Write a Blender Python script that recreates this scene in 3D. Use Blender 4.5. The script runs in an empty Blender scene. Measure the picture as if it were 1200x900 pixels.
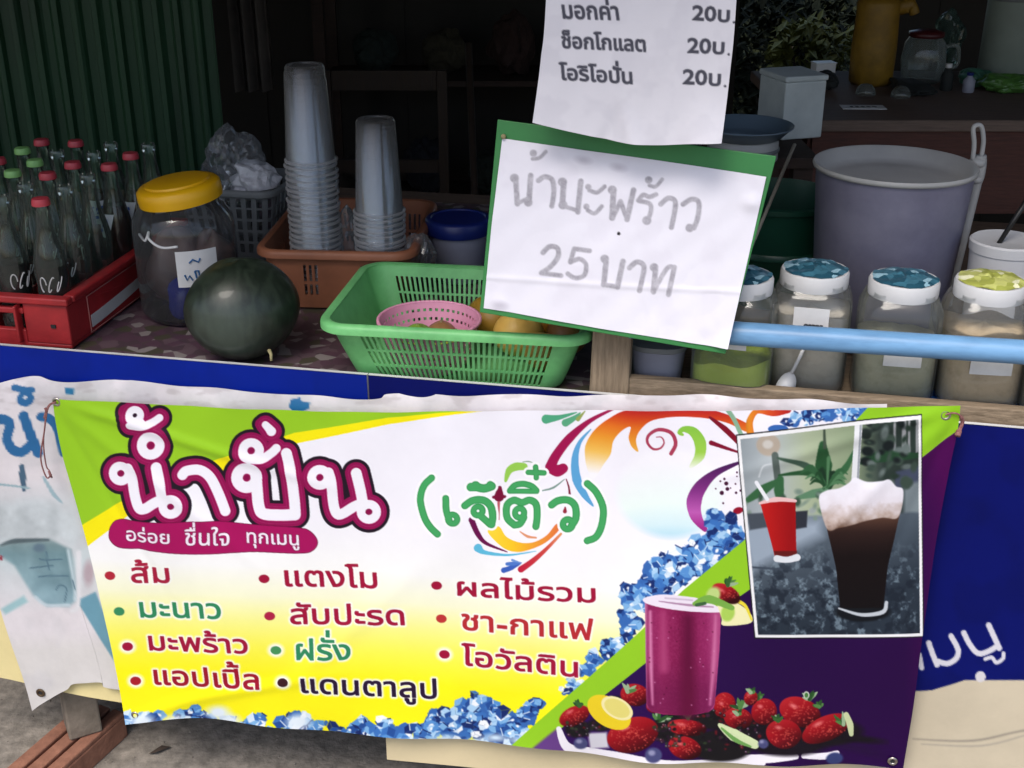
import bpy, bmesh, math, random
import numpy as np
from mathutils import Vector, Matrix

SC = bpy.context.scene
COL = SC.collection
R = math.radians
rng = random.Random(7)

# ------------------------------------------------------------------ camera, sky, sun, exposure
CAM_H, PITCH, FPX = 1.62, 24.0, 1450.0            # FPX: focal length in pixels of a 1200 px wide picture
cam_d = bpy.data.cameras.new('camera')
cam_d.sensor_width = 36.0
cam_d.lens = FPX / 1200.0 * 36.0
cam_d.clip_start, cam_d.clip_end = 0.02, 500.0
cam = bpy.data.objects.new('camera', cam_d)
cam.location = (0, 0, CAM_H)
cam.rotation_euler = (R(90 - PITCH), 0, 0)
COL.objects.link(cam)
SC.camera = cam

SUN_EL, SUN_AZ = 58.0, 205.0                      # degrees; azimuth clockwise from +Y (sun behind the camera, a little left)
world = bpy.data.worlds.new('World')
SC.world = world
world.use_nodes = True
wn = world.node_tree
sky = wn.nodes.new('ShaderNodeTexSky')
sky.sky_type = 'NISHITA'
sky.sun_disc = False
sky.sun_elevation = R(SUN_EL)
sky.sun_rotation = R(SUN_AZ)
sky.air_density, sky.dust_density, sky.ozone_density = 1.0, 3.0, 1.0
wn.links.new(sky.outputs[0], wn.nodes['Background'].inputs[0])
wn.nodes['Background'].inputs[1].default_value = 0.12
sun_d = bpy.data.lights.new('sun', 'SUN')
sun_d.energy = 1.5
sun_d.angle = R(28)
sun_d.color = (1.0, 0.95, 0.88)
sun = bpy.data.objects.new('sun', sun_d)
a, e_ = R(SUN_AZ), R(SUN_EL)
sdir = Vector((math.sin(a) * math.cos(e_), math.cos(a) * math.cos(e_), math.sin(e_)))   # towards the sun
sun.rotation_euler = sdir.to_track_quat('Z', 'Y').to_euler()
sun.location = sdir * 20
COL.objects.link(sun)
vs = SC.view_settings
vs.view_transform = 'Standard'
vs.look = 'None'
vs.gamma = 1.0
vs.use_curve_mapping = False
vs.exposure = 0.85
SC.cycles.use_denoising = True
SC.cycles.max_bounces = 10
SC.cycles.transparent_max_bounces = 48
SC.cycles.sample_clamp_indirect = 4.0
SC.cycles.caustics_reflective = False
SC.cycles.caustics_refractive = False

# ------------------------------------------------------------------ geometry of the view (for laying the place out)
_p = R(PITCH)
FWD = np.array([0, math.cos(_p), -math.sin(_p)])
UPV = np.array([0, math.sin(_p), math.cos(_p)])
RGT = np.array([1.0, 0, 0])
CPOS = np.array([0, 0, CAM_H])

def ray(px, py):
    px, py = np.asarray(px, float), np.asarray(py, float)
    return FWD + ((px - 600) / FPX)[..., None] * RGT + ((450 - py) / FPX)[..., None] * UPV

def on_z(px, py, z):
    d = ray(px, py)
    return CPOS + d * ((z - CAM_H) / d[..., 2:3])

def on_y(px, py, y):
    d = ray(px, py)
    return CPOS + d * (y / d[..., 1:2])

class Plane:
    def __init__(self, p0, n):
        self.p0, self.n = np.array(p0, float), np.array(n, float) / np.linalg.norm(n)
    def hit(self, px, py, off=0.0):
        d = ray(px, py)
        t = ((self.p0 + self.n * off - CPOS) @ self.n) / (d @ self.n)
        return CPOS + d * t[..., None]

ZT = 0.80
GZ = -0.15                                        # the ground; the counter top is 0.93 m above it
F0, F1 = on_z(0, 405, ZT), on_z(800, 470, ZT)
EX = (F1 - F0) / np.linalg.norm(F1 - F0)          # along the stall front
EN = np.array([EX[1], -EX[0], 0.0])               # out of the stall front, towards the street
YAW = math.atan2(EX[1], EX[0])
FRONT = Plane(F0, EN)

# ------------------------------------------------------------------ materials
def lin(c):
    c = np.asarray(c, float)
    return np.where(c <= 0.04045, c / 12.92, ((c + 0.055) / 1.055) ** 2.4)

def rgb(r, g, b, k=1.0):
    l = lin(np.array([r, g, b]) / 255.0) * k
    return (float(l[0]), float(l[1]), float(l[2]))

def nt(m):
    return m.node_tree.nodes, m.node_tree.links

def mat(name, col, rough=0.6, metal=0.0, col2=None, scale=8.0, amount=0.5, bump=0.0, bscale=60.0, stretch=(1, 1, 1), spec=0.5, trans=0.0, ior=1.45, coat=0.0, detail=5.0):
    m = bpy.data.materials.new(name)
    m.use_nodes = True
    N, L = nt(m)
    b = N['Principled BSDF']
    b.inputs['Base Color'].default_value = (*col, 1)
    b.inputs['Roughness'].default_value = rough
    b.inputs['Metallic'].default_value = metal
    b.inputs['Specular IOR Level'].default_value = spec
    b.inputs['Transmission Weight'].default_value = trans
    b.inputs['IOR'].default_value = ior
    b.inputs['Coat Weight'].default_value = coat
    tc = N.new('ShaderNodeTexCoord')
    mp = N.new('ShaderNodeMapping')
    mp.inputs['Scale'].default_value = stretch
    L.new(tc.outputs['Object'], mp.inputs[0])
    if col2 is None:
        col2 = tuple(c * 0.72 for c in col)
    n = N.new('ShaderNodeTexNoise')
    n.inputs['Scale'].default_value = scale
    n.inputs['Detail'].default_value = detail
    n.inputs['Roughness'].default_value = 0.62
    L.new(mp.outputs[0], n.inputs['Vector'])
    cr = N.new('ShaderNodeValToRGB')
    cr.color_ramp.elements[0].position = 0.5 - 0.28 * amount - 0.05
    cr.color_ramp.elements[1].position = 0.5 + 0.5 * (1 - amount) + 0.12
    cr.color_ramp.elements[0].color = (*col2, 1)
    cr.color_ramp.elements[1].color = (*col, 1)
    L.new(n.outputs['Fac'], cr.inputs[0])
    L.new(cr.outputs[0], b.inputs['Base Color'])
    if bump:
        n2 = N.new('ShaderNodeTexNoise')
        n2.inputs['Scale'].default_value = bscale
        n2.inputs['Detail'].default_value = 4
        L.new(mp.outputs[0], n2.inputs['Vector'])
        bp = N.new('ShaderNodeBump')
        bp.inputs['Strength'].default_value = bump
        bp.inputs['Distance'].default_value = 0.004
        L.new(n2.outputs['Fac'], bp.inputs['Height'])
        L.new(bp.outputs[0], b.inputs['Normal'])
    # faint variation of gloss: handled, dusty surfaces
    mr = N.new('ShaderNodeMapRange')
    mr.inputs['To Min'].default_value = max(0.02, rough - 0.08)
    mr.inputs['To Max'].default_value = min(1.0, rough + 0.1)
    L.new(n.outputs['Fac'], mr.inputs['Value'])
    L.new(mr.outputs[0], b.inputs['Roughness'])
    return m

def wood(name, col, col2, scale=14.0, stretch=(1, 12, 12), rough=0.75, bump=0.25):
    return mat(name, col, rough, col2=col2, scale=scale, amount=0.9, bump=bump, bscale=30, stretch=stretch, detail=8)

def clear(name, tint=(1, 1, 1), milky=0.0, milk=(0.75, 0.77, 0.8), rough=0.06, ior=1.5, refl=1.0):
    """thin clear wall: lets light straight through, mirrors by Fresnel, and can be a little milky"""
    m = bpy.data.materials.new(name)
    m.use_nodes = True
    N, L = nt(m)
    N.remove(N['Principled BSDF'])
    out = [n for n in N if n.type == 'OUTPUT_MATERIAL'][0]
    tr = N.new('ShaderNodeBsdfTransparent'); tr.inputs[0].default_value = (*tint, 1)
    gl = N.new('ShaderNodeBsdfGlossy'); gl.inputs['Roughness'].default_value = rough
    fr = N.new('ShaderNodeFresnel'); fr.inputs['IOR'].default_value = ior
    mul = N.new('ShaderNodeMath'); mul.operation = 'MULTIPLY'; mul.inputs[1].default_value = refl; mul.use_clamp = True
    L.new(fr.outputs[0], mul.inputs[0])
    mx = N.new('ShaderNodeMixShader')
    L.new(mul.outputs[0], mx.inputs[0]); L.new(tr.outputs[0], mx.inputs[1]); L.new(gl.outputs[0], mx.inputs[2])
    last = mx
    if milky > 0:
        df = N.new('ShaderNodeBsdfDiffuse'); df.inputs[0].default_value = (*milk, 1)
        tl = N.new('ShaderNodeBsdfTranslucent'); tl.inputs[0].default_value = (*milk, 1)
        md = N.new('ShaderNodeMixShader'); md.inputs[0].default_value = 0.45
        L.new(df.outputs[0], md.inputs[1]); L.new(tl.outputs[0], md.inputs[2])
        lw = N.new('ShaderNodeLayerWeight'); lw.inputs[0].default_value = 0.35
        mr = N.new('ShaderNodeMapRange'); mr.inputs['To Min'].default_value = milky; mr.inputs['To Max'].default_value = min(1.0, milky * 2.6)
        L.new(lw.outputs['Facing'], mr.inputs['Value'])
        m2 = N.new('ShaderNodeMixShader')
        L.new(mr.outputs[0], m2.inputs[0]); L.new(mx.outputs[0], m2.inputs[1]); L.new(md.outputs[0], m2.inputs[2])
        last = m2
    L.new(last.outputs[0], out.inputs[0])
    return m

def printed(name, rough=0.45, bump=0.06, bscale=900.0, spec=0.4, dirt=0.0, transl=0.0):
    """a printed surface: its inks are the mesh's colour attribute 'ink'"""
    m = bpy.data.materials.new(name)
    m.use_nodes = True
    N, L = nt(m)
    b = N['Principled BSDF']
    b.inputs['Roughness'].default_value = rough
    b.inputs['Specular IOR Level'].default_value = spec
    at = N.new('ShaderNodeAttribute'); at.attribute_name = 'ink'
    tc = N.new('ShaderNodeTexCoord')
    n = N.new('ShaderNodeTexNoise'); n.inputs['Scale'].default_value = 5; n.inputs['Detail'].default_value = 9; n.inputs['Roughness'].default_value = 0.7
    L.new(tc.outputs['Object'], n.inputs['Vector'])
    mr = N.new('ShaderNodeMapRange')
    mr.inputs['From Min'].default_value = 0.35; mr.inputs['From Max'].default_value = 0.7
    mr.inputs['To Min'].default_value = 1.0; mr.inputs['To Max'].default_value = 1.0 - dirt
    L.new(n.outputs['Fac'], mr.inputs['Value'])
    mu = N.new('ShaderNodeVectorMath'); mu.operation = 'SCALE'
    L.new(at.outputs['Color'], mu.inputs[0]); L.new(mr.outputs[0], mu.inputs['Scale'])
    L.new(mu.outputs[0], b.inputs['Base Color'])
    n2 = N.new('ShaderNodeTexNoise'); n2.inputs['Scale'].default_value = bscale; n2.inputs['Detail'].default_value = 2
    L.new(tc.outputs['Object'], n2.inputs['Vector'])
    bp = N.new('ShaderNodeBump'); bp.inputs['Strength'].default_value = bump; bp.inputs['Distance'].default_value = 0.001
    L.new(n2.outputs['Fac'], bp.inputs['Height']); L.new(bp.outputs[0], b.inputs['Normal'])
    return m

# ------------------------------------------------------------------ objects
def tag(o, label=None, cat=None, group=None, kind=None):
    if label: o['label'] = label
    if cat: o['category'] = cat
    if group: o['group'] = group
    if kind: o['kind'] = kind
    return o

def thing(name, label, cat, loc=(0, 0, 0), rz=0.0, group=None, rot=None):
    o = bpy.data.objects.new(name, None)
    o.empty_display_size = 0.05
    COL.objects.link(o)
    o.location = [float(v) for v in loc]
    o.rotation_euler = rot if rot else (0, 0, rz)
    return tag(o, label, cat, group)

class MB:
    """collects shapes, then links them as one mesh object"""
    def __init__(s):
        s.v, s.f = [], []
    def add(s, vs, fs):
        k = len(s.v)
        s.v += [tuple(float(c) for c in v) for v in vs]
        s.f += [tuple(i + k for i in f) for f in fs]
        return s
    def box(s, c, size, rz=0.0, M=None):
        x, y, z = (d / 2 for d in size)
        vs = [Vector(p) for p in ((-x, -y, -z), (x, -y, -z), (x, y, -z), (-x, y, -z), (-x, -y, z), (x, -y, z), (x, y, z), (-x, y, z))]
        T = M if M is not None else Matrix.Rotation(rz, 4, 'Z')
        vs = [T @ v + Vector(c) for v in vs]
        return s.add(vs, [(0, 3, 2, 1), (4, 5, 6, 7), (0, 1, 5, 4), (1, 2, 6, 5), (2, 3, 7, 6), (3, 0, 4, 7)])
    def lathe(s, prof, seg=40, cap0=False, cap1=False, c=(0, 0, 0), sx=1.0, sy=1.0, power=2.0):
        vs, fs, n = [], [], len(prof)
        for r, z in prof:
            for i in range(seg):
                t = 2 * math.pi * i / seg
                cx, sy_ = math.cos(t), math.sin(t)
                if power != 2.0:
                    q = (abs(cx) ** power + abs(sy_) ** power) ** (-1.0 / power)
                    cx, sy_ = cx * q, sy_ * q
                vs.append((c[0] + r * cx * sx, c[1] + r * sy_ * sy, c[2] + z))
        for j in range(n - 1):
            for i in range(seg):
                i2 = (i + 1) % seg
                fs.append((j * seg + i, j * seg + i2, (j + 1) * seg + i2, (j + 1) * seg + i))
        if cap0: fs.append(tuple(reversed(range(seg))))
        if cap1: fs.append(tuple((n - 1) * seg + i for i in range(seg)))
        return s.add(vs, fs)
    def tube(s, pts, r, seg=10, caps=True):
        pts = [Vector([float(c) for c in p]) for p in pts]
        rs = r if isinstance(r, (list, tuple)) else [r] * len(pts)
        vs, fs, prev = [], [], None
        for i, p in enumerate(pts):
            d = (pts[min(i + 1, len(pts) - 1)] - pts[max(i - 1, 0)]).normalized()
            if prev is None:
                prev = d.orthogonal().normalized()
            u = (prev - d * prev.dot(d))
            u = u.normalized() if u.length > 1e-6 else d.orthogonal().normalized()
            prev = u
            w = d.cross(u)
            for k in range(seg):
                t = 2 * math.pi * k / seg
                vs.append(p + (u * math.cos(t) + w * math.sin(t)) * rs[i])
        for i in range(len(pts) - 1):
            for k in range(seg):
                k2 = (k + 1) % seg
                fs.append((i * seg + k, i * seg + k2, (i + 1) * seg + k2, (i + 1) * seg + k))
        if caps:
            fs.append(tuple(reversed(range(seg))))
            fs.append(tuple((len(pts) - 1) * seg + k for k in range(seg)))
        return s.add(vs, fs)
    def ball(s, c, r, seg=20, rings=12, sc=(1, 1, 1), noise=0.0, seed=0):
        rr = random.Random(seed)
        ph = [rr.uniform(0, 6.28) for _ in range(6)]
        vs, fs = [], []
        for j in range(rings + 1):
            th = math.pi * j / rings
            for i in range(seg):
                t = 2 * math.pi * i / seg
                k = 1 + noise * (math.sin(2 * t + ph[0]) * math.sin(th + ph[1]) + 0.6 * math.sin(3 * t + ph[2] + 2 * th) + 0.5 * math.sin(5 * th + ph[3]) * math.sin(th))
                vs.append((c[0] + r * k * sc[0] * math.sin(th) * math.cos(t), c[1] + r * k * sc[1] * math.sin(th) * math.sin(t), c[2] + r * k * sc[2] * math.cos(th)))
        for j in range(rings):
            for i in range(seg):
                i2 = (i + 1) % seg
                fs.append((j * seg + i, (j + 1) * seg + i, (j + 1) * seg + i2, j * seg + i2))
        return s.add(vs, fs)
    def build(s, name, m, parent=None, smooth=False, bevel=0.0, solid=0.0, loc=None, rot=None, autosmooth=None, offset=0.0, subsurf=0):
        me = bpy.data.meshes.new(name)
        me.from_pydata(s.v, [], s.f)
        bm = bmesh.new(); bm.from_mesh(me)
        bmesh.ops.remove_doubles(bm, verts=bm.verts, dist=1e-6)
        bmesh.ops.recalc_face_normals(bm, faces=bm.faces)
        bm.to_mesh(me); bm.free()
        if smooth:
            me.polygons.foreach_set('use_smooth', [True] * len(me.polygons))
            if autosmooth:
                me.set_sharp_from_angle(angle=R(autosmooth))
        o = bpy.data.objects.new(name, me)
        COL.objects.link(o)
        me.materials.append(m)
        if parent is not None: o.parent = parent
        if loc is not None: o.location = [float(c) for c in loc]
        if rot is not None: o.rotation_euler = rot
        if solid:
            md = o.modifiers.new('solid', 'SOLIDIFY'); md.thickness = solid; md.offset = offset
        if bevel:
            md = o.modifiers.new('bevel', 'BEVEL'); md.width = bevel; md.segments = 2; md.limit_method = 'ANGLE'; md.angle_limit = R(40)
        if subsurf:
            md = o.modifiers.new('sub', 'SUBSURF'); md.levels = md.render_levels = subsurf
        return o

def copy_tree(o, parent=None):
    c = o.copy(); COL.objects.link(c)
    if parent is not None: c.parent = parent
    for ch in [k for k in CHILDREN.get(o.name, [])] or list(o.children):
        copy_tree(ch, c)
    return c
CHILDREN = {}

def grid_obj(name, P, C, m, parent=None, smooth=True, keep=None):
    """a sheet: P (h,w,3) points, C (h,w,3) linear ink colours or None; keep: (h-1,w-1) mask of faces"""
    h, w = P.shape[:2]
    idx = np.arange(h * w).reshape(h, w)
    q = np.stack([idx[:-1, :-1], idx[1:, :-1], idx[1:, 1:], idx[:-1, 1:]], -1)
    q = q[keep] if keep is not None else q.reshape(-1, 4)
    me = bpy.data.meshes.new(name)
    me.vertices.add(h * w)
    me.vertices.foreach_set('co', np.ascontiguousarray(P, dtype=np.float32).ravel())
    n = len(q)
    me.loops.add(n * 4); me.loops.foreach_set('vertex_index', np.ascontiguousarray(q, dtype=np.int32).ravel())
    me.polygons.add(n); me.polygons.foreach_set('loop_start', np.arange(0, n * 4, 4, dtype=np.int32))
    me.update(calc_edges=True)
    if smooth: me.polygons.foreach_set('use_smooth', np.ones(n, dtype=bool))
    if C is not None:
        at = me.color_attributes.new('ink', 'FLOAT_COLOR', 'POINT')
        c4 = np.ones((h * w, 4), dtype=np.float32); c4[:, :3] = C.reshape(-1, 3)
        at.data.foreach_set('color', c4.ravel())
    me.materials.append(m)
    o = bpy.data.objects.new(name, me)
    COL.objects.link(o)
    if parent is not None: o.parent = parent
    return o

def catmull(pts, n=8, closed=False):
    p = np.asarray(pts, float)
    if len(p) < 3: 
        t = np.linspace(0, 1, n + 1)[:, None]
        return p[0] * (1 - t) + p[1] * t
    out, m = [], len(p)
    for i in range(m if closed else m - 1):
        if closed: a, b, c, d = p[(i - 1) % m], p[i], p[(i + 1) % m], p[(i + 2) % m]
        else: a, b, c, d = p[max(i - 1, 0)], p[i], p[i + 1], p[min(i + 2, m - 1)]
        for t in np.arange(n) / n:
            out.append(0.5 * ((2 * b) + (c - a) * t + (2 * a - 5 * b + 4 * c - d) * t * t + (3 * b - 3 * c + d - a) * t ** 3))
    if not closed: out.append(p[-1])
    return np.array(out)

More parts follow.
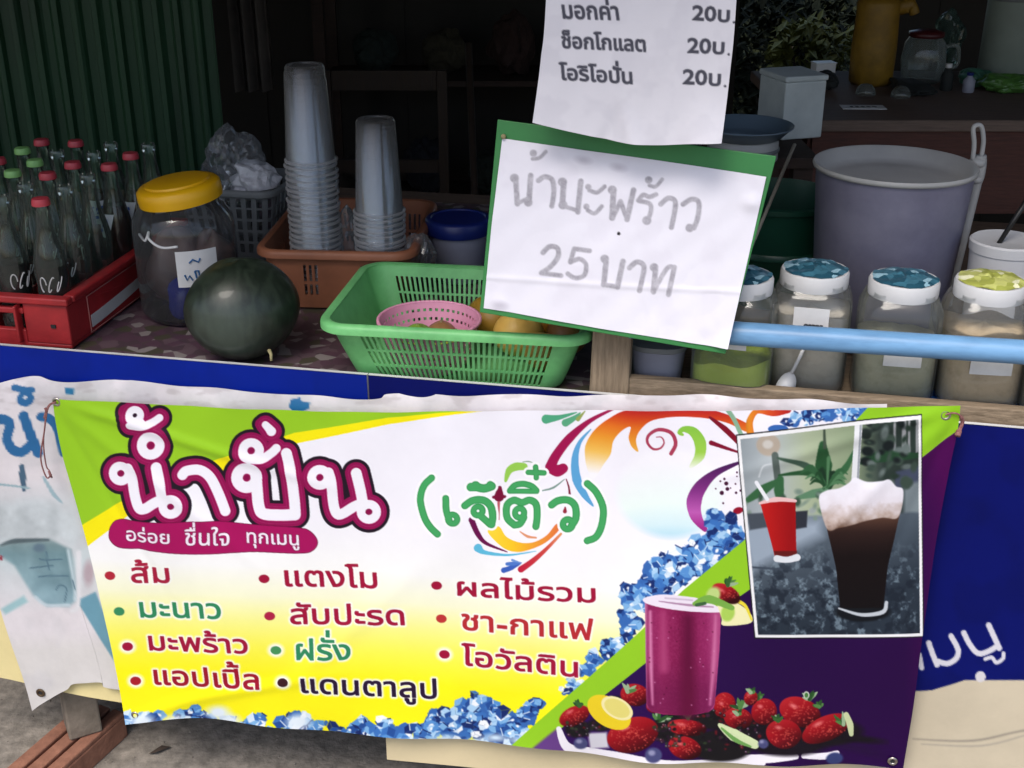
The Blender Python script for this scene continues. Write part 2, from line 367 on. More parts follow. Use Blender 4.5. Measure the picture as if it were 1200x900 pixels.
# ------------------------------------------------------------------ letter outlines: character | advance | closed outlines (thousandths of an em)
GLYPHS = {}
for _l in """ก|600|76,0 76,190 79,228 88,259 104,282 124,299 148,312 175,321 176,324 66,366 66,399 69,426 78,452 93,477 114,499 139,519 171,536 206,548 247,556 291,558 331,556 368,549 404,539 436,523 464,503 488,478 505,447 516,411 519,369 519,0 430,0 430,360 426,400 412,432 390,456 360,471 327,481 290,484 252,481 220,473 193,459 173,440 161,419 157,394 265,340 257,292 233,289 212,281 193,268 177,248 168,222 165,190 165,0
ค|614|81,0 81,350 87,412 105,464 135,505 178,534 235,552 307,558 379,552 437,534 480,505 509,464 527,412 533,350 533,0 444,0 444,350 440,391 428,424 409,451 382,469 348,480 306,484 265,480 231,469 205,451 185,424 174,391 170,350 170,239 173,238 189,261 207,278 227,290 251,296 281,301 317,302 350,302 350,229 317,229 280,227 249,221 225,212 206,200 191,185 182,168 175,148 171,128 170,106 170,0
ง|537|171,0 0,548 90,548 238,77 250,77 266,78 282,82 297,89 312,97 324,107 336,118 354,142 369,170 380,202 388,235 392,268 394,301 390,352 377,396 357,432 328,458 294,474 253,479 244,479 236,478 228,477 220,476 213,474 207,472 185,543 199,547 212,549 225,551 236,552 248,553 258,553 290,551 320,547 348,539 372,527 395,513 415,496 436,471 453,443 467,411 476,376 481,338 483,298 480,248 472,202 459,160 442,122 422,90 399,63 378,45 355,30 328,17 297,8 262,2 221,0
จ|532|147,0 147,244 71,244 71,314 232,314 232,72 245,72 273,74 298,81 320,92 338,108 353,130 365,157 373,190 378,230 380,276 378,322 373,362 364,396 350,424 333,446 311,463 283,475 251,482 212,484 181,483 151,478 122,472 93,462 65,449 38,433 38,516 60,527 86,537 117,546 151,553 186,557 223,558 280,554 328,543 369,525 401,499 428,467 447,428 460,383 468,332 471,275 468,220 461,170 448,127 429,89 403,57 372,33 333,14 286,4 231,0
ช|550|275,-10 217,-5 168,10 128,36 100,71 83,116 77,172 77,233 79,264 83,290 91,312 101,330 111,347 121,362 151,402 157,414 162,428 163,443 162,456 158,466 153,473 145,478 136,481 126,482 118,482 109,480 101,478 92,475 83,472 74,468 54,532 67,539 82,545 99,549 115,552 131,553 145,554 168,553 188,548 205,541 218,531 229,519 237,506 243,490 246,472 247,453 246,430 241,409 235,392 226,376 216,361 205,345 194,329 185,313 177,297 171,280 167,260 166,237 166,178 168,150 173,126 181,107 192,92 205,81 221,73 238,67 256,64 275,63 306,66 331,73 351,87 365,105 374,129 377,159 377,299 375,322 369,341 360,356 346,366 328,373 305,375 301,375 301,432 306,432 331,434 350,440 364,451 374,465 381,480 385,498 386,515 388,532 388,548 477,548 476,514 471,484 464,458 452,436 432,418 405,404 405,400 422,394 435,386 446,377 453,365 458,353 462,340 464,326 466,313 466,300 466,154 461,106 445,66 418,34 381,9 333,-5
ด|616|268,-10 219,-6 177,7 143,28 115,55 94,89 79,129 68,173 62,220 60,270 62,323 68,370 78,411 91,445 108,474 128,499 151,518 177,533 206,545 237,552 270,557 306,558 356,555 400,548 437,535 467,517 492,495 511,468 524,437 532,403 535,365 535,0 447,0 447,357 444,395 433,427 416,452 390,470 355,480 309,484 279,482 252,476 227,467 204,452 185,431 170,404 158,369 151,324 149,269 150,232 154,197 161,165 170,136 184,111 201,91 223,76 250,67 282,64 292,64 301,65 310,66 319,68 327,70 335,72 344,3 333,-1 321,-5 308,-7 294,-9 281,-10
ต|636|275,-10 223,-6 180,7 145,29 117,57 96,92 81,134 71,180 65,230 63,285 65,346 71,399 82,443 96,479 114,509 136,531 162,546 191,555 224,558 246,557 266,553 284,546 298,536 310,523 318,506 322,506 330,523 342,537 358,547 376,553 397,557 419,558 459,554 493,543 520,524 539,496 551,461 555,418 555,0 466,0 466,417 464,440 458,458 449,470 437,478 422,482 406,484 388,482 374,478 364,470 356,459 350,443 347,424 291,424 287,445 280,461 270,472 258,478 246,483 232,484 208,479 188,463 172,438 161,400 154,349 152,284 153,240 157,201 163,166 172,136 185,111 202,91 224,76 252,67 286,64 299,64 310,65 319,66 344,71 353,3 342,-1 330,-5 317,-7 303,-9 289,-10
ท|609|84,0 84,548 146,548 162,461 166,461 180,489 201,513 228,532 260,546 296,555 337,558 375,556 409,549 440,538 466,521 487,501 505,475 518,444 525,408 528,366 528,0 439,0 439,361 436,398 426,428 409,452 386,469 356,480 320,483 290,481 264,473 240,461 220,445 203,425 190,402 181,375 175,347 173,317 173,0
น|613|270,-10 233,-8 199,-1 169,11 142,27 121,47 104,73 91,104 83,140 81,182 81,548 170,548 170,187 173,150 184,120 201,96 224,79 253,68 289,65 332,70 368,85 398,110 419,143 432,184 436,231 436,548 525,548 525,0 451,0 447,81 442,81 427,56 406,34 380,16 348,1 311,-7
บ|604|301,-10 230,-4 173,14 132,44 104,85 87,136 81,198 81,548 170,548 170,197 174,156 184,123 202,97 227,79 260,68 301,64 342,68 376,79 402,97 420,123 430,156 434,197 434,548 523,548 523,198 517,136 500,85 472,44 430,14 373,-4
ป|605|301,-10 230,-4 173,14 132,44 104,85 87,136 81,198 81,548 170,548 170,197 174,156 184,123 202,97 227,79 260,68 301,64 342,68 376,79 402,97 420,123 430,156 434,197 434,745 523,745 523,198 517,136 500,85 472,44 430,14 373,-4
ผ|648|86,0 86,451 88,477 94,499 103,517 115,531 130,541 147,549 165,554 185,557 205,558 213,558 223,557 234,555 245,553 255,550 264,546 253,479 246,481 240,482 233,484 217,485 202,484 191,480 183,473 177,464 174,453 173,439 173,284 173,263 173,242 173,220 172,196 171,169 169,139 173,139 186,167 198,191 210,213 242,268 295,358 351,358 404,268 432,220 440,206 447,193 454,180 461,166 467,153 473,139 477,139 475,169 474,196 474,220 473,242 473,263 473,284 473,548 560,548 560,0 481,0 326,262 322,262 165,0
ฝ|652|86,0 86,451 88,477 94,499 103,517 115,531 130,541 147,549 165,554 185,557 205,558 213,558 223,557 234,555 245,553 255,550 264,546 253,479 246,481 240,482 233,484 217,485 202,484 191,480 183,473 177,464 174,453 173,439 173,284 173,263 173,242 173,220 172,196 171,169 169,139 173,139 186,167 198,191 210,213 242,268 295,358 351,358 404,268 432,220 440,206 447,193 454,180 461,166 467,153 473,139 477,139 475,169 474,196 474,220 473,242 473,263 473,284 473,745 561,745 561,0 481,0 326,262 322,262 165,0
พ|695|140,0 41,548 132,548 171,310 174,289 178,264 181,235 193,126 196,126 202,154 208,179 214,203 219,225 224,245 230,265 243,313 310,548 383,548 451,313 465,265 470,245 475,225 481,203 486,179 492,154 498,126 502,126 506,166 510,202 513,235 516,264 520,289 523,310 563,548 654,548 555,0 468,0 376,298 371,315 367,332 363,350 358,370 354,394 350,421 346,421 343,402 340,385 337,370 334,356 330,343 327,331 317,298 227,0
ฟ|682|136,0 41,548 132,548 167,310 168,302 170,289 172,271 174,250 177,227 180,202 188,126 193,126 197,145 201,164 205,184 210,204 215,224 221,246 226,267 233,290 239,313 307,548 379,548 447,313 454,290 460,267 466,246 471,224 476,204 481,184 485,164 489,145 493,126 497,126 505,201 511,263 516,310 573,745 661,745 551,0 463,0 372,298 367,313 363,330 359,348 355,369 351,393 346,421 342,421 339,402 336,385 333,370 330,356 326,343 324,331 314,298 223,0
ม|614|345,-10 304,-7 267,1 235,16 207,35 186,59 171,87 167,87 162,0 89,0 89,548 178,548 178,231 180,199 186,170 196,144 209,120 226,101 247,86 270,74 297,67 327,65 363,68 392,79 415,96 431,120 441,150 444,187 444,548 533,548 533,181 531,140 523,104 511,73 493,47 472,27 446,11 416,-1 382,-8
ย|594|292,-9 242,-7 198,0 163,12 133,28 110,48 93,71 81,98 73,128 71,161 73,190 77,214 85,235 94,251 106,265 119,275 132,283 147,288 161,292 161,296 147,301 133,308 119,316 105,327 93,340 83,355 74,373 70,394 68,418 70,441 75,463 84,484 97,503 114,520 136,535 163,546 194,553 231,555 247,555 264,553 281,552 297,549 310,545 321,540 305,471 297,474 287,476 277,479 265,480 252,482 240,482 214,480 194,473 178,463 167,448 160,431 158,411 160,390 166,372 176,358 188,347 203,339 221,334 239,330 258,328 278,327 297,327 297,262 278,262 242,260 212,252 190,241 174,223 164,199 161,169 162,150 166,133 173,116 182,101 195,88 213,78 234,70 261,66 292,64 324,66 350,70 372,78 389,89 402,102 412,119 419,137 423,159 424,182 424,548 513,548 513,188 507,125 489,74 460,37 417,11 361,-4
ร|488|235,-10 197,-9 160,-5 126,2 94,10 65,19 40,29 66,101 81,96 97,90 114,84 133,78 152,74 173,70 194,66 215,65 237,64 270,66 300,73 325,84 344,99 356,119 360,142 359,157 354,170 348,182 338,192 325,202 309,212 290,221 268,230 242,239 202,253 167,267 136,282 109,298 87,315 70,336 57,358 50,384 47,414 50,441 57,466 70,489 87,509 111,526 140,539 174,550 215,556 261,558 292,557 323,554 352,550 378,543 400,535 418,526 418,451 406,456 392,462 376,467 358,472 340,476 320,480 300,483 279,484 258,485 218,483 186,476 164,465 148,450 139,435 136,418 137,404 142,392 149,381 159,371 173,361 192,352 214,342 242,331 274,320 305,309 334,296 362,283 387,268 408,250 426,231 439,208 446,181 449,150 447,123 440,96 429,72 412,49 389,29 361,13 326,0 284,-8
ล|571|402,0 402,365 399,404 389,435 373,458 348,473 316,482 274,485 241,484 209,479 179,472 149,461 120,449 92,434 92,517 114,527 140,536 171,545 205,552 242,557 282,558 316,557 346,553 374,547 399,538 420,526 439,512 454,495 467,476 477,454 484,428 489,401 490,370 490,0;230,-10 176,-6 131,8 96,31 70,61 54,100 49,147 56,198 76,241 110,275 158,301 224,319 306,328 420,335 420,261 318,254 257,247 210,237 178,222 156,203 143,178 139,149 142,122 152,100 168,83 189,71 216,64 247,62 258,62 268,63 278,65 287,66 296,68 305,71 319,4 306,0 292,-4 278,-7 262,-8 246,-10
ว|492|191,-10 165,-9 140,-6 116,-2 91,5 65,15 38,28 66,96 81,88 98,80 116,73 136,68 157,65 181,64 227,70 265,88 297,119 320,160 333,213 338,276 333,338 319,390 296,431 262,460 219,478 165,484 144,483 122,481 100,477 79,472 60,465 42,456 42,531 62,540 83,547 106,552 129,555 152,557 175,558 231,554 280,542 321,523 355,496 382,463 403,424 417,380 426,330 429,276 422,194 403,124 370,67 323,24 264,-1
ส|572|402,0 402,365 399,404 389,435 373,458 348,473 316,482 274,485 241,484 209,479 179,472 149,461 120,449 92,434 92,517 114,527 140,536 171,545 205,552 242,557 282,558 316,557 346,553 373,546 395,536 414,521 428,502 449,489 465,473 477,452 484,428 488,400 490,370 490,0;230,-10 176,-6 131,8 96,31 70,61 54,100 49,147 56,198 76,241 110,275 158,301 224,319 306,328 420,335 420,261 318,254 257,247 210,237 178,222 156,203 143,178 139,149 142,122 152,100 168,83 189,71 216,64 247,62 258,62 268,63 278,65 287,66 296,68 305,71 319,4 306,0 292,-4 278,-7 262,-8 246,-10;425,471 375,518 392,522 408,529 424,538 437,550 444,566 447,584 534,584 532,564 528,546 520,530 509,515 496,502 480,492 463,483 444,476
อ|574|275,-10 209,-4 155,15 114,47 84,91 66,150 60,224 60,238 61,252 62,268 65,314 275,314 275,244 149,244 149,224 151,185 155,152 163,126 174,104 188,88 205,76 224,68 247,64 273,62 302,64 328,70 351,79 371,93 388,114 402,141 412,175 418,218 420,270 418,316 413,357 404,391 391,420 374,443 352,461 324,474 292,481 253,484 232,483 211,482 191,479 171,474 152,469 133,463 114,455 96,446 78,436 78,519 92,526 109,533 127,539 147,544 168,549 191,553 215,556 239,557 264,558 319,554 366,542 407,523 440,496 466,462 486,423 500,377 508,326 511,270 508,214 501,164 488,119 470,80 445,48 414,23 375,5 329,-6
ะ|338|153,344 127,345 105,350 87,357 71,366 59,376 50,389 44,402 40,416 39,430 40,440 41,450 44,461 47,471 51,480 55,488 130,476 126,462 124,456 123,450 123,444 124,436 126,429 130,423 136,418 145,415 156,414 299,414 299,344;153,64 127,65 105,70 87,77 71,86 59,96 50,109 44,122 40,136 39,150 40,160 41,170 44,181 47,191 51,200 55,208 130,196 126,182 124,176 123,170 123,164 124,156 126,149 130,143 136,138 145,135 156,134 299,134 299,64
า|406|236,0 236,389 234,419 226,443 214,461 195,474 170,481 138,484 115,483 92,480 71,475 50,467 30,459 10,448 10,528 25,535 44,541 67,548 93,554 123,557 155,558 188,556 218,551 245,543 268,531 288,514 304,494 316,468 323,438 325,402 325,0
เ|295|205,-10 187,-9 170,-6 153,-1 137,7 124,17 112,31 103,48 98,70 96,95 96,548 185,548 185,106 186,92 189,81 195,73 203,67 214,64 227,63 233,63 239,64 246,65 265,70 277,5 264,0 252,-4 240,-7 228,-9 216,-10
แ|568|205,-10 187,-9 170,-6 153,-1 137,7 124,17 112,31 103,48 98,70 96,95 96,548 185,548 185,106 186,92 189,81 195,73 203,67 214,64 227,63 233,63 239,64 246,65 265,70 277,5 264,0 252,-4 240,-7 228,-9 216,-10;478,-10 460,-9 443,-6 426,-1 410,7 397,17 385,31 376,48 371,70 369,95 369,548 458,548 458,106 459,92 462,81 468,73 476,67 487,64 500,63 506,63 512,64 519,65 538,70 550,5 537,0 525,-4 513,-7 501,-9 489,-10
โ|308|110,448 110,644 107,680 97,709 82,730 61,744 37,753 9,756 9,794 83,826 350,826 350,756 147,756 146,752 160,740 172,725 184,707 192,684 197,658 199,627 199,448;219,-10 201,-9 184,-6 167,-1 151,7 138,17 126,31 117,48 112,70 110,95 110,548 199,548 199,106 200,92 203,81 209,73 217,67 228,64 241,63 247,63 253,64 260,65 279,70 291,5 278,0 266,-4 254,-7 242,-9 230,-10
ไ|304|110,448 110,627 111,651 113,671 117,689 122,703 129,716 136,727 144,736 153,745 162,752 161,756 -13,756 10,826 292,826 292,756 268,753 247,745 227,732 211,712 202,682 199,644 199,448;219,-10 201,-9 184,-6 167,-1 151,7 138,17 126,31 117,48 112,70 110,95 110,548 199,548 199,106 200,92 203,81 209,73 217,67 228,64 241,63 247,63 253,64 260,65 279,70 291,5 278,0 266,-4 254,-7 242,-9 230,-10
ใ|289|196,-10 178,-9 160,-6 143,-1 127,7 114,17 102,31 93,48 88,70 86,95 86,486 87,504 88,519 91,532 95,543 101,555 108,566 116,578 127,593 140,609 155,628 168,645 177,660 184,674 188,688 189,704 187,722 181,736 172,748 158,756 140,760 118,762 98,761 79,758 62,753 45,747 31,741 19,735 19,811 30,816 44,821 62,827 82,831 104,833 129,834 170,831 206,821 236,805 258,781 272,751 276,714 274,688 269,665 261,644 250,625 239,607 226,590 198,553 191,544 185,534 181,524 177,513 176,500 175,484 175,106 176,92 179,81 185,73 193,67 203,64 216,63 223,63 230,64 237,65 255,70 267,5 255,0 242,-4 231,-7 219,-9 207,-10
2|500|466,93 205,93 328,249 396,369 417,478 390,589 318,664 209,691 155,684 102,662 48,626 48,503 101,558 153,587 202,595 262,578 304,534 319,467 314,416 298,371 271,321 200,216 116,107 34,7 34,0 466,0
0|500|470,341 442,525 366,647 250,691 134,647 58,525 30,341 58,157 134,35 250,-9 366,35 442,157;372,341 357,203 315,115 250,84 185,115 143,203 128,341 143,479 185,567 250,598 315,567 357,479
.|219|109,111 79,103 57,81 49,51 57,21 79,-1 109,-9 139,-1 161,21 169,51 161,81 139,103
-|323|283,267 40,267 40,174 283,174
ั|0|-216,635 -242,636 -264,640 -283,647 -298,656 -310,666 -320,678 -326,691 -330,704 -331,718 -331,728 -329,739 -327,751 -323,761 -319,771 -315,779 -240,766 -244,753 -245,746 -246,741 -246,735 -245,727 -242,719 -238,713 -231,707 -222,704 -211,703 42,703 42,635
ิ|0|-514,635 -514,674 -441,706 -89,706 -89,635
ื|0|-514,635 -514,674 -441,706 -89,706 -89,635;-308,674 -308,787 -234,787 -234,674;-162,674 -162,787 -89,787 -89,674
ุ|0|-169,-261 -169,-155 -171,-141 -179,-133 -191,-130 -202,-131 -212,-134 -219,-74 -209,-71 -198,-68 -187,-67 -176,-65 -166,-64 -158,-64 -137,-66 -120,-71 -107,-81 -97,-93 -92,-108 -90,-126 -90,-261
ู|0|-219,-265 -258,-262 -291,-254 -317,-240 -335,-220 -346,-196 -350,-167 -350,-150 -351,-140 -354,-133 -359,-130 -365,-128 -373,-128 -382,-130 -388,-70 -379,-68 -370,-66 -361,-65 -340,-64 -318,-66 -301,-71 -289,-80 -280,-92 -275,-107 -273,-125 -273,-159 -272,-171 -268,-182 -261,-191 -251,-198 -237,-203 -220,-204 -202,-203 -188,-198 -179,-191 -172,-182 -168,-171 -167,-159 -167,-67 -89,-67 -89,-164 -93,-194 -104,-219 -122,-239 -147,-253 -180,-262
่|0|-178,635 -178,846 -90,846 -90,635
้|0|-368,635 -368,679 -355,682 -341,686 -327,691 -314,696 -302,703 -292,711 -284,719 -280,730 -278,741 -279,749 -281,755 -286,762 -291,766 -299,769 -309,770 -316,770 -323,768 -330,766 -348,759 -368,814 -354,823 -339,830 -324,835 -308,838 -295,839 -284,840 -259,838 -238,830 -222,818 -209,802 -202,783 -199,762 -201,744 -205,728 -214,714 -224,701 -235,690 -247,681 -257,705 -58,705 -58,635
๊|0|-318,630 -348,633 -374,642 -394,658 -409,678 -418,703 -421,732 -418,762 -409,786 -395,807 -375,822 -350,832 -321,838 -265,802 -210,838 -176,832 -150,822 -131,808 -118,789 -111,769 -108,747 -109,735 -111,723 -115,713 -120,703 -127,694 -136,686 -140,700 -37,700 -37,635 -217,635 -217,677 -208,682 -199,688 -192,696 -185,705 -181,716 -180,730 -181,745 -185,756 -192,765 -200,770 -207,774 -214,776 -262,747 -268,747 -316,776 -323,774 -330,770 -337,765 -342,757 -346,746 -347,731 -346,716 -342,704 -336,695 -327,688 -317,683 -305,682 -294,683 -282,687 -269,640 -274,637 -281,635 -289,633 -298,631 -308,630
๋|0|-240,635 -240,846 -164,846 -164,635;-316,707 -316,771 -88,771 -88,707
็|0|-193,620 -211,621 -227,625 -241,632 -253,640 -264,652 -272,666 -322,623 -357,626 -387,636 -413,652 -432,673 -443,701 -447,734 -445,758 -440,779 -431,797 -419,812 -405,825 -389,834 -371,841 -353,845 -333,846 -100,846 -100,786 -320,786 -335,785 -348,780 -360,773 -369,762 -374,748 -376,730 -375,717 -371,705 -365,696 -356,688 -344,684 -328,682 -272,732 -253,732 -249,718 -244,706 -237,695 -227,686 -216,681 -202,679 -190,680 -181,684 -174,690 -168,698 -165,708 -164,719 -164,732 -99,732 -99,718 -102,688 -110,664 -125,645 -143,631 -166,623""".split("\n"):
    _c, _a, _s = _l.split("|")
    GLYPHS[_c] = (int(_a), [np.array([[int(v) for v in q.split(",")] for q in s.split(" ")], float) for s in _s.split(";")])
# ------------------------------------------------------------------ inks: what is printed or written on the sheets
class Art:
    """raster of the inks of one printed sheet (x right, y down, unit = 1/1000 of the banner's width or so)"""
    def __init__(s, x0, y0, x1, y1, S=2.0, bg=(255, 255, 255)):
        s.x0, s.y0, s.S = x0, y0, S
        s.W, s.H = int((x1 - x0) * S) + 1, int((y1 - y0) * S) + 1
        s.a = np.ones((s.H, s.W, 3), np.float32) * (np.array(bg, np.float32) / 255)
        s.X = (x0 + (np.arange(s.W) + 0.5) / S)[None, :].astype(np.float32) * np.ones((s.H, 1), np.float32)
        s.Y = (y0 + (np.arange(s.H) + 0.5) / S)[:, None].astype(np.float32) * np.ones((1, s.W), np.float32)
        s.rs = np.random.RandomState(5)
    def win(s, x0, y0, x1, y1):
        i0, i1 = max(0, int((y0 - s.y0) * s.S) - 1), min(s.H, int((y1 - s.y0) * s.S) + 2)
        j0, j1 = max(0, int((x0 - s.x0) * s.S) - 1), min(s.W, int((x1 - s.x0) * s.S) + 2)
        if i1 <= i0 or j1 <= j0: return None
        return slice(i0, i1), slice(j0, j1)
    def put(s, w, al, col):
        X, Y = s.X[w], s.Y[w]
        c = col(X, Y) if callable(col) else np.array(col, np.float32)
        c = np.asarray(c, np.float32) / 255
        s.a[w] = s.a[w] * (1 - al[..., None]) + c * al[..., None]
    def cover(s, sd, soft=0.0):
        return np.clip(0.5 - sd / (1.0 / s.S + soft), 0, 1)
    def d_line(s, X, Y, pts, r):
        pts = np.asarray(pts, np.float32); r = np.broadcast_to(np.asarray(r, np.float32), (len(pts),))
        best = np.full(X.shape, 1e9, np.float32)
        for (ax, ay), (bx, by), ra, rb in zip(pts[:-1], pts[1:], r[:-1], r[1:]):
            dx, dy = bx - ax, by - ay
            l2 = max(dx * dx + dy * dy, 1e-9)
            t = np.clip(((X - ax) * dx + (Y - ay) * dy) / l2, 0, 1)
            best = np.minimum(best, np.hypot(X - ax - t * dx, Y - ay - t * dy) - (ra + (rb - ra) * t))
        return best
    def strokes(s, items, layers, soft=0.0):
        """items: (points, radius) strokes joined into one shape; layers: (grow, colour) painted widest first"""
        allp = np.concatenate([p for p, _ in items]); rm = max(np.max(r) for _, r in items) + max(g for g, _ in layers) + 2 + soft
        w = s.win(allp[:, 0].min() - rm, allp[:, 1].min() - rm, allp[:, 0].max() + rm, allp[:, 1].max() + rm)
        if w is None: return
        X, Y = s.X[w], s.Y[w]
        sd = np.full(X.shape, 1e9, np.float32)
        for p, r in items: sd = np.minimum(sd, s.d_line(X, Y, p, r))
        for g, c in layers: s.put(w, s.cover(sd - g, soft), c)
    def line(s, pts, r, col, smooth=True, soft=0.0, n=6):
        pts = np.asarray(pts, float)
        k = len(pts)
        if smooth and k > 2:
            if isinstance(r, (list, tuple)): r = np.interp(np.linspace(0, 1, (k - 1) * n + 1), np.linspace(0, 1, len(r)), r)
            pts = catmull(pts, n)
        elif isinstance(r, (list, tuple)):
            r = np.interp(np.linspace(0, 1, k), np.linspace(0, 1, len(r)), r)
        s.strokes([(pts, np.asarray(r, float))], [(0, col)], soft)
    def sd_poly(s, X, Y, polys):
        sd = np.full(X.shape, 1e9, np.float32); wind = np.zeros(X.shape, np.int16)
        for P in polys:
            Q = np.roll(P, -1, 0)
            for (ax, ay), (bx, by) in zip(P, Q):
                dx, dy = bx - ax, by - ay
                l2 = dx * dx + dy * dy
                if l2 < 1e-12: continue
                t = np.clip(((X - ax) * dx + (Y - ay) * dy) / l2, 0, 1)
                sd = np.minimum(sd, (X - ax - t * dx) ** 2 + (Y - ay - t * dy) ** 2)
                cr = dx * (Y - ay) - dy * (X - ax)
                wind += ((ay <= Y) & (by > Y) & (cr > 0)).astype(np.int16) - ((ay > Y) & (by <= Y) & (cr < 0)).astype(np.int16)
        return np.sqrt(sd) * np.where(wind != 0, -1, 1)
    def poly(s, pts, col, smooth=False, soft=0.0, layers=None, n=6):
        polys = [np.asarray(pts, float)]
        if smooth: polys = [catmull(polys[0], n, True)]
        s.polys(polys, layers or [(0, col)], soft)
    def polys(s, polys, layers, soft=0.0):
        allp = np.concatenate(polys); g = max(l[0] for l in layers) + 2 + soft
        w = s.win(allp[:, 0].min() - g, allp[:, 1].min() - g, allp[:, 0].max() + g, allp[:, 1].max() + g)
        if w is None: return
        sd = s.sd_poly(s.X[w], s.Y[w], polys)
        for gr, c in layers: s.put(w, s.cover(sd - gr, soft), c)
    def ell(s, cx, cy, rx, ry, col, rot=0.0, soft=0.0):
        rm = max(rx, ry) + 2 + soft
        w = s.win(cx - rm, cy - rm, cx + rm, cy + rm)
        if w is None: return
        X, Y = s.X[w] - cx, s.Y[w] - cy
        c, n = math.cos(rot), math.sin(rot)
        q = np.hypot((X * c + Y * n) / rx, (-X * n + Y * c) / ry)
        s.put(w, s.cover((q - 1) * min(rx, ry), soft), col)
    def ring(s, cx, cy, rc):
        t = np.linspace(0, 2 * np.pi, 25)
        return np.stack([cx + rc * np.cos(t), cy + rc * np.sin(t)], -1)
    def word(s, text, p0, p1, up, layers, soft=0.0):
        """letters between baseline points p0 and p1; up: vector of a consonant's height"""
        polys, x, lastmark = [], 0.0, False
        for ch in text:
            if ch == ' ': x += 330; lastmark = False; continue
            adv, sp = GLYPHS[ch]
            tone = ch in '\u0e48\u0e49\u0e4a\u0e4b'
            dy = 190.0 if tone and lastmark else 0.0
            if not (tone and lastmark): lastmark = ch in '\u0e31\u0e34\u0e37\u0e47'
            if adv: lastmark = False
            for q in sp: polys.append(q + np.array([x, dy]))
            x += adv
        a = np.concatenate(polys); x0, x1 = a[:, 0].min(), a[:, 0].max()
        p0, p1, up = np.array(p0, float), np.array(p1, float), np.array(up, float)
        out = [p0 + (p1 - p0) * ((q[:, 0:1] - x0) / (x1 - x0)) + up * (q[:, 1:2] / 558.0) for q in polys]
        s.polys(out, layers, soft)
    def noise(s, X, Y, sc, seed=0, octs=3):
        out = np.zeros(X.shape, np.float32); amp, tot = 1.0, 0.0
        for o in range(octs):
            r = np.random.RandomState(seed + o); g = r.rand(64, 64).astype(np.float32)
            u, v = X * sc * 2 ** o, Y * sc * 2 ** o
            i, j = np.floor(u).astype(int), np.floor(v).astype(int)
            fu, fv = u - i, v - j; fu = fu * fu * (3 - 2 * fu); fv = fv * fv * (3 - 2 * fv)
            A, B, C, D = g[j % 64, i % 64], g[j % 64, (i + 1) % 64], g[(j + 1) % 64, i % 64], g[(j + 1) % 64, (i + 1) % 64]
            out += amp * ((A * (1 - fu) + B * fu) * (1 - fv) + (C * (1 - fu) + D * fu) * fv); tot += amp; amp *= 0.5
        return out / tot
    def ice(s, blobs, seed=3, cell=9.0, fade=0):
        """broken blue ice cubes: many small blocks, each with three faces of its own tone, bright rims and dark gaps"""
        rr = random.Random(seed)
        b = np.array(blobs, np.float32)
        w = s.win((b[:, 0] - b[:, 2]).min() - 8, (b[:, 1] - b[:, 2]).min() - 8, (b[:, 0] + b[:, 2]).max() + 8, (b[:, 1] + b[:, 2]).max() + 8)
        X, Y = s.X[w], s.Y[w]
        sd = np.full(X.shape, 1e9, np.float32)
        for x, y, r in b: sd = np.minimum(sd, np.hypot(X - x, Y - y) - r)
        s.put(w, s.cover(sd + 2.5 + (s.noise(X, Y, 0.12, seed) - .5) * 10, 1.0), (56, 104, 176))
        pal = [(24, 44, 104), (38, 78, 150), (60, 114, 188), (88, 146, 210), (126, 178, 226), (170, 208, 240), (212, 230, 246), (244, 248, 252)]
        wt = [3, 5, 6, 6, 5, 4, 3, 1]
        area = float((b[:, 2] ** 2).sum() * 2.2)
        for k in range(int(area / (cell * cell) * 2.6)):
            x, y, r = blobs[rr.choices(range(len(blobs)), [q[2] ** 2 for q in blobs])[0]]
            a_, d_ = rr.uniform(0, 6.283), r * rr.uniform(0, 1.0) ** .5
            cx, cy = x + d_ * math.cos(a_), y + d_ * math.sin(a_)
            R_ = cell * rr.uniform(.35, .85); t0 = rr.uniform(0, 6.283)
            P = [(cx + R_ * rr.uniform(.7, 1.15) * math.cos(t0 + q * 1.047), cy + R_ * rr.uniform(.6, 1.0) * math.sin(t0 + q * 1.047)) for q in range(6)]
            c0 = (cx + rr.uniform(-.2, .2) * R_, cy + rr.uniform(-.2, .2) * R_)
            base = rr.choices(range(8), wt)[0]
            for q in (0, 2, 4):
                c = pal[max(0, min(7, base + rr.choice([-2, -1, 0, 0, 1, 2])))]
                s.poly([P[q], P[(q + 1) % 6], P[(q + 2) % 6], c0], c, soft=.7)
            if rr.random() < .35: s.line([P[0], c0], .5, (232, 242, 250), smooth=False, soft=.6)
            if rr.random() < .3: s.line([P[2], P[3]], .6, (18, 34, 92), smooth=False, soft=.6)
            if rr.random() < .16: s.ell(cx, cy, R_ * .3, R_ * .2, (248, 250, 254), rr.uniform(0, 3), .8)
    def sample(s, PX, PY, k=0.88):
        u = np.clip((PX - s.x0) * s.S - 0.5, 0, s.W - 1.001); v = np.clip((PY - s.y0) * s.S - 0.5, 0, s.H - 1.001)
        i, j = v.astype(int), u.astype(int); fv, fu = (v - i)[..., None], (u - j)[..., None]
        c = (s.a[i, j] * (1 - fu) + s.a[i, j + 1] * fu) * (1 - fv) + (s.a[i + 1, j] * (1 - fu) + s.a[i + 1, j + 1] * fu) * fv
        return lin(c) * k

def ramp(stops, f):
    """colour as a function of position"""
    ks = [q[0] for q in stops]; cs = np.array([q[1] for q in stops], float)
    return lambda X, Y: np.stack([np.interp(f(X, Y), ks, cs[:, i]) for i in range(3)], -1)

def Z(x0, y0, sc):
    """a sub-drawing with its own origin and scale"""
    return lambda pts: np.array([x0, y0]) + np.asarray(pts, float) / sc

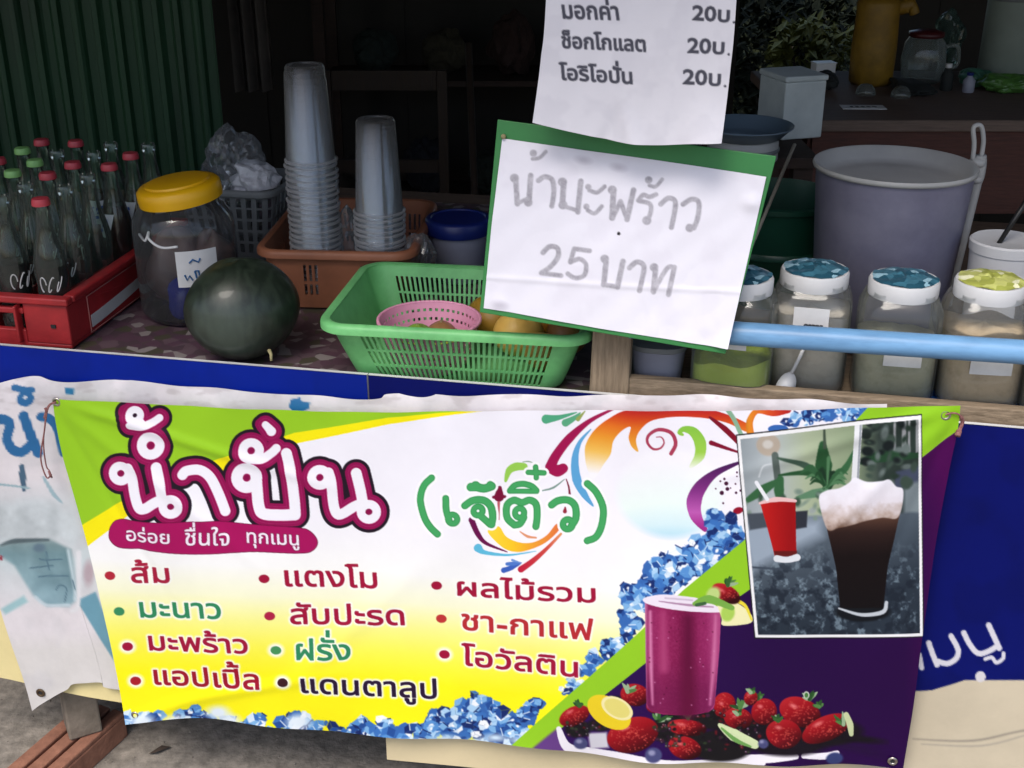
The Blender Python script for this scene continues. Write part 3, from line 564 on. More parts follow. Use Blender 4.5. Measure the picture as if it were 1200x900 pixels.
# ---------------------------------------------------------------- the juice menu banner
def art_menu():
    A = Art(45, 450, 1140, 910, 2.0)
    yy = lambda X, Y: Y - 0.045 * (X - 130) - 12 * np.clip((X - 430) / 250, 0, 1)
    A.put((slice(None), slice(None)), np.ones((A.H, A.W), np.float32),
          ramp([(480, (243, 241, 250)), (600, (247, 245, 252)), (655, (248, 248, 246)), (690, (249, 249, 214)), (718, (250, 248, 150)), (750, (252, 246, 84)), (785, (254, 245, 28)), (900, (253, 240, 20))], yy))
    lime, yel = (152, 203, 40), (250, 236, 20)
    A.poly([(40, 440), (575, 440), (575, 481), (555, 484), (455, 497), (350, 519), (268, 549), (200, 577), (150, 604), (100, 642), (80, 660)], yel)
    A.poly([(40, 440), (560, 440), (560, 482), (455, 489), (345, 507), (256, 537), (200, 560), (145, 585), (96, 615), (80, 630)], lime)
    # water bubble
    A.ell(785, 578, 62, 52, ramp([(540, (247, 246, 252)), (590, (235, 248, 244)), (615, (214, 238, 244)), (632, (176, 220, 238))], lambda X, Y: Y - 0.0022 * (X - 790) ** 2), soft=9)
    # swirls right of the name
    z = Z(620, 470, 4.615)
    A.line(z([(90, 105), (160, 95), (255, 68)]), [5.5, 3, 0.6], (80, 168, 128))
    A.line(z([(195, 125), (240, 100), (275, 70)]), [4.6, 3, 0.6], (92, 170, 130))
    A.line(z([(262, 105), (300, 62)]), [2.6, 0.6], (150, 165, 90), smooth=False)
    A.line(z([(70, 492), (130, 475), (190, 430)]), [0.7, 1.2, 0.4], (120, 150, 140))
    A.poly(z([(345, 430), (312, 370), (300, 300), (305, 240), (350, 165), (430, 100), (540, 50), (760, 44), (980, 44), (1180, 120), (1180, 165), (1080, 120), (980, 96), (860, 86), (760, 88), (660, 108), (600, 160), (578, 215), (590, 275), (555, 250), (538, 200), (548, 142), (500, 165), (455, 220), (440, 290), (400, 350)]),
           ramp([(60, (192, 42, 36)), (95, (206, 66, 30)), (150, (224, 112, 34)), (220, (232, 152, 48)), (300, (240, 190, 90)), (380, (246, 230, 200)), (425, (247, 246, 252))], lambda X, Y: (Y - 470) * 4.615 + np.clip(560 - (X - 620) * 4.615, 0, 400) * 0.12), smooth=True)
    A.line(z([(470, 42), (330, 112), (220, 205), (145, 300), (112, 365)]), [0.8, 2.6, 5, 5.5, 6.2], (160, 18, 78))
    A.line(z([(112, 372), (150, 385), (182, 372)]), [5.5, 7, 5.6], (160, 18, 78))
    A.line(z([(332, 160), (272, 230), (246, 320), (256, 430), (298, 512), (345, 572)]), [0.6, 2.2, 4.2, 5.4, 4, 0.9], (92, 164, 214))
    A.line(z([(768, 285), (793, 230), (768, 172), (700, 155), (648, 185), (640, 225), (670, 260), (710, 256), (730, 225), (715, 196), (688, 196)]), [2.3, 2.2, 1.6, 1.0, 0.5], (172, 60, 88))
    A.line(z([(830, 182), (812, 170), (840, 152), (890, 168), (925, 225), (922, 295), (875, 355)]), [1.6, 2.2, 3.4, 5.6, 7, 6, 2], ramp([(500, (136, 196, 70)), (530, (156, 206, 76)), (548, (240, 244, 232))], lambda X, Y: Y))
    A.line(z([(978, 88), (1060, 150), (1135, 222)]), [1.4, 3.4, 3], (128, 16, 40))
    A.line(z([(985, 225), (1060, 250), (1130, 272)]), [2.8, 2, 1.2], (128, 12, 46))
    A.line(z([(1070, 40), (1110, 100), (1148, 182)]), 2.6, (136, 178, 150))
    A.line(z([(1140, 326), (1010, 385), (930, 460), (893, 540), (903, 620), (952, 690)]), [1.4, 4, 7.5, 9, 7, 3], ramp([(545, (72, 24, 84)), (575, (132, 50, 132)), (600, (188, 90, 176)), (618, (160, 44, 134))], lambda X, Y: Y))
    for x, y, r in ((1067, 440, 2.4), (1043, 492, 2.5), (1073, 470, 2.2), (1057, 415, 1.4), (1120, 490, 1.5), (1145, 478, 1.5), (1117, 442, 1.1), (1125, 378, 1.2), (1125, 400, 0.9), (1035, 428, 1.1), (1050, 547, 1.2), (1090, 465, 0.9), (1010, 470, 0.9)):
        A.ell(620 + x / 4.615, 470 + y / 4.615, r, r, (66, 12, 50))
    z5 = Z(800, 440, 3.0)
    A.line(z5([(238, 200), (236, 160), (262, 125), (320, 132), (368, 118)]), [4.2, 4, 3, 3.5, 4.5], ramp([(845, (0, 0, 0)), (878, (228, 140, 40)), (900, (212, 80, 36)), (925, (180, 30, 36))], lambda X, Y: X))
    A.ell(912, 502, 12, 5, (52, 100, 176))
    A.ell(865, 597, 6, 4, (150, 14, 44), rot=-0.3)
    # blue ice
    A.ice([(930, 493, 9), (950, 487, 12), (972, 483, 13), (995, 482, 14), (1015, 480, 14), (1035, 478, 13), (1052, 476, 9)], 11, 9)
    A.ice([(838, 605, 12), (852, 622, 18), (868, 640, 14), (835, 635, 15), (815, 655, 22), (790, 668, 24), (765, 672, 16), (765, 695, 26), (740, 700, 16), (735, 725, 15), (735, 745, 9), (850, 660, 14)], 21, 12)
    A.ice([(697, 770, 10), (712, 762, 12), (728, 757, 8), (690, 785, 11), (672, 803, 9), (661, 812, 6)], 31, 10)
    A.ice([(632, 826, 9), (618, 838, 14), (600, 856, 20), (575, 850, 22), (560, 834, 22), (535, 858, 22), (510, 846, 16), (498, 862, 16), (470, 862, 15), (452, 858, 15), (436, 864, 12), (650, 846, 10), (575, 880, 14), (540, 882, 12), (500, 880, 12)], 41, 12)
    strip = [(150 + 11 * k, 843 + 0.066 * 11 * k * .75 + (6 * math.sin(k * 1.7) + 3 * math.sin(k * .6)), 9.5 + 4 * math.sin(k * 1.1)) for k in range(27)]
    A.ice(strip + [(x, y + 13, r) for x, y, r in strip], 51, 11)
    for x, y in ((168, 843), (255, 836), (268, 846), (350, 846), (205, 846)):
        A.ell(x, y, 13, 8, (226, 238, 248), soft=8)
    for x, y in ((580, 866), (520, 868), (480, 870), (610, 868), (560, 872)):
        A.ell(x, y, 12, 4, (206, 228, 246), soft=6)
    # lime band and purple corner
    pur = ramp([(640, (44, 12, 84)), (900, (36, 5, 64)), (1060, (38, 3, 62)), (1125, (72, 3, 76))], lambda X, Y: X + np.clip(620 - Y, 0, 100) * 0.3)
    A.poly([(623, 877), (640, 866), (753, 777), (840, 714), (884, 684), (1083, 533), (1123, 503), (1200, 480), (1200, 960), (560, 960)], pur)
    A.poly([(1052, 440), (1200, 440), (1200, 450), (1123, 503), (1083, 533), (884, 686), (753, 779), (640, 867), (623, 878), (560, 930), (560, 900), (600, 873), (752, 738), (800, 692), (872, 632)], (146, 201, 40))
    A.poly([(622, 878), (652, 854), (668, 884), (640, 900)], (100, 62, 130), soft=3)
    # the photograph of two glasses
    q = Z(860, 470, 3.213)
    A.poly([(862.5, 508.8), (1080, 483.3), (1082.6, 746), (884, 747)], (26, 26, 30))
    A.poly([(863.7, 510.2), (1079, 484.8), (1081.4, 744.8), (885.3, 745.6)], (238, 238, 240))
    frame = [(867.5, 514), (1075.8, 489.5), (1078, 741.5), (888.5, 742.5)]
    keep = A.a.copy()
    w = A.win(862, 482, 1084, 748)
    A.poly(frame, ramp([(865, (142, 152, 158)), (905, (176, 184, 188)), (945, (166, 178, 150)), (1000, (134, 150, 120)), (1030, (54, 66, 62)), (1080, (44, 54, 58))], lambda X, Y: X))
    A.poly(q([(560, 60), (700, 50), (700, 300), (560, 300)]), (40, 52, 48), soft=4)
    for x, wd in ((600, 9), (632, 16), (655, 8), (684, 10)): A.poly(q([(x, 60), (x + wd, 58), (x + wd, 185), (x, 190)]), (150, 152, 156), soft=1.5)
    A.poly(q([(610, 260), (700, 240), (700, 320), (600, 330)]), (66, 74, 96), soft=3)
    A.poly(q([(640, 310), (705, 300), (705, 440), (640, 440)]), (120, 132, 138), soft=5)
    A.poly(q([(20, 432), (705, 420), (720, 900), (70, 900)]), ramp([(600, (120, 132, 144)), (650, (86, 98, 110)), (745, (40, 50, 62))], lambda X, Y: Y + 0.35 * (X - 880)), soft=3)
    ww = A.win(866, 606, 1079, 744)
    X, Y = A.X[ww], A.Y[ww]
    sp = A.noise(X, Y, 0.32, 77, 3)
    A.put(ww, np.clip((A.noise(X, Y, 0.10, 91, 4) - 0.50) * 4.5, 0, 0.55) * np.clip(sp * 3 - .9, 0, 1) * np.clip((Y - 630) / 45, 0, 1), (156, 178, 192))
    A.put(ww, np.clip((0.50 - A.noise(X, Y, 0.12, 95, 4)) * 5, 0, 0.75) * np.clip((Y - 630) / 45, 0, 1), (26, 34, 46))
    A.poly(q([(20, 450), (330, 440), (330, 500), (60, 640)]), (150, 164, 180), soft=16)
    A.line(q([(60, 622), (180, 628)]), 1.1, (60, 70, 84), smooth=False, soft=1)
    A.ell(*q([(130, 162)])[0], 14, 12.5, (176, 164, 150), soft=2); A.ell(*q([(128, 160)])[0], 6, 5, (200, 196, 190), soft=2)
    A.line(q([(155, 200), (165, 290)]), 4, (84, 96, 92), soft=1)
    A.line(q([(95, 280), (110, 240), (140, 230)]), 1, (200, 206, 210), soft=1)
    g1, g2 = (36, 78, 46), (52, 98, 62)
    for pts, r, c in (([(350, 310), (338, 240), (334, 160)], [3, 10, 4], g1), ([(350, 310), (270, 240), (165, 208)], [3, 4, 1], (60, 84, 70)), ([(352, 300), (280, 268), (170, 275)], [3, 3.4, 1], g1), ([(358, 305), (420, 250), (452, 185)], [3, 4, 1], g2),
                      ([(470, 230), (560, 205), (690, 200)], [2, 7, 3], (34, 66, 44)), ([(160, 300), (110, 330), (50, 370)], [3, 6, 3], g2), ([(175, 290), (170, 330), (175, 370)], [4, 6, 4], g2), ([(350, 330), (300, 345), (240, 360)], [3, 5, 2], (90, 130, 100)), ([(340, 100), (342, 170)], [1.2, 2], (60, 74, 60))):
        A.line(q(pts), r, c, soft=1.2)
    rr = random.Random(9)
    for _ in range(26):
        t_ = rr.uniform(3.5, 6.0); l_ = rr.uniform(50, 130); c_ = (350 + rr.uniform(-14, 14), 315 + rr.uniform(-10, 14))
        A.line(q([c_, (c_[0] + l_ * .6 * math.cos(t_), c_[1] + l_ * .75 * math.sin(t_)), (c_[0] + l_ * math.cos(t_), c_[1] + l_ * .75 * math.sin(t_) + 14)]), [1, 2.2, .5], rr.choice([(30, 66, 40), (48, 92, 58), (78, 122, 84), (24, 50, 34)]), soft=1.2)
    for _ in range(40):
        e_ = q([(rr.uniform(490, 690), rr.uniform(70, 330))])[0]; A.ell(e_[0], e_[1], rr.uniform(2, 7), rr.uniform(2, 9), rr.choice([(26, 36, 34), (40, 56, 48), (58, 74, 66), (20, 28, 30), (96, 108, 106)]), rr.uniform(0, 3), 2.5)
    for _ in range(18):
        e_ = q([(rr.uniform(40, 330), rr.uniform(330, 440))])[0]; A.ell(e_[0], e_[1], rr.uniform(2, 6), rr.uniform(1.5, 4), rr.choice([(84, 112, 92), (120, 140, 128), (56, 80, 66), (150, 160, 158)]), rr.uniform(0, 3), 2.5)
    A.poly(q([(225, 412), (278, 408), (274, 470), (230, 478)]), (44, 48, 58), soft=1.5)
    A.poly(q([(50, 420), (130, 415), (130, 470), (60, 482)]), (70, 78, 88), soft=2)
    A.poly(q([(98, 376), (232, 370), (234, 500), (236, 578), (154, 580), (128, 480)]), ramp([(890, (196, 30, 28)), (925, (150, 14, 20))], lambda X, Y: X))
    A.poly(q([(150, 560), (238, 558), (236, 578), (156, 580)]), (96, 24, 24), soft=1)
    A.line(q([(98, 380), (160, 366), (232, 372)]), [1.4, 3, 1.6], (232, 190, 190))
    A.line(q([(85, 302), (126, 366)]), 2.2, (232, 234, 240), smooth=False)
    A.line(q([(162, 588), (200, 592), (238, 582)]), [4, 3.4, 4], (218, 222, 228))
    A.ell(*q([(485, 790)])[0], 32, 11, (16, 20, 26), soft=2)
    A.poly(q([(340, 430), (625, 420), (604, 520), (580, 620), (562, 775), (400, 775), (384, 620)]), ramp([(600, (96, 66, 52)), (622, (44, 28, 26)), (650, (20, 12, 14)), (720, (14, 10, 14))], lambda X, Y: Y))
    A.line(q([(470, 75), (456, 300)]), 4.4, (222, 224, 228), smooth=False)
    A.line(q([(478, 78), (466, 300)]), 1.2, (150, 156, 164), smooth=False)
    A.poly(q([(320, 366), (345, 335), (395, 325), (432, 305), (455, 285), (500, 300), (555, 295), (585, 290), (610, 318), (637, 332), (632, 400), (612, 440), (560, 436), (500, 446), (440, 462), (392, 470), (350, 474)]),
           ramp([(566, (238, 236, 246)), (592, (224, 218, 226)), (608, (186, 168, 160)), (622, (110, 84, 70))], lambda X, Y: Y + 0.06 * (X - 980) + 22 * (A.noise(X, Y, 0.12, 61) - .5)), smooth=True, soft=1)
    A.line(q([(395, 775), (480, 800), (560, 790), (574, 755)]), [1, 2, 2.4, 2], (190, 196, 204), soft=0.5)
    inside = np.zeros((A.H, A.W), np.float32)
    inside[w] = A.cover(A.sd_poly(A.X[w], A.Y[w], [np.array(frame, float)]))
    A.a = keep * (1 - inside[..., None]) + A.a * inside[..., None]
    # the smoothie and the fruit around it
    v = Z(650, 680, 4.09); u = Z(840, 650, 3.333)
    A.line(v([(20, 712), (60, 800), (160, 826), (330, 846), (560, 868), (800, 872), (1000, 868)]), [3, 5.5, 6, 6, 4, 3, 3], (236, 232, 240))
    A.line(u([(60, 796), (190, 792), (310, 784)]), [4, 5, 3], (238, 234, 242)); A.line(u([(340, 782), (420, 788), (470, 780)]), [3, 4, 3], (238, 234, 242))
    A.poly(v([(160, 730), (250, 725), (260, 800), (170, 810)]), (206, 204, 214), soft=3)
    dark = (24, 22, 26)
    for cx, cy, rx, ry, ro in ((110, 712, 62, 42, 0), (215, 690, 60, 30, 0), (560, 720, 160, 50, .1), (740, 660, 90, 48, .2), (800, 790, 150, 80, 0), (640, 640, 120, 30, 0), (930, 740, 80, 70, 0), (300, 590, 60, 40, 0)):
        A.ell(*v([(cx, cy)])[0], rx / 4.09, ry / 4.09, dark, ro, 3)
    for cx, cy, rx, ry, ro in ((420, 690, 150, 60, 0), (280, 740, 160, 42, 0), (560, 720, 90, 14, .1), (120, 690, 130, 60, 0)):
        A.ell(*u([(cx, cy)])[0], rx / 3.333, ry / 3.333, (22, 16, 26), ro, 4)
    def berry(c, rx, ry, ro, seed):
        A.ell(c[0], c[1], rx, ry, ramp([(-1.1, (182, 36, 44)), (-.2, (150, 16, 28)), (.4, (104, 10, 22)), (1.0, (48, 6, 14))], lambda X, Y: ((Y - c[1]) * 0.8 + (X - c[0]) * 0.4) / ry), ro, 0.6)
        rr = random.Random(seed)
        for _ in range(int(rx * ry / 6)):
            a_, d_ = rr.uniform(0, 6.28), rr.uniform(0.1, 0.85)
            A.ell(c[0] + rx * d_ * math.cos(a_), c[1] + ry * d_ * math.sin(a_), 0.55, 0.45, (206, 84, 72), 0, 0.9)
        A.ell(c[0] - rx * 0.3, c[1] - ry * 0.4, rx * 0.16, ry * 0.12, (226, 120, 118), ro, 3)
    def leaves(c, r, seed, k=6):
        rr = random.Random(seed)
        for _ in range(k):
            a_ = rr.uniform(3.3, 6.1); l = r * rr.uniform(.6, 1.15)
            A.line([c, (c[0] + l * .6 * math.cos(a_) + rr.uniform(-1, 1), c[1] + l * .6 * math.sin(a_)), (c[0] + l * math.cos(a_), c[1] + l * math.sin(a_))], [2.2, 2, .5], rr.choice([(52, 96, 46), (80, 126, 66), (150, 176, 140), (40, 78, 40)]))
    for i, (p, rx, ry, ro) in enumerate(((v([(385, 545)])[0], 17, 13, .2), (v([(95, 648)])[0], 19, 11, -.45), (v([(815, 590)])[0], 13, 14, 0), (u([(30, 595)])[0], 12, 13, .2), (v([(880, 660)])[0], 17, 13, .2), (u([(185, 612)])[0], 15, 16, .2),
                                         (u([(325, 612)])[0], 25, 17, .35), (u([(425, 678)])[0], 30, 15, -.45), (u([(262, 698)])[0], 21, 17, .15), (v([(375, 735)])[0], 31, 20, -.3), (v([(635, 700)])[0], 23, 9.5, .12), (v([(625, 795)])[0], 20, 13, .35))):
        berry(p, rx, ry, ro, i)
    for i, (p, r) in enumerate(((v([(350, 530)])[0], 12), (v([(120, 600)])[0], 8), (v([(500, 668)])[0], 15), (v([(640, 655)])[0], 13), (u([(100, 590)])[0], 12), (u([(160, 560)])[0], 9), (u([(362, 562)])[0], 12), (u([(400, 590)])[0], 9), (u([(495, 660)])[0], 14), (u([(240, 648)])[0], 9), (v([(890, 610)])[0], 12))):
        leaves(p, r, i)
    rr = random.Random(12)
    for cx, cy, rx, ry in ((110, 712, 50, 34), (215, 692, 40, 26), (740, 655, 80, 40), (820, 770, 120, 60), (930, 730, 60, 50), (560, 760, 70, 30), (520, 690, 60, 26)):
        for _ in range(26):
            q_ = v([(cx + rx * rr.uniform(-1, 1), cy + ry * rr.uniform(-1, 1))])[0]
            A.ell(q_[0], q_[1], rr.uniform(1.2, 2.4), rr.uniform(1.0, 2.0), rr.choice([(40, 22, 40), (60, 30, 52), (28, 30, 26), (88, 20, 30), (46, 58, 40), (20, 16, 22)]), 0, 1.2)
            if rr.random() < .25: A.ell(q_[0] - .5, q_[1] - .6, .6, .5, (170, 150, 170), 0, .8)
    for p_, rx, ry, ro in ((v([(700, 575)])[0], 9, 8, 0), (v([(940, 560)])[0], 8, 9, .2), (u([(80, 640)])[0], 10, 8, .1), (v([(480, 600)])[0], 10, 8, .1)): berry(p_, rx, ry, ro, 77); leaves((p_[0], p_[1] - ry * .7), 7, 78)
    A.ell(*u([(350, 545)])[0], 3.5, 4.2, (196, 206, 190)); A.ell(*u([(350, 546)])[0], 2.2, 3, (70, 120, 60))
    A.line(u([(505, 620), (520, 660), (525, 700)]), [3, 4, 2.5], (196, 206, 160))
    A.ell(*v([(262, 628)])[0], 28, 17, (232, 204, 40), .55); A.ell(*v([(300, 608)])[0], 20, 12, (240, 230, 168), .5); A.ell(*v([(300, 608)])[0], 16, 9.5, (226, 214, 120), .5)
    A.line(v([(790, 690), (860, 740), (960, 785)]), [2, 7, 5], (206, 220, 172)); A.line(v([(800, 705), (870, 765), (940, 795)]), [1, 2.6, 1], (110, 160, 84))
    for cx, cy, r in ((125, 782, 8.5), (475, 826, 10), (1000, 782, 6)):
        A.ell(*v([(cx, cy)])[0], r, r * .85, (70, 72, 116), 0, 1.5); A.ell(*v([(cx - 8, cy - 10)])[0], r * .4, r * .3, (140, 140, 176), 0, 2)
    A.ell(*u([(460, 800)])[0], 10, 7, (52, 62, 110), 0, 1.5)
    A.poly(v([(432, 100), (520, 130), (660, 148), (798, 150), (790, 330), (768, 590), (760, 612), (735, 628), (680, 638), (600, 642), (520, 638), (465, 626), (443, 606), (440, 585)]),
           ramp([(756, (196, 120, 160)), (760, (138, 36, 90)), (775, (150, 38, 92)), (800, (118, 20, 68)), (828, (142, 36, 92)), (838, (170, 70, 124))], lambda X, Y: X))
    ww = A.win(757, 716, 842, 836); X, Y = A.X[ww], A.Y[ww]
    sdg = A.sd_poly(X, Y, [v([(440, 130), (790, 160), (768, 590), (735, 628), (600, 642), (465, 626), (440, 585)])])
    A.put(ww, A.cover(sdg) * np.clip((A.noise(X, Y, 0.55, 5) - .5) * 1.6, 0, .14), (190, 84, 136))
    A.put(ww, A.cover(sdg) * np.clip((Y - 770) / 90, 0, .45), (88, 14, 60))
    A.line(v([(458, 150), (462, 400), (470, 590)]), [1.6, 2.2, 1.0], (206, 120, 164), soft=2.5); A.line(v([(772, 170), (762, 400), (745, 590)]), [1.2, 2.6, 1.2], (196, 104, 152), soft=3)
    A.line(v([(520, 160), (524, 420)]), [2.5, 5], (168, 62, 112), soft=7); A.line(v([(640, 190), (640, 620)]), [6, 9], (96, 14, 56), soft=10)
    for _q in range(34):
        _x, _y = A.rs.uniform(455, 770), A.rs.uniform(165, 600); _e = v([(_x, _y)])[0]; A.ell(_e[0], _e[1], .7, .6, (206, 130, 172) if _q % 2 else (84, 10, 46), 0, .8)
    A.poly(v([(432, 84), (520, 68), (640, 78), (700, 90), (790, 130), (796, 152), (660, 150), (520, 132), (434, 108)]), (236, 226, 240), smooth=True)
    A.line(v([(500, 100), (640, 118), (760, 128)]), [.6, 1.4, .8], (176, 140, 170)); A.line(v([(530, 85), (660, 95)]), 1, (206, 190, 210))
    A.poly(v([(780, 95), (860, 100), (935, 150), (945, 195), (880, 212), (805, 214), (800, 180)]), (238, 234, 180), smooth=True)
    A.line(v([(840, 85), (910, 115), (944, 185)]), [2.6, 2, 1], (232, 216, 60))
    A.ell(*v([(830, 155)])[0], 8, 10, (170, 206, 90), .3, 2)
    berry(v([(822, 62)])[0], 18, 10, .5, 40)
    A.ell(*v([(760, 70)])[0], 8, 10, (190, 214, 130), .4, 3)
    leaves(v([(830, 22)])[0], 11, 41, 7); A.line(v([(670, 112), (740, 90), (850, 130)]), [2.4, 5, 3], (120, 172, 74)); A.line(v([(680, 118), (720, 110)]), 2, (60, 100, 60))
    A.line([(610, 876), (700, 893), (800, 902), (900, 905)], [1, 2.6, 3, 3], (34, 54, 120))
    # the big name, letter by letter
    P1, P2 = Z(110, 465, 5.622), Z(250, 470, 5.624)
    cm = lambda p: catmull(p, 6)
    big = [(A.ring(*P1([(185, 497)])[0], 9.0), 5.0), (cm(P1([(235, 462), (258, 520), (278, 640), (306, 722), (345, 728), (400, 695), (465, 662)])), 6.0), (cm(P1([(418, 460), (442, 560), (458, 660)])), 6.2), (A.ring(*P1([(515, 714)])[0], 9.0), 5.2),
           (A.ring(*P1([(380, 316)])[0], 10.6), 5.6), (A.ring(*P1([(274, 118)])[0], 6.4), 4.3), (cm(P1([(245, 183), (320, 190), (390, 165), (436, 135)])), 4.4), (cm(P1([(300, 150), (325, 175)])), 4.4),
           (cm(P1([(590, 508), (618, 482), (700, 477), (768, 525), (822, 630), (868, 750)])), 5.9),
           (A.ring(*P2([(220, 505)])[0], 11.4), 6.6), (cm(P2([(280, 480), (288, 590), (300, 695), (330, 742), (430, 752), (538, 750)])), 6.6), (cm(P2([(540, 745), (532, 640), (508, 460), (482, 345)])), 6.3),
           (A.ring(*P2([(250, 326)])[0], 9.6), 5.2), (cm(P2([(240, 378), (320, 380), (380, 345), (415, 312)])), 5.2), (cm(P2([(345, 155), (368, 180), (382, 198)])), np.linspace(4.2, 5.6, 13)),
           (A.ring(*P2([(703, 502)])[0], 9.4), 5.2), (cm(P2([(760, 470), (778, 540), (790, 680), (812, 745), (850, 745), (925, 700), (985, 675)])), 6.0), (cm(P2([(942, 475), (968, 590), (985, 690)])), 6.2), (A.ring(*P2([(1022, 735)])[0], 9.0), 5.2)]
    tails = [(P1([(210, 92), (240, 110)]), np.array([1.0, 4.0])), (P2([(318, 150), (345, 165)]), np.array([0.4, 3.5]))]
    mag = (146, 14, 80)
    A.strokes(big + tails, [(10.6, (34, 22, 36)), (6.9, mag)])
    A.strokes(big, [(3.6, (168, 44, 104)), (3.0, mag), (0.7, (180, 24, 104)), (0, (246, 244, 252))])
    A.strokes([(P1([(274, 118), (275, 118)]), 2.4)], [(0, (40, 14, 40))]); 
    for c in (P1([(185, 497)]), P1([(515, 714)]), P1([(380, 316)]), P2([(220, 505)]), P2([(250, 326)]), P2([(703, 502)]), P2([(1022, 735)])):
        A.ell(c[0][0], c[0][1], 4.2, 3.6, (138, 10, 74))
    # the pill below it
    Q = Z(120, 595, 4.615)
    A.poly(Q([(42, 140), (58, 85), (110, 60), (300, 76), (600, 70), (800, 90), (1050, 110), (1120, 130), (1160, 185), (1135, 233), (1060, 246), (800, 233), (600, 244), (400, 240), (200, 215), (100, 207), (55, 178)]), None, smooth=True, layers=[(0.8, (110, 8, 60)), (0, (168, 18, 92))])
    wl = [(1.0, (120, 10, 66)), (0.35, (244, 236, 246))]
    A.word('อร่อย', Q([(136, 172)])[0], Q([(370, 188)])[0], (-0.6, -11.5), wl)
    A.word('ชื่นใจ', Q([(452, 196)])[0], Q([(690, 200)])[0], (0, -14.5), wl)
    A.word('ทุกเมนู', Q([(785, 186)])[0], Q([(1062, 205)])[0], (-0.8, -12), wl)
    # the brand in brackets
    T = Z(480, 530, 5.0)
    for p, r, c in (([(560, 175), (580, 115), (620, 92), (668, 92)], [1.5, 4, 5, 4], (152, 206, 84)), ([(525, 215), (522, 265)], [2.6, 6], (122, 14, 56)), ([(490, 268), (555, 266)], 1.8, (122, 14, 56)), ([(520, 300), (522, 400)], [1.6, 0.5], (190, 90, 100)), ([(910, 330), (908, 352)], [1, 2.4], (150, 40, 60)), ([(915, 165), (930, 210), (936, 252)], [.5, 1, 1.3], (120, 20, 50)), ([(660, 65), (690, 62), (715, 68)], [.4, .7, .4], (130, 160, 130))):
        A.line(T(p), r, c)
    A.poly(T([(455, 468), (520, 440), (565, 500), (640, 532), (720, 532), (800, 492), (858, 425), (880, 452), (800, 530), (700, 575), (620, 588), (540, 560)]), ramp([(575, (252, 216, 60)), (600, (248, 200, 40)), (625, (240, 160, 50)), (655, (226, 116, 62))], lambda X, Y: X), smooth=True)
    A.line(T([(645, 470), (690, 498), (740, 505)]), [.6, 1.6, 1], (226, 150, 110))
    A.line(T([(362, 398), (400, 485), (450, 540), (570, 588)]), [3.4, 3, 2, .5], (104, 12, 76))
    A.line(T([(400, 565), (440, 592), (580, 606), (740, 582)]), [5, 2.4, 1.2, .4], (94, 186, 220))
    A.line(T([(652, 688), (720, 640), (800, 570), (886, 482)]), [3.8, 3.2, 2.2, 1.4], ramp([(605, (190, 20, 60)), (640, (206, 74, 66)), (660, (232, 160, 100))], lambda X, Y: X))
    A.line(T([(550, 695), (595, 680), (650, 655)]), [3.2, 2.8, .5], (58, 96, 186)); A.line(T([(570, 658), (610, 655), (655, 650)]), [2, 2.4, .5], (78, 120, 200)); A.line(T([(600, 635), (650, 650)]), [1.4, .5], (110, 150, 214), smooth=False)
    gl = [(cm(T([(128, 152), (82, 200), (62, 280), (85, 380), (120, 440), (162, 482)])), 4.1), (cm(T([(1040, 190), (1092, 240), (1132, 330), (1125, 430), (1092, 500), (1040, 523)])), 4.2),
          (cm(T([(212, 270), (215, 340), (232, 400)])), 4.1), (A.ring(*T([(252, 392)])[0], 5.4), 3.7),
          (cm(T([(325, 312), (370, 285), (430, 285), (472, 320), (485, 380), (478, 428)])), 4.4), (A.ring(*T([(400, 347)])[0], 5.2), 3.6), (cm(T([(410, 372), (470, 428)])), 4.0),
          (cm(T([(358, 206), (395, 208), (435, 216), (478, 204)])), 5.0), (T([(385, 200), (386, 201)]), 5.6), (T([(470, 196), (475, 205)]), 4.6),
          (cm(T([(612, 432), (570, 390), (568, 318), (608, 288), (655, 302), (700, 288), (738, 312), (745, 380), (738, 440)])), 4.2), (A.ring(*T([(642, 362)])[0], 5.4), 3.6), (cm(T([(612, 432), (645, 425), (668, 388)])), 4.0),
          (cm(T([(585, 232), (612, 202), (660, 193), (710, 206), (740, 232)])), 3.6), (T([(585, 235), (742, 237)]), 3.0),
          (T([(735, 95), (739, 158)]), 3.2), (T([(692, 126), (784, 130)]), 3.2),
          (cm(T([(830, 315), (870, 290), (930, 288), (968, 322), (973, 390), (945, 438)])), 4.3), (A.ring(*T([(925, 427)])[0], 5.6), 3.9)]
    A.strokes(gl, [(2.8, (250, 250, 252)), (0, (52, 150, 84)), (-1.2, (70, 166, 98))])
    # the menu
    red, grn, drk, org = (160, 18, 58), (48, 136, 92), (40, 20, 52), (182, 44, 52)
    for x, y, c in ((129.8, 673.6, (178, 40, 58)), (140.4, 715.6, (56, 140, 94)), (150, 757, red), (159.4, 797.4, (168, 30, 44)), (310, 677.5, red), (316.4, 721.4, (176, 34, 70)), (323.4, 762, (70, 146, 90)), (331.6, 799.5, (60, 26, 34)), (511, 687.6, red), (516.3, 727, (190, 54, 54)), (520, 769, red)):
        A.ell(x, y, 9.5, 8, (252, 252, 240), 0.15, 4) if y > 740 else None
        A.ell(x, y, 6.3, 5.0, c, 0.15)
    def item(t, p0, p1, up, c, glow=2.6):
        A.word(t, p0, p1, up, [(glow, (252, 252, 246))], 2.4)
        A.word(t, p0, p1, up, [(0.75, c)])
    item('ส้ม', (156, 681), (200, 682), (-2, -17.5), (166, 28, 62)); item('มะนาว', (166, 722.4), (260, 724), (-2, -17.5), grn); item('มะพร้าว', (176, 761.5), (291, 765), (-2, -16.5), red); item('แอปเปิ้ล', (182, 801.5), (304, 807), (-2, -16.5), (156, 20, 44))
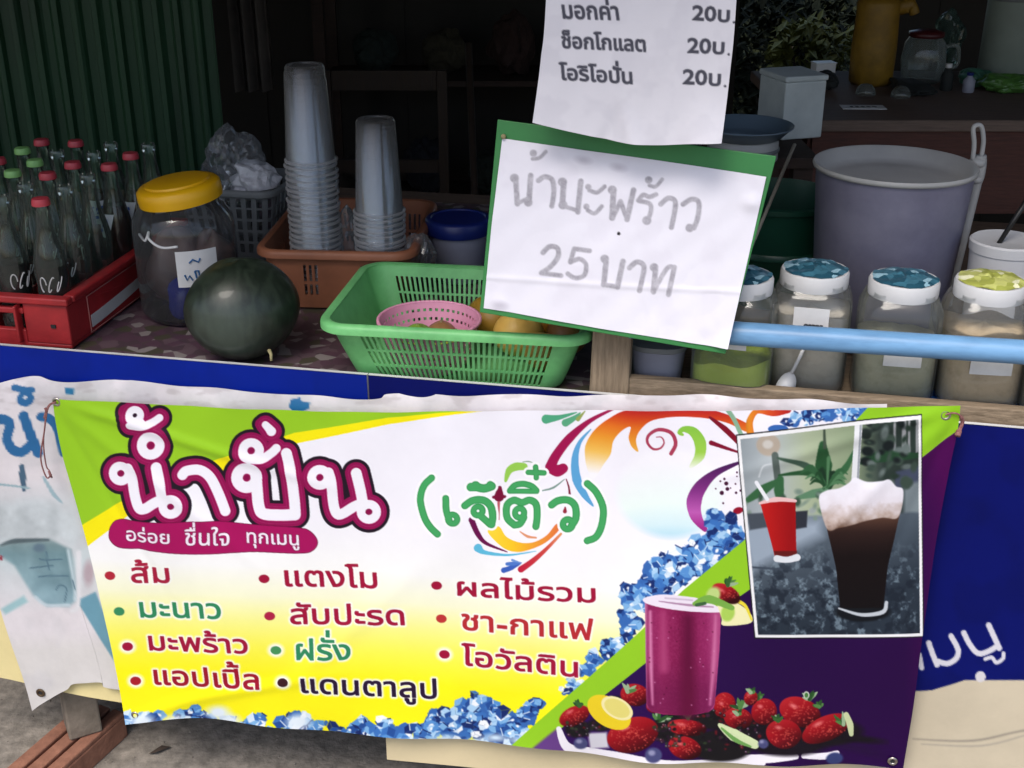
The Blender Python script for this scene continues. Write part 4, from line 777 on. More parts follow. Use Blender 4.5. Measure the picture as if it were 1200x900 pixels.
    item('แตงโม', (335, 686.5), (441.5, 690.5), (-1.6, -18), red); item('สับปะรด', (341, 731), (473, 734), (-1.4, -17.5), red); item('ฝรั่ง', (348, 773), (410.4, 773.5), (-1, -18), grn); item('แดนตาลูป', (354, 811.5), (511, 820.6), (-1, -17), drk)
    item('ผลไม้รวม', (536, 699), (697.5, 706.5), (-.6, -16), red); item('ชา-กาแฟ', (541, 739), (695, 750), (-.4, -18), org); item('โอวัลติน', (541, 780.5), (677, 793), (-.2, -17), red)
    # hem
    return A

# ---------------------------------------------------------------- the older banner behind it
def art_old():
    A = Art(-90, 425, 1100, 850, 1.6, (228, 222, 226))
    w = (slice(None), slice(None)); X, Y = A.X, A.Y
    A.put(w, np.clip((Y - 560) / 50, 0, 1) * np.clip((720 - Y) / 60, 0, 1) * .75, (196, 212, 216))
    A.put(w, np.clip((Y - 740) / 40, 0, .6), (216, 214, 208))
    A.put(w, np.clip((A.noise(X, Y, .03, 3) - .5) * 3, 0, .5), (204, 202, 206))
    A.put(w, np.clip((A.noise(X, Y * 3, .05, 8) - .55) * 3, 0, .4) * np.clip((490 - Y) / 20, 0, 1), (176, 166, 168))
    z = Z(0, 440, 4.5); b = (36, 104, 158)
    A.strokes([(catmull(z([(-40, 235), (20, 232), (52, 258), (40, 330), (66, 385), (115, 402), (158, 370)]), 6), 5.6), (catmull(z([(122, 215), (160, 320), (198, 412)]), 6), 5.6)], [(0, b)])
    A.strokes([(catmull(z([(212, 222), (262, 236), (300, 290), (330, 410)]), 6), 5.4)], [(0, b)])
    A.line(z([(62, 72), (110, 82), (160, 85)]), 3.4, b); A.ell(*z([(128, 128)])[0], 10, 8.5, b); A.ell(*z([(126, 120)])[0], 2.4, 2, (214, 214, 222))
    A.poly(z([(338, 70), (385, 72), (388, 105), (340, 100)]), (40, 122, 168))
    A.poly([(339, 470), (350, 468), (352, 472), (362, 474), (361, 480), (355, 483), (343, 483), (338, 478)], (34, 112, 168))
    A.line(z([(118, 478), (122, 540), (130, 605)]), [3, 4, 1.5], (70, 100, 124))
    A.line([(0, 567), (20, 569), (34, 572)], 1.2, (150, 180, 190)); A.line([(50, 560), (62, 580), (72, 590)], [1.5, 2.5, 1], (160, 186, 196))
    q = Z(0, 600, 3.75)
    A.poly(q([(-60, 165), (60, 122), (215, 118), (312, 165), (335, 320), (338, 385), (300, 420), (200, 424), (140, 372), (60, 240)]), lambda X, Y: np.stack([np.interp(Y, [625, 650, 710], [c0, c1, c2]) + (A.noise(X, Y, .06, 44) - .5) * 36 + np.clip(40 - np.abs(X - 20), 0, 40) * .5 for c0, c1, c2 in ((122, 110, 138), (142, 142, 170), (142, 150, 182))], -1), soft=4)
    A.poly(q([(-60, 0), (40, -40), (180, -50), (320, 20), (330, 130), (215, 118), (60, 122), (-60, 150)]), lambda X, Y: np.stack([206 + (A.noise(X, Y, .08, 46 + i) - .5) * 40 + o for i, o in ((0, -4), (0, 4), (0, 8))], -1), smooth=True, soft=12)
    A.line(q([(300, 170), (328, 330), (328, 385)]), 1.6, (206, 222, 228), soft=3); A.line(q([(150, 380), (200, 418), (300, 412)]), 1.4, (200, 218, 226), soft=2)
    A.line(q([(0, 150), (70, 128), (210, 125)]), [1, 3, 1.5], (88, 104, 110), soft=1.5)
    A.ell(*q([(170, 160)])[0], 7, 5, (100, 124, 140), 0, 3)
    for p in ([(170, 210), (200, 215), (270, 208)], [(130, 250), (230, 240)], [(165, 290), (300, 280)], [(200, 180), (210, 260)], [(240, 350), (260, 325), (290, 340), (280, 400)], [(320, 300), (330, 340)]):
        A.line(q(p), .8, (80, 112, 130), soft=.6)
    A.line(q([(345, 180), (345, 400), (310, 440)]), [3, 2.4, 2], (226, 226, 230), soft=1.5)
    A.poly(q([(355, 380), (420, 350), (520, 600), (520, 680), (440, 560), (352, 412)]), (108, 158, 178), soft=1.5)
    A.ell(*q([(388, 270)])[0], 6, 14, (186, 168, 176), 0, 4)
    A.poly(q([(0, 430), (100, 372), (118, 400), (20, 455)]), (160, 198, 204), soft=3)
    A.line([(93, 590), (106, 606)], 2, (150, 110, 90), soft=1)
    A.ell(0, 655, 2, 3, (150, 40, 60))
    return A

# ---------------------------------------------------------------- the boards below the counter
def art_board(edge_left):
    A = Art(-140, 390, 1330, 1010, 1.2, (7, 36, 148) if edge_left else (5, 16, 100))
    X, Y = A.X, A.Y
    A.put((slice(None), slice(None)), np.clip((A.noise(X, Y, .02, 2) - .45) * 2, 0, .3), (6, 30, 122) if edge_left else (3, 10, 76))
    if edge_left:
        A.poly([(-200, 690), (60, 700), (500, 760), (500, 1020), (-200, 1020)], (238, 222, 164))
    else:
        cream = (206, 194, 170)
        A.poly([(300, 850), (1000, 850), (1071, 810), (1092, 809), (1112, 803), (1131, 797), (1200, 797), (1340, 800), (1340, 1050), (300, 1050)], cream)
        A.poly([(300, 855), (1000, 865), (1000, 1050), (300, 1050)], (222, 206, 168), soft=30)
        A.ell(1149, 793, 6, 6.5, (214, 210, 214))
        A.line([(1070, 866), (1140, 868), (1200, 856), (1300, 840)], [.5, 1.2, 1, .5], (150, 142, 130), soft=1.5)
        A.line([(1080, 872), (1150, 874), (1200, 862)], [.5, .9, .6], (168, 160, 148), soft=1.5)
        q = Z(840, 650, 3.333); wh = (216, 214, 224)
        cm = lambda p: catmull(p, 6)
        A.strokes([(cm(q([(790, 390), (800, 442)])), 3.0), (cm(q([(828, 345), (842, 385), (860, 430)])), 3.2), (cm(q([(858, 415), (900, 425), (935, 405), (942, 370), (915, 318)])), 3.2),
                   (cm(q([(965, 305), (988, 350), (1020, 385), (1060, 378), (1098, 355)])), 3.2), (cm(q([(1062, 275), (1085, 325), (1103, 365)])), 3.3),
                   (cm(q([(1048, 408), (1075, 402), (1092, 422), (1118, 405), (1120, 385)])), 2.2)], [(0, wh)])
    return A

# ---------------------------------------------------------------- the hand-lettered papers
def art_price():
    A = Art(600, -330, 890, 190, 2.0, (226, 224, 232))
    k = (74, 74, 86)
    A.put((slice(None), slice(None)), np.clip((A.noise(A.X, A.Y, .04, 5) - .5) * 2.4, 0, .35), (210, 208, 218))
    z = Z(620, 0, 4.8)
    L = [(0.85, k)]
    rows = [('มอกค่า', (196, 102), (505, 112), (-2, -15.5), (920, 112), (1125, 124)), ('ช็อกโกแลต', (190, 268), (655, 290), (-1, -13.5), (892, 296), (1095, 304)), ('โอริโอปั่น', (178, 446), (580, 472), (-1, -13.5), (866, 472), (1075, 482))]
    for t, a, b, up, c, d in rows:
        A.word(t, z([a])[0], z([b])[0], up, L, .5)
        A.word('20บ', z([c])[0], z([d])[0], (0.4, -13.5), L, .5)
        e = z([(d[0] + 28, d[1] + 2)])[0]; A.ell(e[0], e[1], 1.6, 1.6, k)
    return A

def art_coconut():
    A = Art(555, 150, 910, 420, 2.0, (236, 234, 244))
    A.put((slice(None), slice(None)), np.clip((A.noise(A.X, A.Y, .03, 5) - .5) * 2.4, 0, .25), (224, 220, 232))
    g = (176, 173, 182); z = Z(560, 170, 3.4286); cm = lambda p: catmull(z(p), 6)
    D = lambda x, y, r: (z([(x, y), (x + 1, y)]), r / 3.4286)
    S = lambda p, h=12.0: (cm(p), h / 3.4286)
    it = [D(148, 132, 19), S([(154, 145), (160, 235)]), S([(158, 235), (200, 215)], 9), S([(214, 122), (207, 225)]), D(203, 230, 18), D(224, 32, 15), S([(222, 55), (250, 50), (274, 26)], 8),
          S([(245, 142), (270, 127), (300, 140), (306, 190), (298, 245)], 11),
          D(340, 148, 19), S([(345, 160), (340, 240)], 13), D(342, 240, 19), S([(355, 248), (398, 262)], 9), S([(414, 145), (402, 268)], 12),
          D(444, 168, 13), S([(448, 182), (480, 190), (510, 166)], 9), D(436, 247, 13), S([(442, 262), (470, 274), (498, 246)], 9),
          D(540, 180, 19), S([(545, 190), (540, 292)], 13), S([(542, 292), (574, 225)], 10), S([(574, 225), (600, 298)], 10), S([(600, 298), (626, 180)], 12),
          S([(645, 222), (665, 200), (690, 208), (716, 198)], 10), S([(650, 224), (690, 235), (696, 262), (685, 298)], 10), D(679, 302, 19), D(686, 140, 16), S([(690, 162), (715, 166), (741, 137)], 8),
          S([(735, 237), (765, 213), (793, 225), (790, 272), (778, 330)], 11), S([(825, 237), (860, 217), (888, 230), (884, 290), (868, 332)], 11), D(851, 332, 18),
          S([(262, 432), (288, 408), (320, 414), (322, 450), (290, 490), (258, 512)], 11), S([(255, 514), (335, 524)], 10),
          S([(450, 424), (388, 416)], 10), S([(388, 416), (372, 468)], 10), S([(372, 470), (410, 457), (436, 480), (428, 522), (392, 533), (362, 516)], 10),
          D(510, 456, 18), S([(516, 468), (507, 558)], 12), S([(505, 558), (562, 568)], 10), S([(562, 568), (584, 466)], 12),
          S([(610, 492), (640, 468), (668, 485), (660, 540), (650, 584)], 11),
          D(708, 490, 18), S([(714, 502), (706, 588)], 12), S([(708, 584), (760, 495), (790, 492)], 10), S([(790, 490), (766, 600)], 11)]
    A.strokes([(p, r * .92) for p, r in it], [(0, lambda X, Y: np.array(g)[None, None] + ((A.noise(X, Y, .22, 31) - .5) * 46 + (A.noise(X, Y, .9, 35) - .5) * 30)[..., None])], .8)
    A.ell(567 / 3.4286 + 560, 355 / 3.4286 + 170, 2.0, 2.0, (30, 26, 30))
    for x, y in ((425, 60), (565, 90), (90, 640)): A.ell(560 + x / 3.4286, 170 + y / 3.4286, 8, 4, (206, 202, 214), .2, 5)
    return A
# ================================================================== THE PLACE
M = {}
M['concrete'] = mat('worn_concrete', rgb(158, 150, 140, .85), 0.88, col2=rgb(84, 80, 74, .8), scale=34, amount=1.0, bump=0.8, bscale=70, detail=12)
M['roof'] = mat('rusty_roof_sheet', (0.22, 0.2, 0.19), 0.6, metal=0.3, col2=(0.12, 0.09, 0.07), scale=2)
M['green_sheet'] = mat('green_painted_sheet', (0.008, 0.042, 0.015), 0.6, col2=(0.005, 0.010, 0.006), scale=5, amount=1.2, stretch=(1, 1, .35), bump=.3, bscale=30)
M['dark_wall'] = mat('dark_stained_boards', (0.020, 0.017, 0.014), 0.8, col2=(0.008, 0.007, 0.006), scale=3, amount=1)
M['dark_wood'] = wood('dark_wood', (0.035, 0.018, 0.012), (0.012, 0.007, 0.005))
M['grey_wood'] = wood('weathered_wood', rgb(150, 132, 110), rgb(92, 78, 62))
M['table_wood'] = wood('counter_wood', rgb(112, 92, 76), rgb(66, 52, 42))

# ---- ground: one sheet out to the horizon, finer near the stall
gm = MB(); S_ = 60.0
gm.add([(-S_, -S_, GZ), (S_, -S_, GZ), (S_, S_, GZ), (-S_, S_, GZ)], [(0, 1, 2, 3)])
g = gm.build('ground', M['concrete']); tag(g, 'worn grey concrete ground under and in front of the stall', 'ground', kind='structure')
_ns = M['concrete'].node_tree.nodes

def along(u, v, z=0.0):
    """a point u metres along the stall front and v metres behind it"""
    p = F0 + EX * u - EN * v
    return np.array([p[0], p[1], z])

# ---- unseen lean-to roof over the stall, added and shaped to shade the goods
r_ = thing('shading_roof', 'unseen rusty corrugated metal roof over the juice stall, added to shade it', 'roof', (0, 0, 0))
mb = MB(); n = 120
vs, fs = [], []
for i in range(n + 1):
    x = -4.2 + 8.6 * i / n
    dz = 0.03 * math.sin(i * 2 * math.pi / 4)
    for y, z in ((1.30, 2.05), (6.4, 2.75)):
        vs.append((x, y, z + dz))
for i in range(n): fs.append((2 * i, 2 * i + 2, 2 * i + 3, 2 * i + 1))
mb.add(vs, fs); mb.build('roof_sheet', M['roof'], r_, solid=0.004)
mb = MB()
for y, z in ((1.45, 2.0), (4.0, 2.36), (6.2, 2.66)): mb.box((0, y, z - .01), (8.6, .06, .06))
mb.build('rafter', M['dark_wood'], r_)
for x, y, h in ((-4.0, 1.45, 1.96), (4.0, 1.45, 1.96), (-4.0, 6.2, 2.62), (4.2, 6.2, 2.62)):
    mb = MB(); mb.box((x, y, (h + GZ) / 2), (.08, .08, h - GZ)); mb.build('post', M['dark_wood'], r_)

# ---- garden soil beyond the shop
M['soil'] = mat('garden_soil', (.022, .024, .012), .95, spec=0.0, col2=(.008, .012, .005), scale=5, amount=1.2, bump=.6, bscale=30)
gs = MB(); gs.add([(-6, 5.6, GZ + .004), (14, 5.6, GZ + .004), (14, 40, GZ + .004), (-6, 40, GZ + .004)], [(0, 1, 2, 3)])
tag(gs.build('garden_ground', M['soil']), 'brown garden ground beyond the opening at the back', 'ground', kind='structure')

# ---- grit lying on the concrete by the stall
M['grit'] = mat('grey_grit', rgb(150, 142, 132), .9, col2=rgb(80, 74, 68), scale=60)
gr_ = MB(); rg = random.Random(31)
for _ in range(420):
    x_, y_, r_g = rg.uniform(-1.3, .1), rg.uniform(1.75, 2.5), rg.uniform(.0012, .0042)
    t_ = rg.uniform(0, 6); gr_.add([(x_ + r_g * math.cos(t_), y_ + r_g * math.sin(t_), GZ), (x_ + r_g * math.cos(t_ + 2.2), y_ + r_g * math.sin(t_ + 2.2), GZ), (x_ + r_g * math.cos(t_ + 4.1), y_ + r_g * math.sin(t_ + 4.1), GZ), (x_, y_, GZ + r_g * .9)], [(0, 1, 3), (1, 2, 3), (2, 0, 3)])
tag(gr_.build('grit', M['grit']), 'loose grit scattered on the concrete under the banners', 'grit', kind='stuff')

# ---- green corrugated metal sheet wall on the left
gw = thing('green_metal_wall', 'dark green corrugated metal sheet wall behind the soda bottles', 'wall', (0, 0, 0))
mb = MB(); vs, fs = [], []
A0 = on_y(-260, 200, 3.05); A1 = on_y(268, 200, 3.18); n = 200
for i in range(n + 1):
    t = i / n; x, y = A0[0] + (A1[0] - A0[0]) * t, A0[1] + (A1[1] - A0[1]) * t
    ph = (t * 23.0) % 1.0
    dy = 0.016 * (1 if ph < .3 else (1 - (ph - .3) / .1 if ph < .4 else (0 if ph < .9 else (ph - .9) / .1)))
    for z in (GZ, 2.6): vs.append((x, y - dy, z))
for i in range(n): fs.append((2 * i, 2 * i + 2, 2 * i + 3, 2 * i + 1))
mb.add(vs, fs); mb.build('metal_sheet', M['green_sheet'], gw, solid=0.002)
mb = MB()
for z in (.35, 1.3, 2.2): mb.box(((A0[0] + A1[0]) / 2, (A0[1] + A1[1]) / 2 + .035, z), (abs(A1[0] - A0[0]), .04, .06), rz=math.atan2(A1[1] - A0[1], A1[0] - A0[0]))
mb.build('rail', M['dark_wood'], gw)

# ---- board walls at the back; unseen side walls added to darken the inside
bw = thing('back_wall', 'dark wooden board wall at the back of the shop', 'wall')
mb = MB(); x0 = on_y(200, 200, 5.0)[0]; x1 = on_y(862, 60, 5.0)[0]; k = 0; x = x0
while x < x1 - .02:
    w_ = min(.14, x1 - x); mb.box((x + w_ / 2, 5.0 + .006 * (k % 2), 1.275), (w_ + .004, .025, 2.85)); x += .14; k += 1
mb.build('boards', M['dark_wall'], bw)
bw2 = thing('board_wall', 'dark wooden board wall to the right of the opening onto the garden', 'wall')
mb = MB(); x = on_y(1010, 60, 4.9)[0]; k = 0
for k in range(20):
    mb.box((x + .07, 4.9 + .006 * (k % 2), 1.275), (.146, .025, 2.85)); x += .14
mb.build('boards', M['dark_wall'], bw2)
for nm, xx, lb in (('darkening_side_wall', -3.6, 'unseen dark side wall beyond the green sheet, added to darken the shop'), ('darkening_side_wall', 3.7, 'unseen dark side wall beyond the jars, added to darken the shop')):
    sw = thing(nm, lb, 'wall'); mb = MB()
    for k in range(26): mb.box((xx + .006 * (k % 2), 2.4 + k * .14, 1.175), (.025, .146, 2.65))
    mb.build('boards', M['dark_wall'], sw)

# ---- the counter
ct = thing('stall_counter', 'wooden counter of the juice stall carrying all the goods', 'counter', F0 * np.array([1, 1, 0]), YAW)
TZ = 0.775
mb = MB(); mb.box((.75, .62, TZ - .0125), (3.4, 1.20, .025)); mb.build('tabletop', M['table_wood'], ct, bevel=.003)
for x, y in ((-.82, .07), (2.3, .07), (-.82, 1.12), (2.3, 1.12)):
    mb = MB(); mb.box((x, y, (TZ - .025 + GZ) / 2), (.05, .05, TZ - .025 - GZ)); mb.build('leg', M['table_wood'], ct, bevel=.003)

# ---- boards hung below the counter
def coons(top, right, bottom, left, nu, nv):
    """edge curves (picture-plane points of the flat artwork) -> grid of points"""
    def even(p, n):
        p = catmull(p, 10) if len(p) > 2 else np.asarray(p, float)
        d = np.r_[0, np.cumsum(np.hypot(*np.diff(p, axis=0).T))]
        t = np.linspace(0, d[-1], n)
        return np.stack([np.interp(t, d, p[:, 0]), np.interp(t, d, p[:, 1])], -1)
    T, B, L, Rr = even(top, nu), even(bottom, nu), even(left, nv), even(right, nv)
    s = np.linspace(0, 1, nu)[None, :, None]; t = np.linspace(0, 1, nv)[:, None, None]
    return ((1 - t) * T[None] + t * B[None] + (1 - s) * L[:, None] + s * Rr[:, None]
            - ((1 - s) * (1 - t) * T[0] + s * (1 - t) * T[-1] + (1 - s) * t * B[0] + s * t * B[-1]))

def sheet(name, art, plane, off, G, disp, m, parent=None, k=0.88):
    """a printed sheet: grid of artwork points laid on a plane standing in the scene, waved by disp (metres)"""
    PX, PY = G[..., 0], G[..., 1]
    P = plane.hit(PX, PY, off)
    C = art.sample(PX, PY, k) if art is not None else None
    if disp is not None: P = P + disp[..., None] * plane.n
    return grid_obj(name, P, C, m, parent), P

M['panel_print'] = printed('printed_panel', rough=0.5, bump=0.05, bscale=120, dirt=0.16, spec=.12)
M['board_edge'] = mat('white_foam_edge', (.75, .75, .74), 0.6)
def board(name, label, top, right, bottom, left, art, nu, nv, off=0.0):
    t = thing(name, label, 'sign board', F0)
    G = coons(top, right, bottom, left, nu, nv)
    o, P = sheet('printed_face', art, FRONT, off, G, None, M['panel_print'])
    P = P - F0
    o.data.vertices.foreach_set('co', P.astype(np.float32).ravel()); o.parent = t
    # the panel's own thickness: back face and edges
    mb = MB(); ring = np.concatenate([P[0], P[1:, -1], P[-1, :-1][::-1], P[1:-1, 0][::-1]]); k = len(ring)
    vs = [p - EN * .001 + np.array([0, 0, .0]) for p in ring] + [p - EN * .009 for p in ring]
    cen = ring.mean(0); 
    vs = [cen + (v - cen) * 1.0012 for v in vs]
    mb.add(vs, [(i, (i + 1) % k, (i + 1) % k + k, i + k) for i in range(k)] + [tuple(range(k, 2 * k))])
    mb.build('panel_core', M['board_edge'], t)
    return t
_AL, _AR = art_board(True), art_board(False)
board('sign_board', 'blue and cream sign board under the counter at the left, behind the faded banner', [(-60, 400.1), (0, 405), (429.5, 439.9)], [(429.5, 439.9), (455, 862)], [(-78, 783), (0, 794), (140, 823), (455, 862)], [(-60, 400.1), (-78, 783)], _AL, 340, 260)
board('sign_board', 'blue and cream sign board with white lettering under the jars at the right', [(431.5, 440), (700, 462), (800, 470), (1000, 486.5), (1130, 497), (1200, 503), (1320, 513)], [(1320, 513), (1270, 1000)], [(453.5, 890), (700, 917), (1270, 1000)], [(431.5, 440), (453.5, 890)], _AR, 620, 380, 0.002)

# ---- the faded older banner
def waves(G, terms, seed=0, fine=0.0):
    h, w = G.shape[:2]
    s = np.linspace(0, 1, w)[None, :] * np.ones((h, 1)); t = np.linspace(0, 1, h)[:, None] * np.ones((1, w))
    d = np.zeros((h, w))
    for am, fu, fv, ph in terms: d += am * np.sin(2 * np.pi * (fu * s + fv * t) + ph)
    return d, s, t
M['vinyl_old'] = printed('faded_vinyl', rough=0.5, dirt=0.22, bump=0.15, bscale=160)
M['eyelet'] = mat('nickel_eyelet', (.62, .6, .56), 0.3, metal=1.0, col2=(.35, .3, .25), scale=120)
M['eyelet_rust'] = mat('rusty_eyelet', (.16, .11, .06), 0.55, metal=0.7, col2=(.07, .045, .03), scale=120)
M['cord'] = mat('faded_pink_cord', rgb(168, 120, 116), 0.9, col2=rgb(110, 66, 66), scale=300)
M['hole'] = mat('hole_shade', (.02, .02, .022), 0.9)  # near-black colour painted on in place of the shade inside openings
G = coons([(-62, 462), (-20, 455), (15, 447), (40, 444), (66, 449), (150, 450), (300, 462), (431, 470), (452, 465), (500, 466), (640, 466), (800, 466), (930, 472), (1040, 476)], [(1040, 476), (1020, 700)],
          [(37, 834), (47, 826), (66, 815), (78, 809), (84, 803), (100, 801), (118, 801), (139, 808), (300, 800), (600, 790), (1020, 700)], [(-62, 462), (-30, 600), (0, 717), (27, 797), (37, 834)], 560, 220)
d, s, t = waves(G, [(.004, 3, .6, 1), (.003, 7, -1.2, 2), (.0015, 17, 1, 0)])
d *= 0.5 + 0.5 * t; d += -.010 * np.exp(-t / .05) + .004 * np.exp(-(t / .03)) * np.sin(s * 60)
ob = thing('faded_banner', 'faded dirty white vinyl banner with blue lettering hanging behind the bright menu banner', 'banner', F0)
o, P = sheet('vinyl_sheet', art_old(), FRONT, .016, G, d, M['vinyl_old'])
o.data.vertices.foreach_set('co', (P - F0).astype(np.float32).ravel()); o.parent = ob
def eyelet(px, py, off, parent, m, base, r=.0085):
    c = FRONT.hit(px, py, off) - base
    ez = Vector(EN).to_track_quat('Z', 'Y').to_matrix().to_4x4()
    mb = MB(); prof = []
    for k in range(9):
        a_ = 2 * math.pi * k / 8; prof.append((r * .72 + r * .3 * math.cos(a_), r * .22 * math.sin(a_)))
    mb.lathe(prof, 22); o = mb.build('eyelet', m, parent, smooth=True)
    o.matrix_local = Matrix.Translation(c) @ ez
    mb = MB(); mb.lathe([(r * .55, .0004), (0.00001, .0004)], 20); q = mb.build('hole', M['hole'], o)  # dark disc laid in for the shaded opening of the eyelet
    return o
eyelet(47.5, 812, .0185, ob, M['eyelet_rust'], F0, .0095)

# ---- the bright menu banner
top = [(63, 466), (180, 473), (300, 479), (430, 482.5), (560, 483), (700, 482), (870, 481), (1000, 478), (1125, 473.5)]
rgt = [(1125, 473.5), (1122, 503), (1112, 552), (1096, 640), (1081, 745), (1070, 830), (1058, 900)]
bot = [(148.5, 847), (165, 845), (205, 842.5), (250, 844), (330, 853), (430, 862.5), (520, 868), (600, 873.5), (660, 880), (750, 890), (850, 894), (920, 896), (985, 897), (1058, 900)]
lft = [(63, 466), (66, 490), (75, 533), (87, 577), (103, 638), (119, 705), (133, 767), (148.5, 847)]
G = coons(top, rgt, bot, lft, 1380, 560)
d, s, t = waves(G, [(.0035, 1.2, .25, .6), (.0016, 2.7, -.9, 2.2), (.0008, 6.3, 1.7, .3)])
def fold(s0, t0, s1, t1, w_, am):
    dx, dy = (s1 - s0) * 1.42, (t1 - t0) * .66; l = math.hypot(dx, dy)
    u = ((s - s0) * 1.42 * dx + (t - t0) * .66 * dy) / l; v = (-(s - s0) * 1.42 * dy + (t - t0) * .66 * dx) / l
    return am * np.exp(-(v / w_) ** 2) * np.clip(u / (l * .15), 0, 1) * np.clip((l - u) / (l * .4), 0, 1)
for a_ in ((0, 0, .32, .25, .012, .004), (0, 0, .10, .75, .010, -.003), (.0, 0, .22, .55, .014, .003), (1, 0, .7, .22, .014, .0035), (1, 0, .93, .6, .012, -.003), (1, 0, .82, .5, .015, .0025), (0, 1, .3, .8, .012, .003), (1, 1, .72, .86, .014, -.003), (.42, 0, .46, .5, .02, .002), (.2, .9, .42, .42, .02, .002)): d += fold(*a_)
d += .004 * np.exp(-(1 - t) / .05) * np.sin(s * 38 + 1) + .0012 * np.exp(-t / .03) * np.sin(s * 70)
BOFF = .034
vb = thing('menu_banner', 'bright vinyl juice menu banner with white and pink Thai title tied across the stall front', 'banner', F0)
M['vinyl'] = printed('printed_vinyl', rough=0.38, dirt=0.07, bump=0.04, bscale=500, spec=.16)
_AM = art_menu()
o, P = sheet('vinyl_sheet', _AM, FRONT, BOFF, G, d, M['vinyl'])
o.data.vertices.foreach_set('co', (P - F0).astype(np.float32).ravel()); o.parent = vb
for px, py in ((66.5, 471), (1108, 486.5), (158.5, 838), (1046, 892)): eyelet(px, py, BOFF + .004, vb, M['eyelet'], F0)
pt = lambda px, py, off=BOFF + .008: FRONT.hit(px, py, off) - F0
mb = MB()
mb.tube(catmull([pt(66, 471), pt(58, 474), pt(54, 484), pt(52, 505), pt(48, 530), pt(49, 545), pt(55, 560), pt(60, 556), pt(59, 557)], 5), .0014, 6)
mb.tube(catmull([pt(65, 472), pt(57, 477), pt(53, 497), pt(51, 520), pt(54, 545), pt(58, 552), pt(61, 560)], 5), .0013, 6)
mb.tube(catmull([pt(53, 478), pt(54, 482), pt(52, 490)], 5), .0024, 6); mb.tube([pt(57, 552), pt(60, 559)], [.0018, .0026], 6)
mb.build('tie_cord', M['cord'], vb, smooth=True)
mb = MB()
mb.tube(catmull([pt(1108, 486), pt(1116, 484), pt(1124, 486), pt(1128, 494, BOFF), pt(1124, 505, BOFF + .003), pt(1122, 511)], 5), [.0014] * 12 + [.003] * 8 + [.0045] * 6, 7)
mb.build('tie_cord', M['cord'], vb, smooth=True)

# ---- brick and post foot at the lower left
M['brick'] = mat('old_red_brick', rgb(150, 104, 84), 0.9, col2=rgb(104, 68, 54), scale=26, amount=1, bump=.5, bscale=90)
M['post_grey'] = mat('grey_cement_post', rgb(128, 118, 106), 0.9, col2=rgb(92, 84, 74), scale=18, amount=1, bump=.4, bscale=80)
b0, b1 = on_z(36, 905, GZ + .06), on_z(112, 838, GZ + .06)
br = thing('grooved_brick', 'reddish grooved clay brick lying under the counter post at the left', 'brick', ((b0 + b1) / 2) * np.array([1, 1, 0]) + np.array([0, 0, GZ]), math.atan2((b1 - b0)[1], (b1 - b0)[0]))
L_ = float(np.linalg.norm(b1 - b0)) + .06; mb = MB()
mb.box((0, 0, .026), (L_, .105, .052))
for y in (-.037, 0, .037): mb.box((0, y, .0575), (L_, .029, .011))
mb.build('brick_body', M['brick'], br, bevel=.003)
po = thing('counter_post', 'grey cement post standing on the grooved brick under the banners', 'post', (0, 0, 0))
c0 = on_z(92, 864, GZ + .064)
mb = MB()
mb.box((c0[0], c0[1] + .032, (GZ + .064 + TZ - .026) / 2), (.066, .066, TZ - .026 - GZ - .064), rz=.5); mb.build('post_shaft', M['post_grey'], po, bevel=.004)
# a dark leaf and pebbles on the ground
M['leaf_dry'] = mat('dry_leaf', rgb(70, 58, 50), .9)
lf = MB(); c = on_z(187, 880, GZ + .004)
lf.add([(c[0] - .022, c[1] - .010, GZ + .004), (c[0] - .005, c[1] - .012, GZ + .010), (c[0] + .022, c[1] + .012, GZ + .005), (c[0] + .002, c[1] + .012, GZ + .009), (c[0], c[1], GZ + .013)], [(0, 1, 4), (1, 2, 4), (2, 3, 4), (3, 0, 4)])
tag(lf.build('dry_leaf', M['leaf_dry'], smooth=True), 'small dark dry leaf lying on the concrete below the menu banner', 'leaf')
# ================================================================== THE GOODS
def V3(p): return Vector([float(c) for c in p])
def dup(root, loc=None, rz=None, label=None, cat=None, group=None):
    r = root.copy(); COL.objects.link(r)
    if loc is not None: r.location = [float(c) for c in loc]
    if rz is not None: r.rotation_euler = (0, 0, rz)
    if label: r['label'] = label
    if group: r['group'] = group
    for ch in list(root.children):
        c = ch.copy(); COL.objects.link(c); c.parent = r
        for g_ in list(ch.children):
            d_ = g_.copy(); COL.objects.link(d_); d_.parent = c
    return r

def rrect(hx, hy, r, n):
    """n points evenly round a rounded rectangle, with outward normals"""
    pts, nor = [], []
    per = 4 * (hx - r) + 4 * (hy - r) + 2 * math.pi * r
    segs = [('l', (hx, -(hy - r)), (hx, hy - r), (1, 0)), ('a', (hx - r, hy - r), 0), ('l', (hx - r, hy), (-(hx - r), hy), (0, 1)), ('a', (-(hx - r), hy - r), 90),
            ('l', (-hx, hy - r), (-hx, -(hy - r)), (-1, 0)), ('a', (-(hx - r), -(hy - r)), 180), ('l', (-(hx - r), -hy), (hx - r, -hy), (0, -1)), ('a', (hx - r, -(hy - r)), 270)]
    L = [(2 * (hy - r) if i in (0, 4) else 2 * (hx - r)) if s[0] == 'l' else math.pi * r / 2 for i, s in enumerate(segs)]
    for k in range(n):
        d_ = per * k / n; i = 0
        while d_ > L[i] and i < 7: d_ -= L[i]; i += 1
        s = segs[i]
        if s[0] == 'l':
            t = d_ / L[i]; pts.append((s[1][0] + (s[2][0] - s[1][0]) * t, s[1][1] + (s[2][1] - s[1][1]) * t)); nor.append(s[3])
        else:
            a_ = R(s[2]) + d_ / r; nor.append((math.cos(a_), math.sin(a_))); pts.append((s[1][0] + r * math.cos(a_), s[1][1] + r * math.sin(a_)))
    return np.array(pts), np.array(nor)

